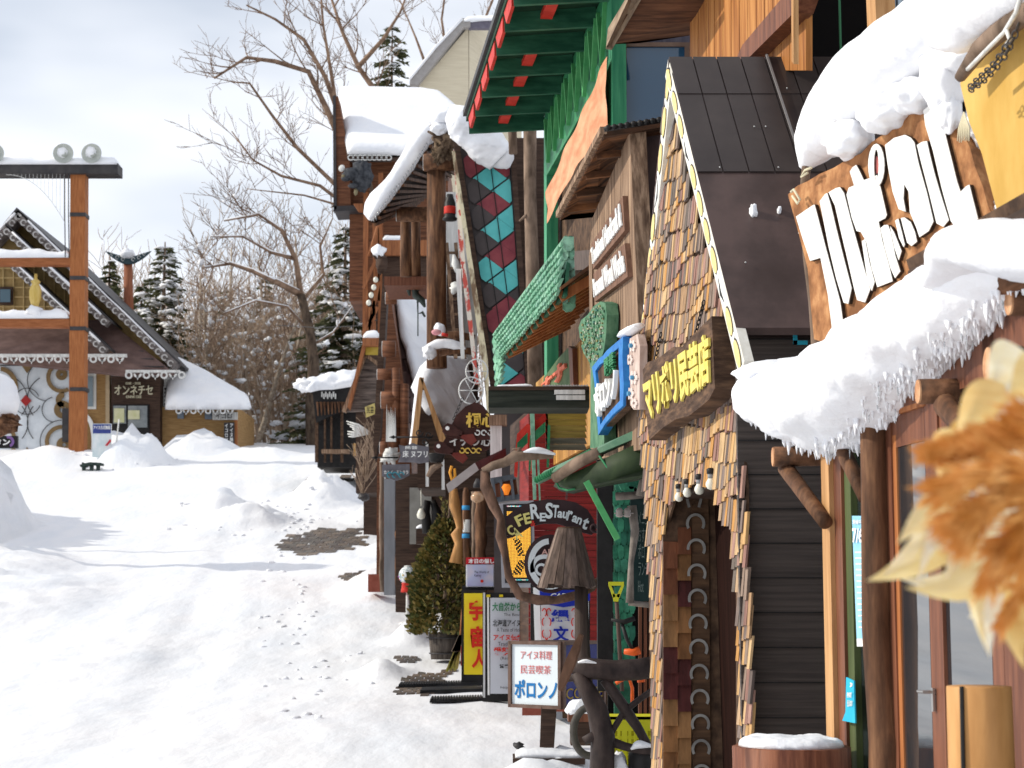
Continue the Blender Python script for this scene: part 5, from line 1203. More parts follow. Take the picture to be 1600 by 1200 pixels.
O('edge_board', sl_(cp(dH-.1), [(796,218),(804,218),(830,604),(830,1060),(823,1060),(822,604)], NC, .3), M['dkbrown'], b)
O('edge_board', sl_(cp(dH-.1), [(708,218),(717,218),(775,604),(777,640),(767,610)], NC, .3), M['dkbrown'], b)
O('yellow_bargeboard', sl_(cp(dH-.4), [(706,236),(711,236),(762,560),(766,640),(764,690),(758,610),(752,560)], NC, .2), mat('peeling_yellow', (.20,.13,.08), (.70,.62,.42), rough=.8, scale=(9,9,3), lo=.42, hi=.55), b)
O('red_white_rail', sl_(cp(dH-.35), [(708,232),(712,240),(726,400),(740,520),(748,600),(742,600),(733,520),(718,400)], NC, .05), mat('peeling_red', (.55,.10,.08), (.72,.66,.58), rough=.8, scale=(6,6,4), lo=.45, hi=.5), b)
O('pale_rail', sl_(cp(dH-.3), [(712,420),(720,420),(726,560),(720,560)], NC, .05), M['greywhite'], b)
sn = MB(True); sn.roll([P(698,196,dH-.5), P(715,192,dH-.5), P(740,208,dH-.5), P(765,228,dH-.45), P(786,248,dH-.4), P(794,262,dH-.4)], [.1,.24,.26,.24,.18,.04], [.15,.4,.45,.4,.3,.05], 34, .22, 3.2)
if 0: sn.puff([P(700,205,dH-.3), P(700,240,dH-.5), P(730,250,dH-.55), P(760,262,dH-.6), P(785,268,dH-.6), P(790,250,dH-.5), P(782,228,dH-.2), P(750,200,dH+.2), P(715,180,dH+.3)], V((.2,-.6,.75)), .22, .06, .2, .3, 2.2)
O('ridge_snow', sn, M['snow'], b)
t = T('weathered_pole', 'grey weathered tree trunk pole right of the diamond panelled roof', 'pole', P(832,640,22)); m = MB(True); m.tube([P(838,640,22),P(832,420,22),P(828,300,22),P(828,180,22),P(824,150,22)], [.10,.085,.08,.085,.06], 12, .06); O('trunk', m, M['bark'], t)
m = MB(True); m.tube([P(830,330,22),P(812,345,21.9)], [.03,.012], 8); m.tube([P(826,200,22),P(800,180,21.9),P(795,195,21.9)], [.05,.04,.02], 8, .2); m.tube([P(800,190,22.4),P(802,240,22.4)], .06, 10, .1); O('branch_stub', m, M['bark'], t)
m = MB(); m.prism([V((-.05,26.6,0)), V((6,26.6,0)), V((6,26.6,8.6)), V((-.05,26.6,8.6))], NC, 10); TM('rear_block', m, M['dkbrown'], 'dark brown rear building behind the diamond panelled roof', 'building')
# ================================================================== cream building, log house, porch
M['cream'] = mat('cream_clapboard', (.56,.49,.36), (.64,.57,.43), rough=.7, scale=(1,1,14), bump=.5, bscale=(1,1,9), bdist=.03)
M['logwall'] = mat('log_house_boards', (.09,.035,.018), (.22,.09,.045), (.15,.06,.03), rough=.65, scale=HW, bump=.4)
M['orangewood'] = mat('orange_brown_wood', (.20,.07,.03), (.36,.14,.055), rough=.6, scale=VW, bump=.3)
d = 74; b = T('cream_building', 'plain cream clapboard building with a grey trimmed roof above the snowy roofs', 'building', P(700, 640, d))
O('gable_wall', sl_(cp(d), [(655,133),(732,42),(733,400),(655,400)], NC, .3), M['cream'], b)
O('side_wall', MB().prism([P(733,42,d), P(775,40,d+4), P(815,40,d+5), P(815,400,d+5), P(733,400,d)], V((.2,-1,0)), .3), M['cream'], b)
O('roof_edge', sl_(cp(d-.4), [(640,130),(641,122),(722,28),(735,30),(735,42),(724,42),(652,133)], NC, 6), mat('grey_fascia', (.30,.28,.27), (.36,.34,.33)), b)
O('fascia', sl_(cp(d-.3), [(724,36),(775,30),(830,30),(830,44),(733,44)], NC, .3), mat('lilac_fascia', (.13,.12,.16), (.17,.16,.2)), b)
sn = MB(True); sn.puff([P(724,34,d-.5), P(830,30,d-.5), P(830,30,d+1.5), P(724,34,d+1.5)], UP, .22, .15, .3, .2, 1.5); sn.tube([P(640,124,d-.5),P(680,74,d-.5),P(722,29,d-.5)], .06, 6, .3); O('roof_snow', sn, M['snow'], b)
d = 50; b = T('log_house', 'brown log house with a thick smooth slab of snow covering its roof', 'building', (-3.6, d+1, 3.4))
sn = MB(True); sn.puff([P(543,241,d-1.2), P(622,243,d-1.2), P(640,250,d-1.2), P(735,200,d+.5), P(728,178,d+1.2), P(690,150,d+2.6), P(660,148,d+2.8), P(529,148,d+2.8), P(529,170,d+1.5)], V((0,-.42,.9)), .27, .09, .25, .05, .8); O('roof_snow', sn, M['snow'], b)
O('roof', MB().prism([P(543,244,d-1.2), P(640,248,d-1.2), P(735,204,d+.5), P(690,152,d+2.8), P(527,152,d+2.8)], V((0,-.42,.9)), .1), M['dkbrown'], b)
O('gable_board', sl_(cp(d-.4), [(522,150),(528,150),(546,244),(548,328),(523,328)], NC, .9), M['logwall'], b)
O('gable_trim', sl_(cp(d-.5), [(520,150),(524,148),(526,326),(521,330)], NC, .3), M['dkmetal'], b); O('gable_trim', sl_(cp(d-.5), [(522,322),(572,320),(572,328),(522,330)], NC, 1.2), M['dkmetal'], b)
ch = MB(); x = 548
while x < 608: ch.arc(cp(d-1.3), x, 246, 5.2, 1.6, 0, 360, NC, .05, ry=4.6, seg=12); x += 7.4
O('ring_trim', ch, M['greywhite'], b)
O('trim_board', sl_(cp(d-1.1), [(545,240),(612,240),(612,252),(547,252)], NC, .1), M['dkmetal'], b)
O('upper_wall', sl_(cp(d), rect(546,244,700,470), NC, 4), M['logwall'], b)
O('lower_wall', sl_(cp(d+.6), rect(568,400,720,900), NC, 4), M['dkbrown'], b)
for (x0,x1,yt,yb,xb) in ((568,576,300,560,566),(581,591,300,470,584),(591,598,270,560,590),(552,600,318,330,560)):
    O('post', sl_(cp(d-1.0), [(x0,yt),(x1,yt),(xb+(x1-x0),yb),(xb,yb)], NC, .2), M['orangewood'], b)
O('curved_brace', sl_(cp(d-1.1), [(576,262),(584,300),(574,330),(578,300)], NC, .15), M['bark'], b)
O('balcony_board', sl_(cp(d-1.2), rect(597,375,668,399), NC, .12), M['orangewood'], b); O('balcony_floor', sl_(cp(d-1.0), rect(597,396,668,440), NC, .9), M['dkbrown'], b)
m = MB(True); m.puff([P(598,375,d-1.2), P(640,375,d-1.2), P(640,375,d-.8), P(598,375,d-.8)], UP, .14, .06, .12, .2, 2); O('balcony_snow', m, M['snow'], b)
for (a, c) in (((568,450),(590,400)),((568,520),(590,480)),((578,480),(579,540)),((584,470),(585,540)),((570,545),(592,440))):
    m = MB(); m.beam(P(*a,d-1.2), P(*c,d-1.2), .09, .09); O('stair_rail', m, M['orangewood'], b)
cb = MB(True); cb.tube([P(594,340,d-1.3), P(576,400,d-1.3)], .04, 6); O('stay_rod', cb, M['orangewood'], b)
for (x, y) in ((587,437),(584,449),(580,461),(576,473)): O('bulb', MB(True).blob(P(x,y,d-1.4), .07,.07,.085, 0, 1, 12, 8), bulbm, b)
# bear head
s = T('bear_head_carving', 'dark carved bear head with open jaws under the snowy log house eave', 'carving', P(560,290,d-1.5)); pr = cp(d-1.5)
m = MB(True); mm = [(1,0)]
m.blob(P(566,275,d-1.6), .30,.26,.42, .2, 2.5, 18, 12); m.blob(P(550,272,d-1.7), .26,.2,.17, .2, 3, 16, 10); m.blob(P(540,279,d-1.75), .12,.12,.08, .1); m.blob(P(553,290,d-1.7), .16,.16,.07, .2); m.blob(P(561,256,d-1.6), .08,.05,.09, .1)
O('head', m, mat('bear_fur', (.02,.022,.028), (.07,.075,.085), rough=.8, scale=(9,9,9), bump=.6), s); m = MB(True); m.blob(P(536,275,d-1.85), .05,.05,.04, 0); m.blob(P(556,300,d-1.7), .05,.05,.10, .2); O('snout', m, mat('snout_tan', (.20,.17,.10)), s)
m = MB(True); m.lathe(P(534,263,d-1.6), [(.02,-.06),(.07,-.05),(.10,0),(.06,.05)], 14, (-.4,-1,0)); TM('spotlight', m, M['greywhite'], 'small round white spotlight beside the bear head carving', 'lamp')
s = T('eagle_carving', 'dark carved eagle with a white snowy head on the orange post', 'carving', P(594,420,d-1.6)); m = MB(True); m.blob(P(596,412,d-1.6), .16,.16,.28, .2, 3, 14, 10); m.tube([P(588,402,d-1.6), P(582,399,d-1.7)], [.06,.01], 8); O('body', m, M['dkbrown'], s); m = MB(True); m.blob(P(592,393,d-1.6), .17,.17,.19, .25, 2, 16, 10); O('white_head', m, M['snow'], s)
# log porch
b = T('log_porch', 'two storey porch of stripped logs under a ribbed roof edged with snow', 'porch', (-1.6, 31, .9))
rA, rB, rC, rD = P(664,222,29), P(577,345,29), P(642,316,33), P(708,262,33)
nn = (rB-rA).cross(rC-rA).normalized(); nn = nn if nn.z > 0 else -nn
O('roof_deck', MB().prism([rA, P(712,190,29.5), rD, rC, rB], nn, .08), M['dkbrown'], b)
ri = MB()
for k in range(13):
    t = k/12; a = rB.lerp(rA, t); c = rC.lerp(rD, t); ri.beam(a-nn*.11, a.lerp(c, 1.0)-nn*.11, .05, .05)
O('roof_ribs', ri, M['log'], b)
rs = MB(True); rs.roll([rB+UP*.02, rB.lerp(rA,.3)+UP*.05, rB.lerp(rA,.7)+UP*.08, rA+UP*.10, P(700,196,29)+UP*.05], [.05,.13,.15,.17,.14], [.08,.16,.2,.22,.2], 22, .14, 3.2)
rs.puff([rB, rA, P(712,196,29.6), P(730,210,33), rC], nn, .2, .09, .2, .2, 2)
ro = O('roof_snow', rs, M['snow'], b)
ic = MB(True)
for k in range(24): t = k/24+.01; p = rB.lerp(rA, t) + V((.06,-.12,0)); ic.tube([p, p+V((.02,0,-random.uniform(.05,.12)))], [.013,.004], 5)
O('icicles', ic, bpy.data.materials['ice'], ro)
for (x, yt, yb, r, dd) in ((682,262,545,15.5,28.8),(634,346,432,9,31),(649,340,432,8,31.6)):
    m = MB(True); R_ = r/F*dd; m.tube([P(x,yt,dd), P(x,(yt+yb)/2,dd), P(x+.5,yb+(30 if yb>500 else 0),dd)], [R_*.97,R_,R_*1.05], 16, .02); O('log_column', m, M['logx' if False else 'log'], b)
def logh(x0, y0_, x1, y1_, r, dd, cap=True, dd2=None):
    m = MB(True); a, c = P(x0,y0_,dd), P(x1,y1_,dd2 or dd); R_ = r/F*dd; m.tube([a, a.lerp(c,.5), c], [R_]*3, 14, .03); o = O('cross_log', m, M['log'], b)
    if cap: e = MB(); e.tube([a-(c-a).normalized()*.01, a+(c-a).normalized()*.01], R_*.92, 14); O('cut_end', e, M['greywhite'], o)
logh(662,254,710,254,14,28.7); logh(620,335,690,335,12,30.5)
O('upper_deck', sl_(cp(31.5), rect(600,432,668,446), NC, 1.5), M['redwood'], b); O('back_wall', sl_(cp(34), rect(690,300,745,640), NC, .5), M['greywhite'], b)
O('inner_dark_wall', sl_(cp(33.6), [(698,430),(720,400),(720,700),(698,700)], NC, .5), M['dkbrown'], b)
m = MB(); sl_(cp(30), rect(695,255,712,262), NC, .2, m)
# lantern cylinder with red band
s = T('hanging_bell_lamp', 'black hanging lamp with a red band beside the stripped log column', 'lamp', P(704,345,28)); m = MB(True); c = P(703,325,28); m.lathe(c, [(.05,.22),(.06,.16),(.09,.08),(.09,-.14),(.12,-.17),(.11,-.2)], 16); O('body', m, M['black'], s); m = MB(True); m.lathe(c, [(.093,.02),(.095,0),(.095,-.08),(.093,-.10)], 16); O('red_band', m, M['red'], s)
# dragon-owl carving on post top with snow
s = T('owl_root_carving', 'gnarled root carving on the log column, topped by a round snow cap', 'carving', P(700,260,28.3)); m = MB(True); random.seed(21)
m.blob(P(700,222,28.3), .20,.2,.22, .45, 3.5, 26, 18); m.blob(P(686,240,28.25), .12,.14,.14, .5, 4, 20, 14); m.blob(P(712,215,28.3), .16,.2,.24, .4, 3.5, 22, 14)
for (x, y) in ((668,205),(672,196),(682,200),(676,215)): m.tube([P(700,225,28.2), P((700+x)/2,212,28.2), P(x,y,28.15)], [.06,.04,.015], 7, .2)
O('carved_root', m, mat('root_wood', (.05,.03,.02), (.20,.14,.09), rough=.85, scale=(10,10,10), bump=.8), s)
m = MB(True); m.blob(P(696,186,28.2), .27,.27,.19, .14, 1.8, 30, 20, .6); m.blob(P(686,200,28.1), .14,.14,.10, .2, 2, 20, 14); m.blob(P(715,200,28.2), .2,.22,.16, .2, 2, 20, 14); m.blob(P(745,215,27.6), .34,.25,.14, .2, 2, 26, 16); O('snow_cap', m, M['snow'], s)
# shingled lower roof with snow, log ends
b = T('shingled_log_shop', 'shop with a steep brown shingled roof half covered in snow and jutting log ends', 'building', (-2.4, 38.5, 1.7))
d = 38; sh = MB(); random.seed(4)
q0, q1, q2, q3 = P(606,436,d+2), P(712,436,d+2), P(712,650,d-.5), P(648,650,d-.5); nr = V((0,-.75,.66)).normalized()
sh2 = MB(); sh2.prism([P(606,432,d+2), P(722,432,d+3.6), P(722,720,d+.4), P(650,720,d-1.0)], nr, .1); O('roof_deck', sh2, M['roofbrown'], b)
tl = MB()
for r in range(14):
    ya = 440+r*20; dd = d+2-r*.23
    for k in range(9):
        x = 607+r*3.2+k*12+(6 if r % 2 else 0); e_ = k*.165; f_ = (k+1)*.165; tl.prism([P(x,ya,dd+e_-.02), P(x+11.6,ya,dd+f_-.02), P(x+11.6,ya+20,dd+f_-.28), P(x,ya+20,dd+e_-.28)], nr, .03)
O('roof_tiles', tl, mat('brown_tile', (.1,.05,.05), isl=[(.10,.055,.05),(.075,.04,.038),(.13,.075,.068)], scale=(3,3,3), rough=.5), b)
sn = MB(True); sn.puff([P(609,452,d+1.6), P(640,448,d+2.1), P(690,448,d+2.8), P(720,460,d+3.1), P(716,560,d+1.8), P(690,600,d+1.0), P(660,610,d+.4), P(656,598,d), P(650,575,d+.2), P(640,560,d+.4), P(636,545,d+.6), P(622,530,d+.8), P(618,512,d+1), P(614,490,d+1.3)], nr, .22, .08, .2, .25, 2.0); O('roof_snow', sn, M['snow'], b)
O('rake_board', sl_(cp(d-1.4), [(598,430),(606,436),(600,560),(594,680),(586,720),(583,700),(590,560)], NC, .5), M['dkbrown'], b)
O('wall', sl_(cp(d-.2), [(598,430),(606,436),(625,560),(642,700),(650,900),(588,900),(590,600)], NC, 4), M['logwall'], b)
for (x, y, x1, r) in ((603,466,620,10),(598,545,618,13),(623,508,640,0),(596,625,622,14),(590,585,612,9),(594,700,606,10)):
    if r == 0: continue
    m = MB(True); R_ = r/F*(d-1.6); a, c = P(x,y,d-1.6), P(x1,y,d-1.6); m.tube([a,c], R_, 16, .02); o = O('log_end', m, M['logwall'], b); e = MB(); e.tube([a-V((.012,0,0)), a+V((.004,0,0))], R_*.95, 16); O('cut_face', e, M['greywhite'], o)
for (x, yt, yb, r) in ((619,575,700,6),(632,600,710,7)): m = MB(True); m.tube([P(x,yt,d-1.7), P(x-1,yb,d-1.7)], r/F*d, 12, .04); O('upright_log', m, M['logwall'], b)
s = T('hanging_dragon_carving', 'small dark dragon figure hanging before the shingled snowy roof', 'carving', P(645,520,32)); m = MB(True)
m.tube([P(640,462,32),P(638,452,32),P(644,440,32),P(647,450,32),P(650,462,32),P(660,470,32),P(664,480,32)], [.02,.045,.06,.05,.07,.06,.02], 10, .1); m.tube([P(650,455,32),P(662,446,32),P(668,452,32)], [.04,.03,.01], 8, .2); m.tube([P(652,470,32),P(653,490,32),P(660,488,32),P(664,495,32)], [.012,.012,.03,.02], 8); m.tube([P(653,470,32),P(653,525,32)], .012, 6); O('figure', m, mat('bronze_green', (.025,.035,.03), (.07,.09,.08), rough=.5), s)
# small gabled porch with snow
b = T('small_snowy_gable', 'narrow steep timber gable heaped with bright snow behind the turtle signs', 'building', (-1.4, 31, 1.0))
d = 30; sn = MB(True); sn.puff([P(650,600,d-.6), P(653,575,d+.6), P(662,566,d+1.3), P(690,563,d+2.1), P(726,560,d+2.9), P(735,690,d+.7), P(700,690,d-.1), P(686,668,d-.3), P(672,640,d-.7), P(660,615,d-.65)], V((-.45,-.5,.75)), .24, .05, .16, .15, 2.2); sn.roll([P(640,712,d-.8), P(650,640,d-.8), P(656,590,d-.8)], [.03,.05,.05], [.05,.07,.07], 14, .2, 4); O('snow', sn, M['snow'], b)
O('roof', MB().prism([P(660,588,d+.8), P(745,566,d+3.2), P(745,720,d+1.1), P(703,706,d+.2)], V((-.3,-.8,.5)), .08), M['dkbrown'], b)
O('bargeboard', sl_(cp(d-.9), [(655,590),(662,590),(650,712),(640,712)], NC, .08), M['sapwood'], b); O('bargeboard', sl_(cp(d-.9), [(656,588),(662,594),(702,700),(692,708)], NC, .08), M['sapwood'], b)
O('dark_gable', sl_(cp(d-.6), [(657,592),(700,705),(645,712)], NC, .5), M['dkbrown'], b)
O('wall', sl_(cp(d-.2), rect(652,700,760,762), NC, 2.5), M['dkbrown'], b)
s = T('driftwood_perch', 'two stubby logs jutting left with a red billed crane head and snow', 'carving', P(700,530,27)); 
m = MB(True); m.tube([P(697,522,27),P(715,524,27),P(742,528,27)], [.05,.06,.05], 10, .15); m.tube([P(686,552,27),P(710,548,27),P(740,548,27)], [.05,.05,.06], 10, .15); O('logs', m, M['log'], s)
m = MB(True); m.blob(P(682,519,26.9), .075,.07,.045, .1, 1, 16, 10); O('pink_head', m, mat('pink_head', (.55,.22,.25), (.65,.35,.36)), s)
m = MB(True); m.blob(P(687,515,26.95), .09,.08,.10, .12, 1.5, 18, 12); m.blob(P(671,550,26.9), .10,.1,.10, .3, 3, 18, 12); m.roll([P(668,542,26.9),P(690,537,26.9),P(715,540,26.9),P(728,545,26.9)], [.04,.08,.06,.01], [.06,.1,.08,.02], 16, .2, 4); O('snow', m, M['snow'], s); m = MB(True); m.tube([P(690,522,26.8),P(700,524,26.8)], .025, 8); O('red_collar', m, M['red'], s)
s = T('wire_wheel', 'two pale wire wheels hung above the turtle signs', 'wheel', P(735,620,25.5)); m = MB(True)
for (cx, cy, r) in ((736,610,19),(745,580,17)):
    pr_ = [P(cx+r*math.cos(a), cy+r*1.1*math.sin(a), 24.2) for a in [k*math.pi/12 for k in range(25)]]; m.tube(pr_, .010, 5, caps=False)
    for k in range(6): m.tube([P(cx,cy,24.2), pr_[k*4]], .007, 5)
O('wires', m, M['greywhite'], s)
# turtle shaped signs
def turtle(dx, dy, lab, txt, sym, colm, symm):
    s = T('turtle_sign', lab, 'sign', P(730+dx, 700+dy, 23)); pr = cp(23 + (0 if dy else -.15))
    body = [(698,682),(704,666),(714,648),(727,635),(742,628),(754,633),(766,648),(772,668),(770,686),(744,688),(716,686)] if dy == 0 else [(688,698),(700,678),(768,676),(772,696),(760,704),(732,711),(706,709)]
    O('shell', sl_(pr, body, NC, .06), mat('turtle_brown', (.035,.012,.010), (.07,.025,.02), rough=.6, scale=(5,5,5)), s)
    hx, hy = (700, 668) if dy == 0 else (684, 703)
    hx, hy = (697, 672) if dy == 0 else (683, 700)
    h = MB(); pr2 = cp((23 if dy else 22.85)-.05); hd = [(hx-6,hy+2),(hx-4,hy-6),(hx+2,hy-11),(hx+10,hy-9),(hx+18,hy-2),(hx+26,hy+2),(hx+24,hy+10),(hx+8,hy+9),(hx-2,hy+7)]; sl_(pr2, hd, NC, .06, h); ho = O('head', h, bpy.data.materials['turtle_brown'], s)
    O('eye', MB().prism([cp((23 if dy else 22.85)-.12)(hx+2+3.2*math.cos(t), hy-3+3.2*math.sin(t)) for t in [k*.6 for k in range(10)]], NC, .015), M['white'], ho)
    fl = MB(); sl_(pr2, [(hx+20,hy+8),(hx+42,hy+6),(hx+48,hy+16),(hx+40,hy+24),(hx+30,hy+18)], NC, .05, fl); O('flipper', fl, mat('turtle_maroon', (.12,.02,.018), (.17,.04,.03)), s)
    q = gq(cp((23 if dy else 22.85)-.08), *txt[1]); O('lettering', glyphs(txt[0], q, .02, .03), colm, s)
    sc2 = MB(); p3 = cp((23 if dy else 22.85)-.08)
    for k in range(4): cx = sym[0]+k*sym[2]/3; sc2.arc(p3, cx, sym[1], 4.6, 1.8, 0 if k % 2 else 180, 300 if k % 2 else 480, NC, .02, seg=12)
    O('scroll', sc2, symm, s)
yl_ = mat('turtle_yellow', (.66,.42,.06), (.72,.5,.12))
turtle(0, 8, 'lower turtle shaped brown sign with white kana and yellow scrolls', ('イナウ心', (702,683,768,697)), (722,704,26), M['greywhite'], yl_)
turtle(0, 0, 'upper turtle shaped brown sign with a yellow character and white scrolls', ('桐心', (728,645,776,668)), (746,676,30), yl_, M['greywhite'])
ch = MB(True); chain(ch, [P(708,656,23), P(723,622,23)], .03, .006); TM('hanging_chain', ch, M['dkmetal'], 'thin dark chain holding the upper turtle sign', 'chain')
# iron bracket signs
def ironsign(lab, poly, txts, arm, d, scr=None, extra=None):
    s = T('bracket_sign', lab, 'sign', P(poly[3][0], poly[3][1], d)); O('plate', sl_(cp(d), poly, NC, .04), mat('slate_plate', (.10,.095,.11), (.18,.17,.19), rough=.6, scale=(6,6,6)), s)
    for t, r in txts: O('lettering', glyphs(t, gq(cp(d-.06), *r), .015, .015), M['white'], s)
    m = MB(True); m.tube([P(arm[0],arm[1],d), P(arm[2],arm[3],d)], .012, 6); m.tube([P(arm[0],arm[1],d), P(arm[0]-8,arm[1],d)], [.03,.002], 6)
    if scr:
        for (cx, cy, r) in scr: m.tube([P(cx+r*(1-.55*k/14)*math.cos(k*.45), cy+r*(1-.55*k/14)*math.sin(k*.45), d) for k in range(15)], .010, 5)
    O('iron_arm', m, M['black'], s)
    if extra: O('blue_scroll', extra, mat('teal_scroll', (.06,.24,.30)), s)
ironsign('grey iron bracket sign with white script hanging below curled ironwork', [(623,695),(633,697),(645,692),(655,696),(670,698),(670,722),(655,724),(645,722),(622,722),(626,710)], [('床 ヌフリ', (629,704,668,715)), ('民芸', (633,697,652,702))], (616,683,676,683), 25.5, [(655,676,6),(664,690,5),(670,680,6)])
ex = MB(); 
for cx in (609,617,627): ex.arc(cp(26.9), cx, 742, 5, 2, 0, 270, NC, .02)
ironsign('lower grey bracket sign with white kana and teal scrolls below the script sign', [(597,726),(640,725),(640,742),(630,748),(618,751),(606,747),(597,744)], [('カムイ・ミンタラ', (600,735,638,741))], (588,715,622,715), 27, None, ex)
# grey pillar, carved totem posts, porch wall
m = MB(); sl_(cp(36), rect(600,748,617,930), NC, .25, m); TM('grey_steel_pillar', m, mat('pillar_grey', (.20,.21,.23), (.28,.29,.31), scale=(4,4,1)), 'plain grey pillar at the far porch corner left of the carved totem', 'pillar')
for (nm, x, yt, yb, r, dd, lab, mt_) in (('totem_post', 626, 758, 935, 8, 36, 'dark carved totem post beside the grey pillar', 'log'), ('slim_post', 596, 720, 925, 3.5, 36.5, 'slim weathered post just left of the grey pillar', 'bark'), ('slim_post', 636, 765, 890, 4, 36, 'slim bark covered post right of the carved totem', 'bark'), ('rustic_trunk_post', 751, 768, 930, 9, 26, 'rough bark trunk post left of the illuminated board', 'log'), ('slim_post', 741, 768, 925, 4, 26.3, 'grey mossy post beside the rough bark trunk post', 'bark')):
    m = MB(True); n = 14; m.tube([P(x+random.uniform(-.8,.8), yt+(yb-yt)*k/n, dd) for k in range(n+1)], [r/F*dd*random.uniform(.85,1.15) for k in range(n+1)], 10, .14); TM(nm, m, M[mt_], lab, 'post')
s = T('carved_figure_post', 'amber carved wooden figure post above the potted conifer', 'carving', P(713,880,27)); m = MB(True); m.tube([P(708,764,27),P(711,790,27),P(716,812,27),P(718,825,27),P(714,835,27),P(717,850,27),P(712,880,27)], [.06,.09,.06,.05,.09,.06,.1], 14, .1); O('figure', m, M['stumpwood'], s)
s = T('blue_banded_totem', 'thin totem pole with blue painted bands above the potted conifer', 'totem pole', P(729,885,26.6)); m = MB(True); m.tube([P(728,762,26.6),P(728,770,26.6),P(728,800,26.6),P(729,885,26.6)], [.03,.05,.055,.05], 12, .04); O('pole', m, M['log'], s)
for y in (794, 838): m = MB(True); m.tube([P(728,y-4,26.6), P(728,y+3,26.6)], .06, 12); O('blue_band', m, mat('band_blue', (.05,.28,.55)) if y == 794 else bpy.data.materials['band_blue'], s)
m = MB(True); m.tube([P(729,812,26.6), P(729,832,26.6)], .058, 12); O('white_band', m, M['greywhite'], s)
b = T('covered_shop_porch', 'shadowed shop porch with pale wall panels behind the potted conifer', 'building', (-1.2, 34, 1.0))
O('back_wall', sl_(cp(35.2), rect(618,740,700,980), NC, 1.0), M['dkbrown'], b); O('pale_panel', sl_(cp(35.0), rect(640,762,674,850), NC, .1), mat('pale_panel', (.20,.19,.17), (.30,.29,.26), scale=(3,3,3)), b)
O('canopy', MB().prism([P(660,762,33), P(704,720,33), P(790,690,30), P(790,712,30), P(740,762,31)], V((0,0,1)), .12), mat('canopy_grey', (.16,.14,.13), (.24,.21,.2)), b)
O('canopy_beam', sl_(cp(31), [(655,765),(720,700),(726,704),(668,768)], NC, .2), M['orangewood'], b)
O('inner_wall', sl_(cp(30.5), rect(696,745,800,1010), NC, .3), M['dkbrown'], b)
O('white_post', sl_(cp(22.4), rect(766,662,784,790), NC, .15), M['greywhite'], b); O('carved_capital', sl_(cp(22.3), rect(764,648,792,664), NC, .2), M['weathered'], b)
m = MB(True); m.lathe(P(658,803,30), [(.01,-.09),(.06,-.07),(.075,-.01),(.05,.05),(.03,.09)], 14); m.tube([P(658,800,30)+UP*.1, P(658,762,30)], .008, 6); TM('bare_light_bulb', m, bulbm, 'bare frosted light bulb hanging in the shadowed porch', 'lamp')
m = MB(); sl_(cp(28), rect(664,780,684,835), NC, .1, m); 
g1 = T('slanting_metal_hood', 'slanted pale metal hood with dark underside left of the branch arch', 'hood', P(740,765,21)); O('face', sl_(cp(21), [(697,757),(742,723),(748,734),(701,770)], NC, .04), mat('hood_face', (.34,.32,.31), (.42,.40,.39), rough=.5), g1); O('top_sheet', MB().prism([P(742,723,21), P(790,700,22), P(792,718,22), P(748,734,21)], NC, .05), M['purplebrown'], g1)
m = MB(); sl_(cp(36.5), rect(575,897,603,925), NC, .5, m); o = TM('brick_planter_box', m, mat('red_brick', (.22,.055,.035), (.30,.09,.06), scale=(9,9,9)), 'red brick box at the foot of the grey pillar', 'planter')
# dark hut, shed, far small signs
d = 62; b = T('black_hut', 'dark open timber hut with snow on its roof at the street end', 'building', P(525, 722, d))
O('wall', sl_(cp(d+.6), rect(496,620,600,730), NC, 3), M['black'], b); O('roof_band', sl_(cp(d-.4), [(488,612),(500,604),(548,600),(548,636),(494,660)], NC, 1), M['black'], b)
sn = MB(True); sn.puff([P(464,608,d-.8), P(470,602,d-.6), P(500,590,d), P(560,580,d+.4), P(560,602,d-.6), P(520,612,d-.8), P(500,606,d-.9), P(485,614,d-1)], V((0,-.6,.8)), .22, .1, .2, .4, 2.6); sn.blob(P(478,602,d-.6), .4,.3,.22, .3, 3, 20, 12); O('roof_snow', sn, M['snow'], b)
for x, w_ in ((492,5),(506,3),(516,3),(532,4)): O('post', sl_(cp(d-.2), rect(x,640,x+w_,722), NC, .15), M['slabdark'], b)
O('bench', sl_(cp(d-.4), rect(502,702,545,708), NC, .4), M['weathered'], b)
fr = MB(True); [fr.tube([P(496+k*5.5,628,d-.5), P(497+k*5.5,650-k*.8,d-.5)], [.05,.02], 6, .3) for k in range(10)]; O('fringe', fr, M['log'], b)
lt = MB(); [sl_(cp(d-.5), rect(502+k*3,612+(k%2)*3,504+k*3,620+(k%2)*3), NC, .05, lt) for k in range(8)]; O('pale_letters', lt, M['greywhite'], b)
d = 46; b = T('shed_gable', 'old shed roof of rotting dark boards with a pale rake edge', 'building', P(560, 700, d))
O('board_roof', sl_(cp(d), [(571,555),(592,572),(590,640),(540,643),(536,640),(545,612)], NC, .3), mat('rotten_boards', (.03,.022,.02), (.18,.14,.12), rough=.85, scale=(1.5,1.5,14), bump=.6), b)
O('rake', sl_(cp(d-.1), [(569,550),(573,555),(540,644),(534,642)], NC, .3), M['weathered'], b); O('rake', sl_(cp(d-.1), [(570,550),(594,568),(593,574),(571,557)], NC, .3), M['weathered'], b)
O('wall', sl_(cp(d+1), rect(556,600,600,770), NC, 2), M['dkbrown'], b)
O('porch_side', sl_(cp(d-.3), [(568,532),(574,532),(556,600),(546,640),(543,636),(556,580)], NC, .3), M['orangewood'], b)
O('upper_board', sl_(cp(d-.5), rect(567,528,594,540), NC, .6), M['orangewood'], b); m = MB(True); m.puff([P(567,529,d-.5), P(594,529,d-.5), P(594,529,d), P(567,529,d)], UP, .2, .07, .15, .1, 2); O('board_snow', m, M['snow'], b)
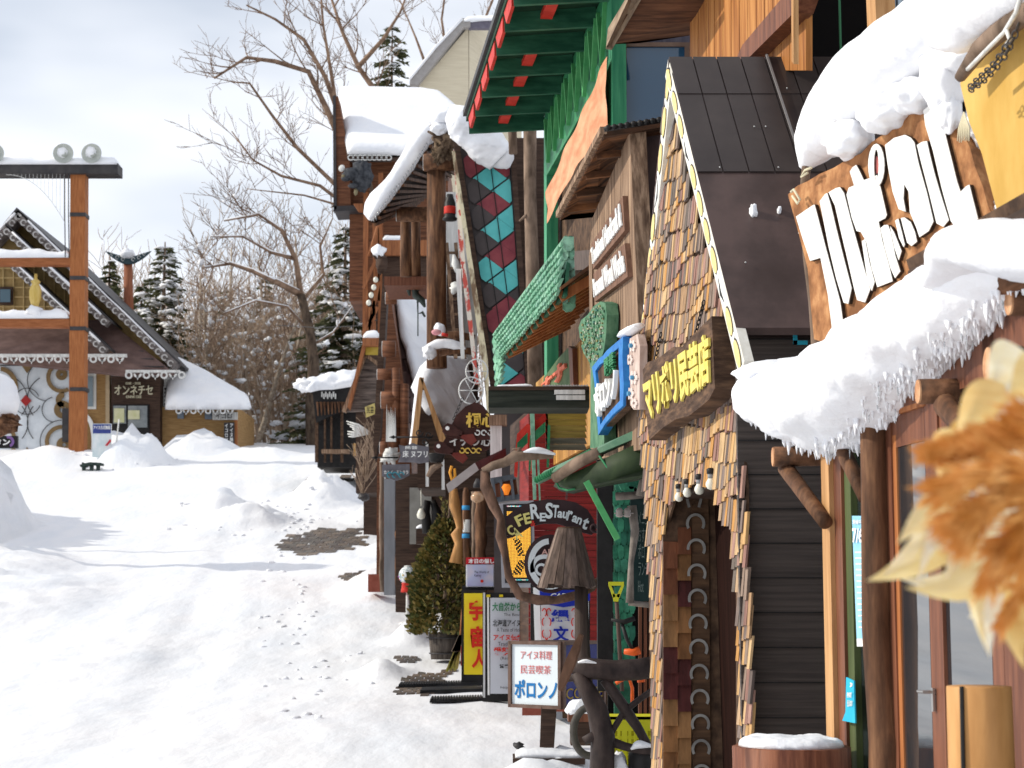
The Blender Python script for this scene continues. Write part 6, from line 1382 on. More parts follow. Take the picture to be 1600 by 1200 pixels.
O('yellow_sign', sl_(cp(d-.2), rect(571,540,592,554), NC, .1), mat('dull_yellow', (.42,.30,.04), (.5,.38,.08)), b)
s = T('small_yellow_sign', 'little yellow sign with dark marks below the rotting board roof', 'sign', P(578,655,d-1)); O('board', sl_(cp(d-1), [(570,636),(585,630),(587,646),(572,652)], NC, .06), mat('sign_yellow', (.62,.50,.18)), s); O('lettering', glyphs('民芸', gq(cp(d-1.1), 573, 635, 584, 646), .03, .01), M['black'], s)
m = MB(True); c = P(574,674,d-2); random.seed(31)
for k in range(7): a = k*.42-.2; m.tube([P(576,676,d-2), P(560-k*1.5,664+k*3,d-2), P(545+random.uniform(-4,10),658+k*4,d-2)], [.05,.03,.012], 6)
TM('antler_driftwood', m, M['greywhite'], 'pale antler-like driftwood in front of the dark hut', 'driftwood')
m = MB(); sl_(cp(58), rect(552,693,559,712), NC, .1, m); TM('amber_plank', m, M['planky'], 'short amber plank standing by the dark hut', 'plank')
# shrubs along the bank
def bare_shrub(px, py, d, h, n, lab):
    c = P(px, py, d); z = ground(c.x, d) if abs(ground(c.x, d)-c.z) < 1.2 else c.z; m = MB(True)
    for k in range(n):
        dr = V((random.uniform(-.5,.5), random.uniform(-.3,.3), 1)).normalized(); q = [V((c.x,d,z))]
        for j in range(3): dr = (dr+V((random.uniform(-.4,.4),random.uniform(-.3,.3),.1))).normalized(); q.append(q[-1]+dr*h/3)
        m.tube(q, [.02,.015,.01,.006], 4); twigs(m, q[1:], .01, 0, 3.0, h*.3, 0, .007)
    TM('bare_shrub', m, M['scrub'], lab, 'shrub', 'bare shrubs on the snow bank')
random.seed(9); bare_shrub(572, 752, 43, 1.0, 22, 'dense bare shrub left of the slim weathered post'); bare_shrub(583, 715, 44, .9, 14, 'taller bare shrub below the small yellow sign'); bare_shrub(566, 775, 43, .7, 8, 'low bare twigs in the snow before the dense shrub')
m = MB(True); m.blob(P(568,777,43), .14,.12,.09, .2); TM('dark_stone', m, M['dkmetal'], 'dark round stone in the snow below the bare shrubs', 'stone')
# ================================================================== things standing along the shop fronts
s = T('gumball_machine', 'red based gumball machine, upper of the two left of the potted conifer', 'vending machine', P(648, 950, 36), 'gumball machines')
def gum(s, x, y, d, r, colr):
    c = P(x, y, d); R_ = r/F*d; m = MB(True); m.blob(c, R_,R_,R_*1.02, 0, 1, 24, 16); O('globe', m, mat('gum_globe', (.2,.3,.3), isl=None, c2=(.72,.74,.74), scale=(17,17,17), lo=.40, hi=.52, rough=.08, spec=.6) if 'gum_globe' not in bpy.data.materials else bpy.data.materials['gum_globe'], s)
    cd = MB(True); random.seed(6)
    for k in range(70):
        v_ = V((random.uniform(-1,1), random.uniform(-1,.2), random.uniform(-1,1)))
        if v_.length < 1: v_.normalize(); v_ = v_*.98; v_.z = v_.z*.7 - .1; cd.blob(c+v_*R_, R_*.12,R_*.12,R_*.12, 0, 1, 6, 4)
    O('candy', cd, mat('candy', (.5,.1,.1), isl=[(.5,.05,.08),(.05,.35,.2),(.08,.12,.5),(.6,.4,.06),(.35,.08,.4),(.65,.65,.6)], rough=.3) if 'candy' not in bpy.data.materials else bpy.data.materials['candy'], s)
    m = MB(True); m.lathe(c+UP*R_*.9, [(R_*.4,0),(R_*.42,R_*.12),(R_*.2,R_*.2)], 16); O('lid', m, M['greywhite'], s)
    m = MB(True); m.lathe(c-UP*R_*1.75, [(R_*.75,-.02),(R_*.72,R_*.2),(R_*.62,R_*.8),(R_*.75,R_*.9)], 16); O('base', m, M['red'], s)
    m = MB(True); z0 = ground(c.x, c.y); m.tube([V((c.x,c.y,z0)), c-UP*R_*1.7], .03, 10); m.lathe(V((c.x,c.y,z0)), [(.16,0),(.15,.04),(.03,.07)], 16); O('stand', m, M['greywhite'], s)
gum(s, 645, 855, 36, 14, 0)
s = T('gumball_machine', 'pale globed gumball machine, lower and nearer of the two left of the potted conifer', 'vending machine', P(638, 955, 33.5), 'gumball machines')
gum(s, 637, 899, 33.5, 14, 1)
# potted conifer
d = 28; s = T('potted_conifer', 'golden green conifer bush growing in a dark wooden tub', 'plant', P(690, 1030, d)); c = P(694, 988, d); R_ = 24/F*d; zb = P(694,1030,d).z
m = MB(True); m.lathe(V((c.x,c.y,zb)), [(R_*.85,0),(R_*1.05,c.z-zb),(R_*.9,c.z-zb),(R_*.85,c.z-zb-.05)], 14); to = O('tub', m, mat('tub_wood', (.045,.035,.03), (.13,.11,.095), rough=.8, scale=(24,24,2), bump=.5), s)
for zz in (.08,.32): m = MB(True); m.lathe(V((c.x,c.y,zb+zz)), [(R_*.9+zz*.2,0),(R_*.92+zz*.2,.02)], 16); O('hoop', m, M['dkmetal'], to)
tr = MB(True); tr.tube([V((c.x,c.y,c.z-.1)), P(700,850,d), P(702,790,d)], [.05,.03,.01], 8); O('stem', tr, M['bark'], s)
lf = MB(); random.seed(12); zt = P(700,812,d).z
for k in range(5200):
    t = random.random()**.8; z = zt - t*(zt-c.z+.03); R1 = .05+ (.47)*min(1, t*1.9)**.8*(1-.25*max(0,t-.8)*5*.5); a = random.uniform(0,6.283); rr = R1*(.55+.5*random.random()**.6)*(1+.22*noise.noise(V((math.cos(a)*2,math.sin(a)*2,z*2.2))))
    p = V((c.x+rr*math.cos(a), c.y+rr*math.sin(a), z)); o_ = V((math.cos(a), math.sin(a), random.uniform(.1,1.2))).normalized(); L_1 = random.uniform(.04,.10); sd = o_.orthogonal(); sd.rotate(Matrix.Rotation(random.uniform(0,6.28), 3, o_)); w_ = random.uniform(.010,.024)
    lf.add([p-sd*w_, p+o_*L_1*.6-sd*w_*1.4, p+o_*L_1, p+o_*L_1*.6+sd*w_*1.4, p+sd*w_], [(0,1,2,3,4)])
for k in range(26):
    a = random.uniform(0,6.283); p = P(700+random.uniform(-6,6), random.uniform(800,850), d); q = p+V((math.cos(a)*.12, math.sin(a)*.1, random.uniform(.08,.25))); 
    for j in range(10): t = random.random(); r_ = p.lerp(q,t); e = r_+V((random.uniform(-.05,.05),random.uniform(-.05,.05),.05)); lf.add([r_, e, r_.lerp(e,.5)+V((.012,0,.01))], [(0,1,2)])
O('foliage', lf, mat('golden_conifer', (.2,.2,.05), isl=[(.16,.14,.035),(.24,.19,.05),(.10,.11,.03),(.30,.22,.07),(.075,.09,.028)], rough=.7), s)
# broom
s = T('yellow_broom', 'upturned yellow and straw broom leaning by the yellow sign', 'broom', P(708,1048,25.5)); m = MB()
for k in range(26): t = k/25; m.beam(P(716+5*t,1004,25.5+.02*(k%3)), P(697+18*t,1044+random.uniform(-3,5),25.5+.02*(k%3)), .022, .012)
O('bristles', m, mat('bristle', (.45,.42,.06), (.62,.52,.18), scale=(20,20,4)), s)
m = MB()
for k in range(14): t = k/13; m.beam(P(718+4*t,992,25.48), P(706+13*t,1018,25.48), .02, .012)
O('straw', m, mat('straw_pale', (.52,.40,.28)), s); m = MB(True); m.tube([P(719,1000,25.5), P(724,930,25.7)], .014, 8); O('handle', m, M['ochre'], s); m = MB(); sl_(cp(25.4), rect(720,1010,727,1040), NC, .04, m); O('red_tag', m, M['red'], s)
# upright lit signs
def framed(name, lab, q, d, face, fr=M['black'], t=.14, bw=3, cat='sign'):
    s = T(name, lab, cat, P((q[0]+q[2])/2, q[3], d)); O('frame', sl_(cp(d), rect(*q), NC, t), fr, s)
    return s
s = framed('yellow_sign_box', 'tall yellow lit sign with bold red characters', (721,922,758,1082), 25, None)
O('panel', sl_(cp(24.98), rect(725,927,757,1054), NC, .02), mat('sign_yellow_face', (.80,.62,.02), rough=.3), s)
rdm = mat('sign_red', (.62,.03,.015)); tx = MB(); pr = cp(24.94)
glyphs('宇', gq(pr,733,938,757,970), .01, .045, 0, tx); glyphs('宙', gq(pr,735,978,759,1012), .01, .045, 0, tx); glyphs('人', gq(pr,737,1014,760,1044), .01, .045, 0, tx); O('lettering', tx, rdm, s)
[O('foot', sl_(cp(24.9), rect(x,1080,x+4,1090), NC, .1), M['black'], s) for x in (731,750)]
s = framed('white_menu_sign', 'tall white sign with green, black and red Japanese lines and English below each', (754,926,838,1096), 22.5, None)
O('aluminium_edge', sl_(cp(22.47), rect(755,926,758,1090), NC, .03), mat('aluminium', (.55,.55,.55), metal=.8, rough=.35), s)
O('panel', sl_(cp(22.47), rect(766,934,836,1084), NC, .02), mat('menu_white', (.55,.57,.63), (.62,.64,.69), rough=.3, scale=(2,2,2)), s)
O('white_edge', sl_(cp(22.47), [(761,930),(764,930),(765,1086),(762,1086)], NC, .02), M['white'], s)
pr = cp(22.43)
for (t_, r_, m_, b_) in (('大自然からの恵', (769,941,834,955), M['green'], .03), ('The Bounty of Nature', (787,958,850,964), M['black'], 0), ('北海道アイヌ食文化', (770,968,836,979), M['black'], .02), ('A Taste of Hokkaido Ainu Food', (776,981,855,987), M['black'], 0), ('アイヌ伝統料理', (771,991,836,1001), rdm, .03), ('Traditional', (778,1003,812,1009), M['black'], 0), ('愛努族料理', (771,1011,835,1024), rdm, .03), ('(Restaurant)', (782,1026,818,1032), M['black'], 0), ('營業', (780,1038,796,1044), M['black'], .03), ('http://', (782,1072,800,1077), M['black'], 0)):
    O('lettering', glyphs(t_, gq(pr, *r_), .006, b_), m_, s)
tym = mat('tab_yellow', (.7,.55,.02)); [O('yellow_tab', sl_(cp(22.45), rect(x,929,x+6,933), NC, .02), tym, s) for x in (760,780)]
[O('foot', sl_(cp(22.6), rect(x,1090,x+6,1102), NC, .3), M['black'], s) for x in (764,822)]
s = T('event_notice_board', 'small notice with a red header strip above a pastel gradient sheet, on a black post', 'sign', P(750, 930, 25.2)); O('board', sl_(cp(25.2), rect(728,872,774,917), NC, .04), M['white'], s)
O('sheet', sl_(cp(25.17), rect(730,881,771,916), NC, .02), mat('pastel_sheet', (.45,.40,.66), (.72,.60,.62), (.50,.52,.70), scale=(2.5,2.5,2.5), detail=2), s); O('header', sl_(cp(25.17), rect(728,871,774,882), NC, .02), mat('header_red', (.50,.02,.03)), s)
O('lettering', glyphs('本日の催し', gq(cp(25.13), 732,873,772,880.5), .01, .03), M['white'], s); O('lettering', glyphs('The World of\nKamuy', gq(cp(25.13), 741,892,764,902), .006, .01), M['black'], s)
O('seal', MB().prism([cp(25.13)(753+2.5*math.cos(t), 908+2.5*math.sin(t)) for t in [k*.7 for k in range(9)]], NC, .01), rdm, s)
m = MB(); sl_(cp(25.3), rect(772,820,783,1060), NC, .1, m); sl_(cp(25.28), rect(722,915,775,922), NC, .1, m); O('stand', m, M['black'], s)
s = T('led_display_board', 'grey framed display board glowing amber with dark running characters', 'display', P(815, 930, 19.5)); d = 19.5
O('frame', sl_(cp(d), [(780,784),(834,782),(836,918),(784,918)], NC, .12), mat('led_frame', (.30,.30,.33), (.38,.38,.41), rough=.4), s); O('screen', sl_(cp(d-.02), [(786,788),(829,787),(831,911),(789,911)], NC, .01), M['black'], s)
dt = MB(); pr = cp(d-.035)
for j in range(46):
    y = 800+j*2.25
    for i in range(16):
        x = 793+i*2.3+(y-800)*.012
        if (842 < y < 868 and abs((x-811)-(y-855)*.3) < 5 and (i+j) % 3) or (876 < y < 897 and abs((x-812)+(y-886)*.5) < 6 and (i*2+j) % 3): continue
        p = pr(x, y); w_ = .0062; dt.add([p+V((-w_,0,-w_)), p+V((w_,0,-w_)), p+V((w_,0,w_)), p+V((-w_,0,w_))], [(0,1,2,3)])
O('amber_lights', dt, mat('amber_led', (1.0,.50,.06), emit=.75), s)
bt = MB()
for y, n in ((791,17),(906,17)):
    for i in range(n): p = pr(793+i*2.1, y); bt.lathe(p, [(.006,0),(.006,.004)], 6, NC)
O('coloured_lights', bt, mat('cyan_led', (.15,.7,.6), isl=[(.1,.8,.55),(.2,.7,.9),(.9,.5,.6),(.95,.9,.8)], emit=1.0), s)
# jomon sign
s = T('blue_topped_sign', 'sign with blue arched top, blue characters and red scrolls behind the box lamp', 'sign', P(870, 1070, 18)); d = 18
O('frame', sl_(cp(d), rect(829,912,922,1080), NC, .12), M['black'], s); O('panel', sl_(cp(d-.02), rect(845,925,920,1076), NC, .02), mat('panel_white', (.62,.62,.62), (.7,.7,.69)), s); O('silver_post', sl_(cp(d-.03), [(833,918),(843,918),(848,1076),(838,1076)], NC, .03), M['white'], s)
blm = mat('deep_blue', (.012,.025,.30)); O('blue_top', sl_(cp(d-.05), [(843,922),(922,922),(922,938),(903,946),(880,949),(858,945),(844,937)], NC, .02), blm, s)
tx = MB(); glyphs('縄', gq(cp(d-.05), 861,952,890,972), .01, .035, 0, tx); glyphs('文', gq(cp(d-.05), 864,978,889,1002), .01, .035, 0, tx); glyphs('POLONNO', gq(cp(d-.08), 860,926,892,935), .01, .02, 0, tx) if False else None; O('lettering', tx, blm, s)
O('lettering', glyphs('CAFE', gq(cp(d-.08), 860,927,890,935), .01, .02, .3), M['greywhite'], s)
rs = MB(); pr = cp(d-.05)
for cx in (854, 900):
    for sx in (-1,1):
        for (cy, a0, a1) in ((957,20,250),(972,-70,90),(990,-90,70),(1002,110,340)): rs.arc(pr, cx+sx*3.5, cy, 4.2, 1.8, a0 if sx > 0 else 180-a1, a1 if sx > 0 else 180-a0, NC, .01, ry=7, seg=10)
O('red_scrolls', rs, rdm, s)
# black mats
for i, (x0, y0_, x1, y1_, lab) in enumerate(((622,1098,756,1086,'left and farthest of three black ribbed mats on the snow'),(656,1106,764,1096,'middle black ribbed mat on the snow'),(671,1124,815,1106,'nearest and longest of three black ribbed mats on the snow'))):
    dd = (24.5, 23.6, 22.3)[i]; a, c = P(x0,y0_,dd), P(x1,y1_,dd+.5); m = MB(); hd = V((0,.55,.015))
    z = max(ground(a.x,a.y), ground(c.x,c.y), ground(a.x,a.y+.5), ground((a.x+c.x)/2,a.y+.3))+.015; a.z = c.z = z; m.prism([a, c, c+hd, a+hd], UP, .02); n = 34
    for k in range(n): p = a.lerp(c, (k+.5)/n); m.beam(p+UP*.012, p+hd+UP*.012, .022, .02)
    TM('rubber_mat', m, mat('rubber', (.012,.012,.013), (.03,.03,.032), rough=.6) if i == 0 else bpy.data.materials['rubber'], lab, 'mat', 'black ribbed mats')
# cafe sign arch
s = T('cafe_name_sign', 'curved dark board reading Cafe and Restaurant in yellow and white hand lettering', 'sign', P(862, 835, 15.2)); d = 15.2; pr = cp(d)
top = [(790,808),(800,800),(815,790),(835,783),(855,780),(880,781),(900,785),(918,796),(928,812),(932,826)]; bot = [(925,836),(910,832),(895,826),(870,818),(850,818),(830,822),(815,832),(800,840),(792,836)]
O('board', sl_(pr, top+bot, NC, .06), mat('sign_dark', (.025,.012,.014), (.055,.028,.03), rough=.5, scale=(4,4,4)), s)
crl = MB(True)
for cx, cy in ((929,824),(793,832)): crl.tube([P(cx+9*(1-k/16)*math.cos(k*.5), cy+9*(1-k/16)*math.sin(k*.5), d-.02) for k in range(15)], .012, 6)
O('curled_end', crl, bpy.data.materials['sign_dark'], s)
ym = mat('pale_yellow', (.70,.62,.22)); wm = mat('cool_white', (.66,.70,.72))
def letters(txt, spec, m_, b_=.03):
    for ch_, (cx, cy, w_, h_, ang) in zip(txt, spec):
        ca, sa = math.cos(math.radians(ang)), math.sin(math.radians(ang)); q = []
        for (dx, dy) in ((-w_*.66,-h_*.66),(w_*.66,-h_*.66),(w_*.66,h_*.66),(-w_*.66,h_*.66)): q.append(cp(d-.03)(cx+dx*ca+dy*sa, cy-dx*sa+dy*ca))
        O('letter', glyphs(ch_, q, .012, b_), m_, s)
letters('CAFE', [(799,829,9,12,38),(808,833,9,14,28),(812,813,9,13,26),(824,810,8,13,14)], ym); letters('RESTaurant', [(836,799,11,18,6),(848,808,7,10,0),(858,798,9,19,-2),(868,799,7,15,-5),(875,804,6,8,-8),(883,805,6,8,-10),(890,806,6,12,-14),(898,811,6,8,-18),(905,814,6,8,-20),(915,818,7,14,-22)], wm); letters('&', [(833,818,6,7,0)], M['red'])
ch = MB(True); chain(ch, [P(885,780,d), P(886,766,d)], .014, .003); O('chain', ch, M['dkmetal'], s)
# round sign
s = T('round_carved_sign', 'round black rimmed sign with white swirls, half hidden by the wooden lampshade', 'sign', P(860, 925, 15.8)); d = 15.8
O('disc', MB().prism([P(860+41*math.cos(t), 881+46*math.sin(t), d) for t in [k*.2244 for k in range(28)]], NC, .05), bpy.data.materials['sign_dark'], s)
rg = MB(); rg.arc(cp(d-.02), 860, 881, 35, 9, 95, 330, NC, .015, ry=40, seg=26); rg.arc(cp(d-.02), 850, 888, 22, 7, 0, 200, NC, .015, seg=16); rg.arc(cp(d-.03), 846, 890, 10, 4, 0, 300, NC, .02, seg=14); O('white_swirl', rg, wm, s); O('lettering', glyphs('AINU', gq(cp(d-.03), 846,858,880,867), .01, .02), mat('sign_pink', (.62,.36,.32)), s)
# lamp with wooden shade
s = T('wooden_shade_lamp', 'post lamp with a tall conical shade of weathered wood staves', 'lamp', P(908, 1100, 14.6)); d = 14.6; c = P(885, 866, d); n = 22
m = MB(); zt, zb = P(885,826,d).z, P(885,916,d).z; r1, r2 = 19/F*d, 46/F*d
for k in range(n):
    a0 = 2*math.pi*k/n; a1 = 2*math.pi*(k+.92)/n; am = (a0+a1)/2; o_ = V((math.cos(am), math.sin(am), .3)).normalized(); j = random.uniform(-.02,.02)
    m.prism([V((c.x+.02+r1*math.cos(a0),d+r1*math.sin(a0),zt)), V((c.x+.02+r1*math.cos(a1),d+r1*math.sin(a1),zt)), V((c.x+r2*math.cos(a1),d+r2*math.sin(a1),zb+j)), V((c.x+r2*math.cos(a0),d+r2*math.sin(a0),zb+j))], o_, .012)
O('shade', m, mat('shade_staves', (.1,.07,.06), isl=[(.17,.12,.10),(.11,.075,.06),(.22,.16,.13),(.13,.09,.075)], rough=.8, scale=(20,20,3), bump=.7, lo=.4, hi=.6), s)
O('shade_top', MB(True).lathe(V((c.x+.02,d,zt)), [(r1,0),(r1*.9,.012)], 22), M['slabdark'], s)
m = MB(True); m.tube([P(908,905,14.7), P(910,1000,14.7), P(916,1090,14.7)], [.055,.06,.065], 10, .06); O('post', m, mat('post_dark', (.03,.02,.017), (.08,.055,.045), scale=VW, bump=.4), s)
# driftwood arch
s = T('driftwood_arch', 'long curved driftwood branch looping round the hanging signs', 'driftwood', P(790, 930, 15)); m = MB(True); d = 15.0
dwm = mat('driftwood_brown', (.05,.028,.02), (.17,.095,.065), (.10,.055,.038), rough=.75, scale=(12,12,5), bump=.5)
m.tube([P(x, y, d) for x, y in ((757,735),(760,760),(772,790),(783,812),(782,838),(790,870),(795,900),(812,930),(840,938),(870,938),(900,930),(925,918),(938,904),(942,890))], [.03,.05,.045,.035,.045,.03,.035,.04,.042,.036,.04,.036,.03,.015], 10, .12); O('branch', m, dwm, s)
m = MB(True); m.tube([P(x, y, d) for x, y in ((754,736),(770,728),(790,722),(806,712),(830,712),(865,714))], [.03,.035,.04,.055,.04,.012], 10, .15); m.tube([P(807,712,d), P(812,700,d), P(800,702,d)], [.04,.02,.006], 8, .2); O('crossing_branch', m, M['bark'], s)
m = MB(True); m.roll([P(815,708,d), P(840,704,d), P(868,710,d)], [.01,.03,.01], [.03,.05,.02], 14, .1, 5); O('snow', m, M['snow'], s)
# lantern
s = T('square_lantern', 'grey square lantern with an orange bulb hanging by the branch arch', 'lantern', P(790, 785, 16.5)); d = 16.5; gm = mat('lantern_grey', (.07,.08,.095), (.12,.13,.15), rough=.5)
m = MB(); sl_(cp(d), [(766,747),(802,741),(806,748),(768,756)], NC, .25, m); sl_(cp(d), [(768,778),(812,772),(812,780),(770,786)], NC, .25, m)
for x in (768,780,797): sl_(cp(d-.02), [(x,748),(x+4,748),(x+8,780),(x+3,780)], NC, .03, m)
O('frame', m, gm, s); O('dark_inside', sl_(cp(d+.1), [(770,750),(806,746),(810,778),(772,782)], NC, .03), M['redwood'], s); m = MB(True); m.lathe(P(791,765,d), [(.02,-.05),(.028,-.03),(.05,.02),(.03,.05)], 12); O('bulb', m, mat('orange_bulb', (.85,.22,.02), emit=.35), s)
# box lamp sign
s = T('box_lamp_sign', 'square brown framed box lamp on a post, white face with blue kana, blue side', 'sign', P(852, 1192, 15.8)); d = 15.8
A, B = P(797,995,16.1), P(878,1003,15.75); C_ = P(942,1000,16.3); zt, zb = B.z, P(870,1108,15.75).z
A.z = C_.z = zt
fu_ = (B-A).normalized(); nf = fu_.cross(UP).normalized(); nf = nf if nf.y < 0 else -nf; fs = (C_-B).normalized(); ns = fs.cross(UP).normalized(); ns = ns if ns.y < 0 else -ns
W1, W2, H = (B-A).length, (C_-B).length, zt-zb
D_ = A + (C_-B); bxm = MB(); bxm.prism([A, B, C_, D_], UP, H); O('body', bxm, M['dkbrown'], s)
def face(o, u, W_, n, mg, m_, name, t=.006): pm_ = MB(); pm_.prism([o+u*mg-UP*mg+n*t, o+u*(W_-mg)-UP*mg+n*t, o+u*(W_-mg)-UP*(H-mg)+n*t, o+u*mg-UP*(H-mg)+n*t], n, t+.002); return O(name, pm_, m_, s)
face(A, fu_, W1, nf, .028, mat('lamp_white', (.66,.72,.76), rough=.35), 'white_panel'); face(B, fs, W2, ns, .03, mat('navy_panel', (.008,.012,.13), (.012,.02,.18), rough=.35, scale=(3,3,3)), 'blue_panel')
fr = MB()
for (o, u, W_, n) in ((A, fu_, W1, nf), (B, fs, W2, ns)):
    fr.beam(o+n*.012-UP*.012, o+u*W_+n*.012-UP*.012, .03, .03); fr.beam(o+n*.012-UP*(H-.012), o+u*W_+n*.012-UP*(H-.012), .03, .03)
    for t in (0.012, W_-.012): fr.beam(o+u*t+n*.012, o+u*t+n*.012-UP*H, .03, .03, n)
O('frame', fr, mat('frame_brown', (.10,.06,.045), (.16,.10,.08), rough=.5, scale=(9,9,9)), s)
def tq_(o, u, n, x0, y0_, x1, y1_): return [o+u*x0*W1-UP*y0_*H+n*.009, o+u*x1*W1-UP*y0_*H+n*.009, o+u*x1*W1-UP*y1_*H+n*.009, o+u*x0*W1-UP*y1_*H+n*.009]
pk_ = mat('sign_salmon', (.62,.20,.20)); O('lettering', glyphs('アイヌ料理', tq_(A,fu_,nf,.22,.14,.82,.27), .003, .0), pk_, s); O('lettering', glyphs('民芸喫茶', tq_(A,fu_,nf,.22,.36,.80,.49), .003, .0), pk_, s); O('lettering', glyphs('ポロンノ', tq_(A,fu_,nf,.10,.58,.92,.86), .003, .03), mat('kana_blue', (.015,.16,.42)), s)
q = [B+fs*.05-UP*H*.70+ns*.009, B+fs*(W2-.02)-UP*H*.70+ns*.009, B+fs*(W2-.02)-UP*H*.86+ns*.009, B+fs*.05-UP*H*.86+ns*.009]; O('lettering', glyphs('COFFEE', q, .003, .0), mat('coffee_gold', (.36,.24,.05)), s)
m = MB(); sl_(cp(15.85), [(846,1104),(870,1104),(865,1180),(843,1180)], NC, .12, m); O('post', m, M['dkbrown'], s); m = MB(); g0 = P(852,1192,15.7); m.bx(V((g0.x+.03, g0.y+.15, g0.z+.02)), .62, .5, .05); O('base_board', m, M['dkbrown'], s)
m = MB(True); m.puff([V((g0.x-.26,g0.y-.06,g0.z+.045)), V((g0.x+.32,g0.y-.06,g0.z+.045)), V((g0.x+.32,g0.y+.38,g0.z+.045)), V((g0.x-.26,g0.y+.38,g0.z+.045))], UP, .06, .03, .1, .3, 5); O('base_snow', m, M['snow'], s)
m = MB(True); m.blob(P(810,1165,16), .05,.06,.03, .3, 3, 12, 8); TM('snow_covered_stone', m, M['dkmetal'], 'small dark stone in the snow left of the box lamp post', 'stone')
m = MB(); 
for (x0,x1,y0_,y1_,dd) in ((816,846,1098,1118,17.5),(868,900,1096,1112,17.6)): sl_(cp(dd), rect(x0,y0_,x1,y1_), NC, .2, m)
TM('brick_step', m, bpy.data.materials['red_brick'], 'red brick step behind the box lamp post', 'step')
# rustic root bench
s = T('root_bench', 'rustic dark bench of twisted roots in front of the yellow crate', 'bench', P(960, 1200, 12.6)); rm_ = mat('root_dark', (.018,.012,.012), (.06,.042,.038), (.035,.024,.022), rough=.6, scale=(8,8,4), bump=.7); d = 12.6
for nm, pts, rr in (('seat_log', ((893,1040),(920,1044),(960,1048),(1000,1046),(1030,1040)), (.05,.075,.07,.075,.07)), ('leg', ((900,1050),(918,1080),(933,1110),(942,1150),(940,1210),(938,1300)), (.05,.065,.075,.08,.085,.1)), ('brace', ((944,1062),(960,1084),(978,1110),(996,1136),(1014,1168)), (.035,.04,.04,.035,.03)), ('brace', ((1028,1068),(1018,1080),(1000,1092),(975,1112),(958,1140),(952,1156)), (.02,.022,.022,.022,.022,.018)), ('lower_rail', ((912,1158),(926,1151),(944,1155),(975,1166),(1000,1172),(1030,1172)), (.03,.038,.036,.03,.03,.03)), ('leg', ((880,1062),(905,1058),(925,1075)), (.02,.03,.03))):
    m = MB(True); m.tube([P(x,y,d) for x,y in pts], list(rr), 12, .10); O(nm, m, rm_, s)
m = MB(True); m.lathe(P(1004,1172,12.7), [(.11,-.6),(.10,-.02),(.09,0)], 16); O('stump_seat', m, M['black'], s)
m = MB(True); m.roll([P(985,1170,12.6),P(1000,1163,12.6),P(1022,1166,12.6)], [.01,.03,.01], [.04,.06,.03], 14, .15, 5); m.roll([P(903,1035,12.5),P(915,1033,12.5),P(932,1036,12.5)], [.006,.014,.004], [.02,.03,.01], 12, .1, 5); m.blob(P(967,1195,12.7), .06,.06,.09, .2); O('snow', m, M['snow'], s)
s = T('carved_plank', 'long oval carved plank leaning against the left end of the root bench', 'plank', P(875, 1092, 12.4)); m = MB(); m.prism([P(x,y,12.3) for x,y in ((905,990),(909,993),(905,1012),(896,1040),(884,1066),(876,1080),(872,1078),(874,1060),(884,1030),(896,1006))], V((-.5,-.85,0)), .03); O('plank', m, mat('plank_brown', (.10,.055,.035), (.18,.10,.065), scale=(9,9,4)), s)
s = T('yellow_crate', 'bright yellow plastic crate with slotted sides behind the root bench', 'crate', P(976, 1230, 13.1)); cy_ = mat('crate_yellow', (.62,.60,.02), (.68,.66,.04), rough=.4, scale=(5,5,5)); m = MB(); pr = cp(13.0)
for q in (rect(928,1120,1026,1134), rect(928,1134,936,1230), rect(1018,1134,1026,1230), rect(972,1134,980,1230), rect(936,1196,1018,1230), rect(936,1134,972,1142), rect(980,1134,1018,1142)): sl_(pr, q, NC, .02, m)
for k in range(9):
    x = 939+k*8.6
    if 966 < x < 978: continue
    sl_(pr, rect(x,1142,x+4.4,1196), NC, .012, m)
for k in range(4): sl_(cp(13.005), rect(936,1150+k*13,1018,1155+k*13), NC, .012, m)
m.prism([P(928,1120,13.0), P(1026,1120,13.0), P(1026,1120,13.0)+V((0,.35,0)), P(928,1120,13.0)+V((0,.35,0))], UP, .02); O('shell', m, cy_, s)
O('rear_side', sl_(cp(13.3), rect(930,1122,1024,1230), NC, .02), mat('crate_inner_shade', (.30,.28,.01)), s)  # darker copy of the crate yellow, shade inside painted in
s = T('old_wheel_rim', 'dark round rim leaning between the box lamp and the yellow crate', 'wheel', P(912,1180,13.5)); m = MB(True); m.tube([P(922+26*math.cos(a), 1143+38*math.sin(a), 13.6) for a in [k*math.pi/14 for k in range(29)]], .03, 10, caps=False); O('rim', m, mat('rim_grey', (.05,.045,.04), (.11,.10,.09), rough=.6), s)
s = T('wooden_planter_box', 'small reddish wooden planter box heaped with snow behind the box lamp', 'planter', P(905,1160,14.6)); m = MB(); sl_(cp(14.6), rect(888,1114,926,1128), NC, .3, m); O('rim_board', m, M['redwood'], s); O('box', sl_(cp(14.7), rect(892,1126,924,1165), NC, .25), M['dkbrown'], s)
m = MB(True); m.roll([P(888,1112,14.6),P(905,1103,14.65),P(928,1110,14.6)], [.03,.06,.04], [.06,.12,.08], 16, .15, 4); O('snow', m, M['snow'], s)
s = T('snow_shovel', 'shovel with a yellow plastic grip standing before the green scale column', 'shovel', P(975,1080,13.9)); d = 13.9; m = MB(True); m.tube([P(963,932,d), P(966,980,d), P(972,1080,d)], .016, 8); O('shaft', m, mat('shaft_brown', (.09,.06,.05)), s)
m = MB(); 
for q in ([(951,909),(975,909),(975,915),(951,915)], [(951,915),(955,915),(962,932),(958,934)], [(971,915),(975,915),(968,934),(963,932)], [(957,928),(969,928),(966,940),(959,940)]): sl_(cp(d-.02), q, NC, .02, m)
O('grip', m, cy_, s)
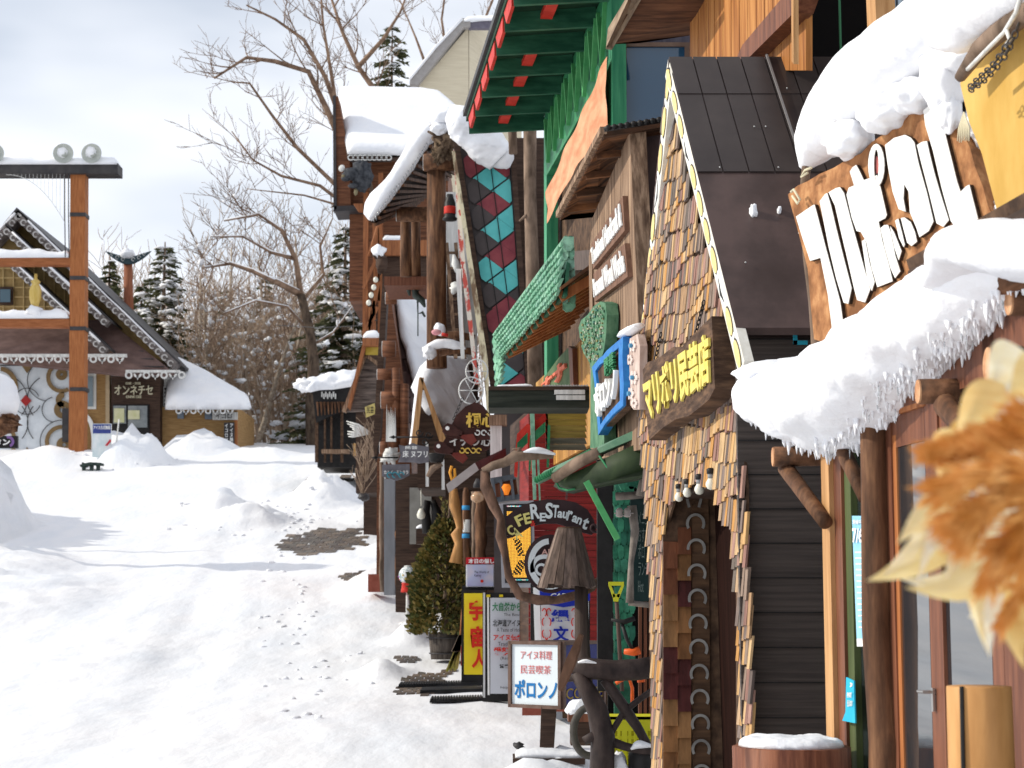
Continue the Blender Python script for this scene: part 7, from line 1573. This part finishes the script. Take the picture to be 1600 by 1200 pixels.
s = T('orange_tool', 'bright orange plastic tool part leaning behind the root bench', 'tool', P(990,1090,13.7)); om = mat('tool_orange', (.70,.11,.02), rough=.4); m = MB(True); m.tube([P(975,1018,13.7),P(990,1019,13.7),P(1000,1016,13.7)], [.02,.03,.03], 8); m.tube([P(962,1068,13.6),P(972,1062,13.6),P(983,1060,13.6),P(988,1075,13.6),P(988,1098,13.6)], .014, 8); m.tube([P(998,1030,13.7),P(1002,1066,13.7)], .03, 8); O('body', m, om, s)
m = MB(True); m.tube([P(955,968,13.7),P(975,972,13.7),P(992,966,13.7)], [.01,.02,.02], 8); m.tube([P(972,975,13.7),P(980,1000,13.7),P(990,1018,13.7)], .014, 8); O('black_grip', m, M['black'], s)
# ================================================================== dried flower bunch in the foreground
s = T('dried_pampas_bouquet', 'cream and orange dried leaves and pampas plumes close to the camera', 'bouquet', P(1590, 900, 2.05)); random.seed(17)
lms = []
for k, (a_, c_) in enumerate((((.68,.50,.24),(.86,.72,.46)), ((.74,.58,.36),(.90,.80,.60)), ((.62,.36,.13),(.80,.58,.28)), ((.80,.68,.50),(.92,.85,.72)))):
    q = mat('dried_leaf_'+'abcd'[k], a_, c_, rough=.65, scale=(9,9,45), lo=.3, hi=.7, bump=.3, bscale=(60,60,60), bdist=.001); pbs = q.node_tree.nodes['Principled BSDF']
    pbs.inputs['Subsurface Weight'].default_value = .35; pbs.inputs['Subsurface Radius'].default_value = (.012,.008,.004); pbs.inputs['Subsurface Scale'].default_value = .6; lms.append(q)
fm = mat('pampas_plume', (.56,.20,.03), (.88,.48,.16), (.72,.32,.08), rough=.8, scale=(30,30,30))
def leafb(base, tip, wd, d0, mi, curl=.25):
    a = P(*base, d0+.04); c = P(*tip, d0+random.uniform(-.06,.04)); ax = c-a; L = ax.length; ax.normalize(); sd = ax.cross(NC).normalized(); m = MB(True); n = 14; W_ = wd/F*d0*.62; tw = random.uniform(-.8,.8); th = .0010; bend = sd*random.uniform(-.06,.06)
    for i in range(n+1):
        t = i/n; w_ = max(.0003, W_*math.sin(math.pi*(t**.62))**.9) if 0 < t < 1 else .0004
        o = a+ax*L*t + NC*(curl*L*.25*math.sin(t*2.6)) + bend*math.sin(t*3.14); s2 = (sd*math.cos(tw*(t-.3))+NC*math.sin(tw*(t-.3)))
        for sg in (0, 1):
            for k in (-1, -.5, 0, .5, 1): m.v.append(o + s2*w_*k - NC*(w_*.45*abs(k)) + NC*(.0012*math.sin(t*17+k*4+wd)) - NC*th*sg)
    for i in range(n):
        for k in range(4):
            p = i*10+k; m.f.append((p, p+1, p+11, p+10)); q = p+5; m.f.append((q, q+10, q+11, q+1))
    O('leaf', m, lms[mi], s)
spec = (((1500,765),(1352,908),58),((1530,800),(1404,904),50),((1560,830),(1412,918),46),((1590,850),(1432,912),52),((1560,700),(1478,778),56),((1640,630),(1500,706),70),((1650,600),(1545,648),70),((1640,655),(1492,730),60),((1600,860),(1478,925),54),((1625,880),(1512,965),46),((1640,900),(1543,1022),48),((1600,770),(1450,850),60),((1650,810),(1500,872),66),((1572,880),(1546,1028),36),((1620,900),(1600,1048),44),((1650,930),(1574,985),50),((1640,740),(1520,815),60),((1660,860),(1560,930),60),((1660,700),(1540,712),66),((1540,880),(1428,884),34),((1640,830),(1584,958),50),((1660,960),(1608,1080),44),
 ((1520,745),(1400,850),44),((1550,770),(1462,880),46),((1580,700),(1470,760),44),((1610,790),(1530,900),44),((1630,760),(1560,860),50),((1640,560),(1575,620),60),((1500,800),(1380,900),30),((1600,820),(1490,905),40),((1650,860),(1600,1000),40))
for k, (b_, t_, w_) in enumerate(spec): leafb(b_, t_, w_, random.uniform(1.88,2.12), (0,1,0,3,2,0,1,2,1,3)[k % 10])
def plume(pts, d0, wd, n):
    m = MB(True); q = [P(x,y,d0) for x,y in pts]; m.tube(q, .0014, 5)
    for k in range(int(n*1.15)):
        i = random.randrange(len(q)-1); t = random.random(); p = q[i].lerp(q[i+1], t); ax = (q[i+1]-q[i]).normalized(); r = V((random.uniform(-1,1),random.uniform(-1,1),random.uniform(-1,1))).normalized(); L = wd/F*d0*random.uniform(.6,1.9)
        e = p + (ax*1.2+r*.62).normalized()*L; w_ = random.uniform(.0003,.0006); sd = (e-p).cross(NC).normalized()*w_; m.add([p-sd, p.lerp(e,.6)-sd*1.4+V((0,0,-.001)), e, p.lerp(e,.6)+sd*1.4, p+sd], [(0,1,2,3,4)])
    O('plume', m, fm, s)
for (pts, dd, wd, n) in ((((1580,715),(1530,700),(1490,698),(1458,704)), 1.80, 26, 620),(((1640,690),(1590,682),(1545,686),(1500,700)), 1.82, 40, 900),(((1650,735),(1580,730),(1525,742),(1482,762)), 1.78, 40, 950),(((1650,780),(1590,775),(1540,790),(1500,812)), 1.80, 40, 900),(((1640,720),(1580,755),(1545,795),(1515,840)), 1.80, 36, 700),(((1660,820),(1605,820),(1565,850),(1550,900)), 1.82, 36, 560),(((1660,660),(1610,650),(1575,668)), 1.84, 40, 520),(((1650,900),(1605,915),(1570,970)), 1.90, 26, 320),(((1660,760),(1620,800),(1600,860)), 1.80, 44, 600)):
    plume(pts, dd, wd, n)
st = MB(True)
for k in range(5): st.tube([P(1600+k*8,860,2.05), P(1640+k*6,1100,2.1), V((P(1700,1300,2.2).x, 2.2+.02*k, .35))], .004, 6)
O('stems', st, M['stumpwood'], s)
v_ = MB(True); cbase = P(1700,1300,2.2); v_.lathe(V((cbase.x, 2.24, 0)), [(.10,0),(.12,.2),(.09,.5),(.07,.62),(.075,.66)], 20); O('vase', v_, M['redstump'], s)
# ================================================================== more of the crowded row
random.seed(41)
s = T('driftwood_spire', 'pale upright splintered driftwood piece before the shingled log shop', 'driftwood', P(608,690,36.2)); m = MB()
for k in range(7): x = 603+k*2.2; m.prism([P(x,690,36.2-.02*k), P(x+2.6,690,36.2-.02*k), P(x+2,650+random.uniform(-14,10),36.2-.02*k), P(x+1,636+random.uniform(-10,14),36.2-.02*k)], NC, .05)
O('splinters', m, M['greywhite'], s)
m = MB(True); m.blob(P(610,712,36), .16,.14,.13, .5, 3, 16, 10); TM('pale_root', m, M['greywhite'], 'pale gnarled root under the upright splintered driftwood', 'driftwood')
for (x, yt, yb, dd, lab) in ((598,690,760,36.8,'white edged plank left of the script sign'),(665,690,760,27,'pale birch plank right of the script sign'),(690,715,765,26,'pale plank under the lower turtle sign')):
    m = MB(); sl_(cp(dd), [(x,yt),(x+4,yt+3),(x+5,yb),(x,yb)], NC, .06, m); TM('pale_plank', m, M['greywhite'], lab, 'plank')
s = T('black_bucket', 'dark round bucket hung below the lower turtle sign', 'bucket', P(682,722,25)); m = MB(True); m.lathe(P(682,722,25), [(.09,0),(.12,.10),(.13,.12)], 16); O('body', m, M['black'], s); m = MB(True); m.tube([P(668,745,25),P(676,732,25),P(690,724,25)], [.03,.05,.04], 10, .2); O('root_hook', m, M['bark'], s)
m = MB(True); m.tube([P(706,728,24.8), P(703,738,24.8), P(706,750,24.8), P(711,744,24.8), P(710,732,24.8)], .02, 8); TM('amber_loop', m, mat('amber', (.7,.3,.03), rough=.4), 'bright amber carved loop below the turtle signs', 'carving')
s = T('snowy_crate', 'dark crate with snow on its lid behind the potted conifer', 'crate', P(660,845,31)); O('box', sl_(cp(31), rect(650,826,672,850), NC, .4), M['dkbrown'], s); m = MB(True); m.puff([P(650,826,31), P(672,824,31), P(672,824,31.4), P(650,826,31.4)], UP, .07, .04, .08, .2, 4); O('snow', m, M['snow'], s)
m = MB(True); m.tube([P(668,782,30.5), P(664,800,30.5), P(668,830,30.5), P(680,832,30.5), P(682,800,30.5), P(676,782,30.5)], [.06,.08,.09,.08,.08,.05], 10, .1); TM('dark_bear_carving', m, M['black'], 'dark carved figure standing by the pale porch panel', 'carving')
s = T('insulated_bracket', 'small amber glass shade on a metal cap beside the rough bark trunk post', 'lamp', P(746,785,24)); m = MB(True); m.lathe(P(746,766,24), [(.02,-.02),(.05,-.03),(.09,-.08),(.085,-.13),(.03,-.17)], 16); O('shade', m, mat('amber_glass', (.42,.25,.14), rough=.15, spec=.5), s); m = MB(True); m.lathe(P(746,762,24), [(.06,0),(.05,.06),(.02,.12)], 14); O('cap', m, M['dkmetal'], s)
# ladder seen behind the stripped columns
s = T('wooden_ladder', 'grey wooden ladder in the gap between the log column and the yellow bargeboard', 'ladder', P(712,600,30))
for x0, x1 in ((698,712),(712,726)): O('rail', MB().beam(P(x0,380,30.2), P(x1,560,29.8), .06, .06), M['weathered'], s)
for k in range(7): y = 395+k*24; O('rung', MB().beam(P(698+k*1.9,y,30.1), P(714+k*1.9,y,30.1), .04, .04), M['weathered'], s)
m = MB(True); m.tube([P(709,398,28.5), P(712,412,28.5), P(716,424,28.5)], [.02,.07,.05], 10, .1); m.blob(P(714,450,28.3), .12,.1,.09, .3, 2, 14, 10); TM('white_bird_carving', m, M['greywhite'], 'white and brown bird carving perched on the pale rails', 'carving')
# overhead cables
cb = MB(True); cb.tube([P(590,500,48), P(560,509,54), P(500,512,60), P(430,508,70)], .012, 5); TM('overhead_cable', cb, M['black'], 'thin overhead cable running from the log house past the crooked tree', 'cable')
# trodden lumps and clods of snow along the shop fronts and banks
cl = MB(True)
for _ in range(150):
    r = random.random()*.75
    if r < .45: y = random.uniform(20, 60); x = -(.1143*y) + random.uniform(.2, 1.4) - .4 - (.8 if y > 30 else 0)
    elif r < .7: cx, cy, rx, ry = random.choice(((-8,54,2.1,2.8),(-9.4,58,1.6,2.4),(-4.3,55,1.6,2.4),(-14.9,70,2,2))); a = random.uniform(0,6.28); q = random.uniform(.6,1.15); x, y = cx+rx*q*math.cos(a), cy+ry*q*math.sin(a)
    else: y = random.uniform(20, 40); x = -.1143*y + random.uniform(-.3, .5) - .3
    k = random.uniform(.012,.032)*(1+y/45); cl.blob(V((x, y, ground(x,y)+k*.15)), k*random.uniform(1,1.8), k*random.uniform(1,1.6), k*.6, .4, 3, 8, 5)
S('snow_clods', cl, M['snow'], 'stuff', 'small clods of snow scattered on the street', 'snow')
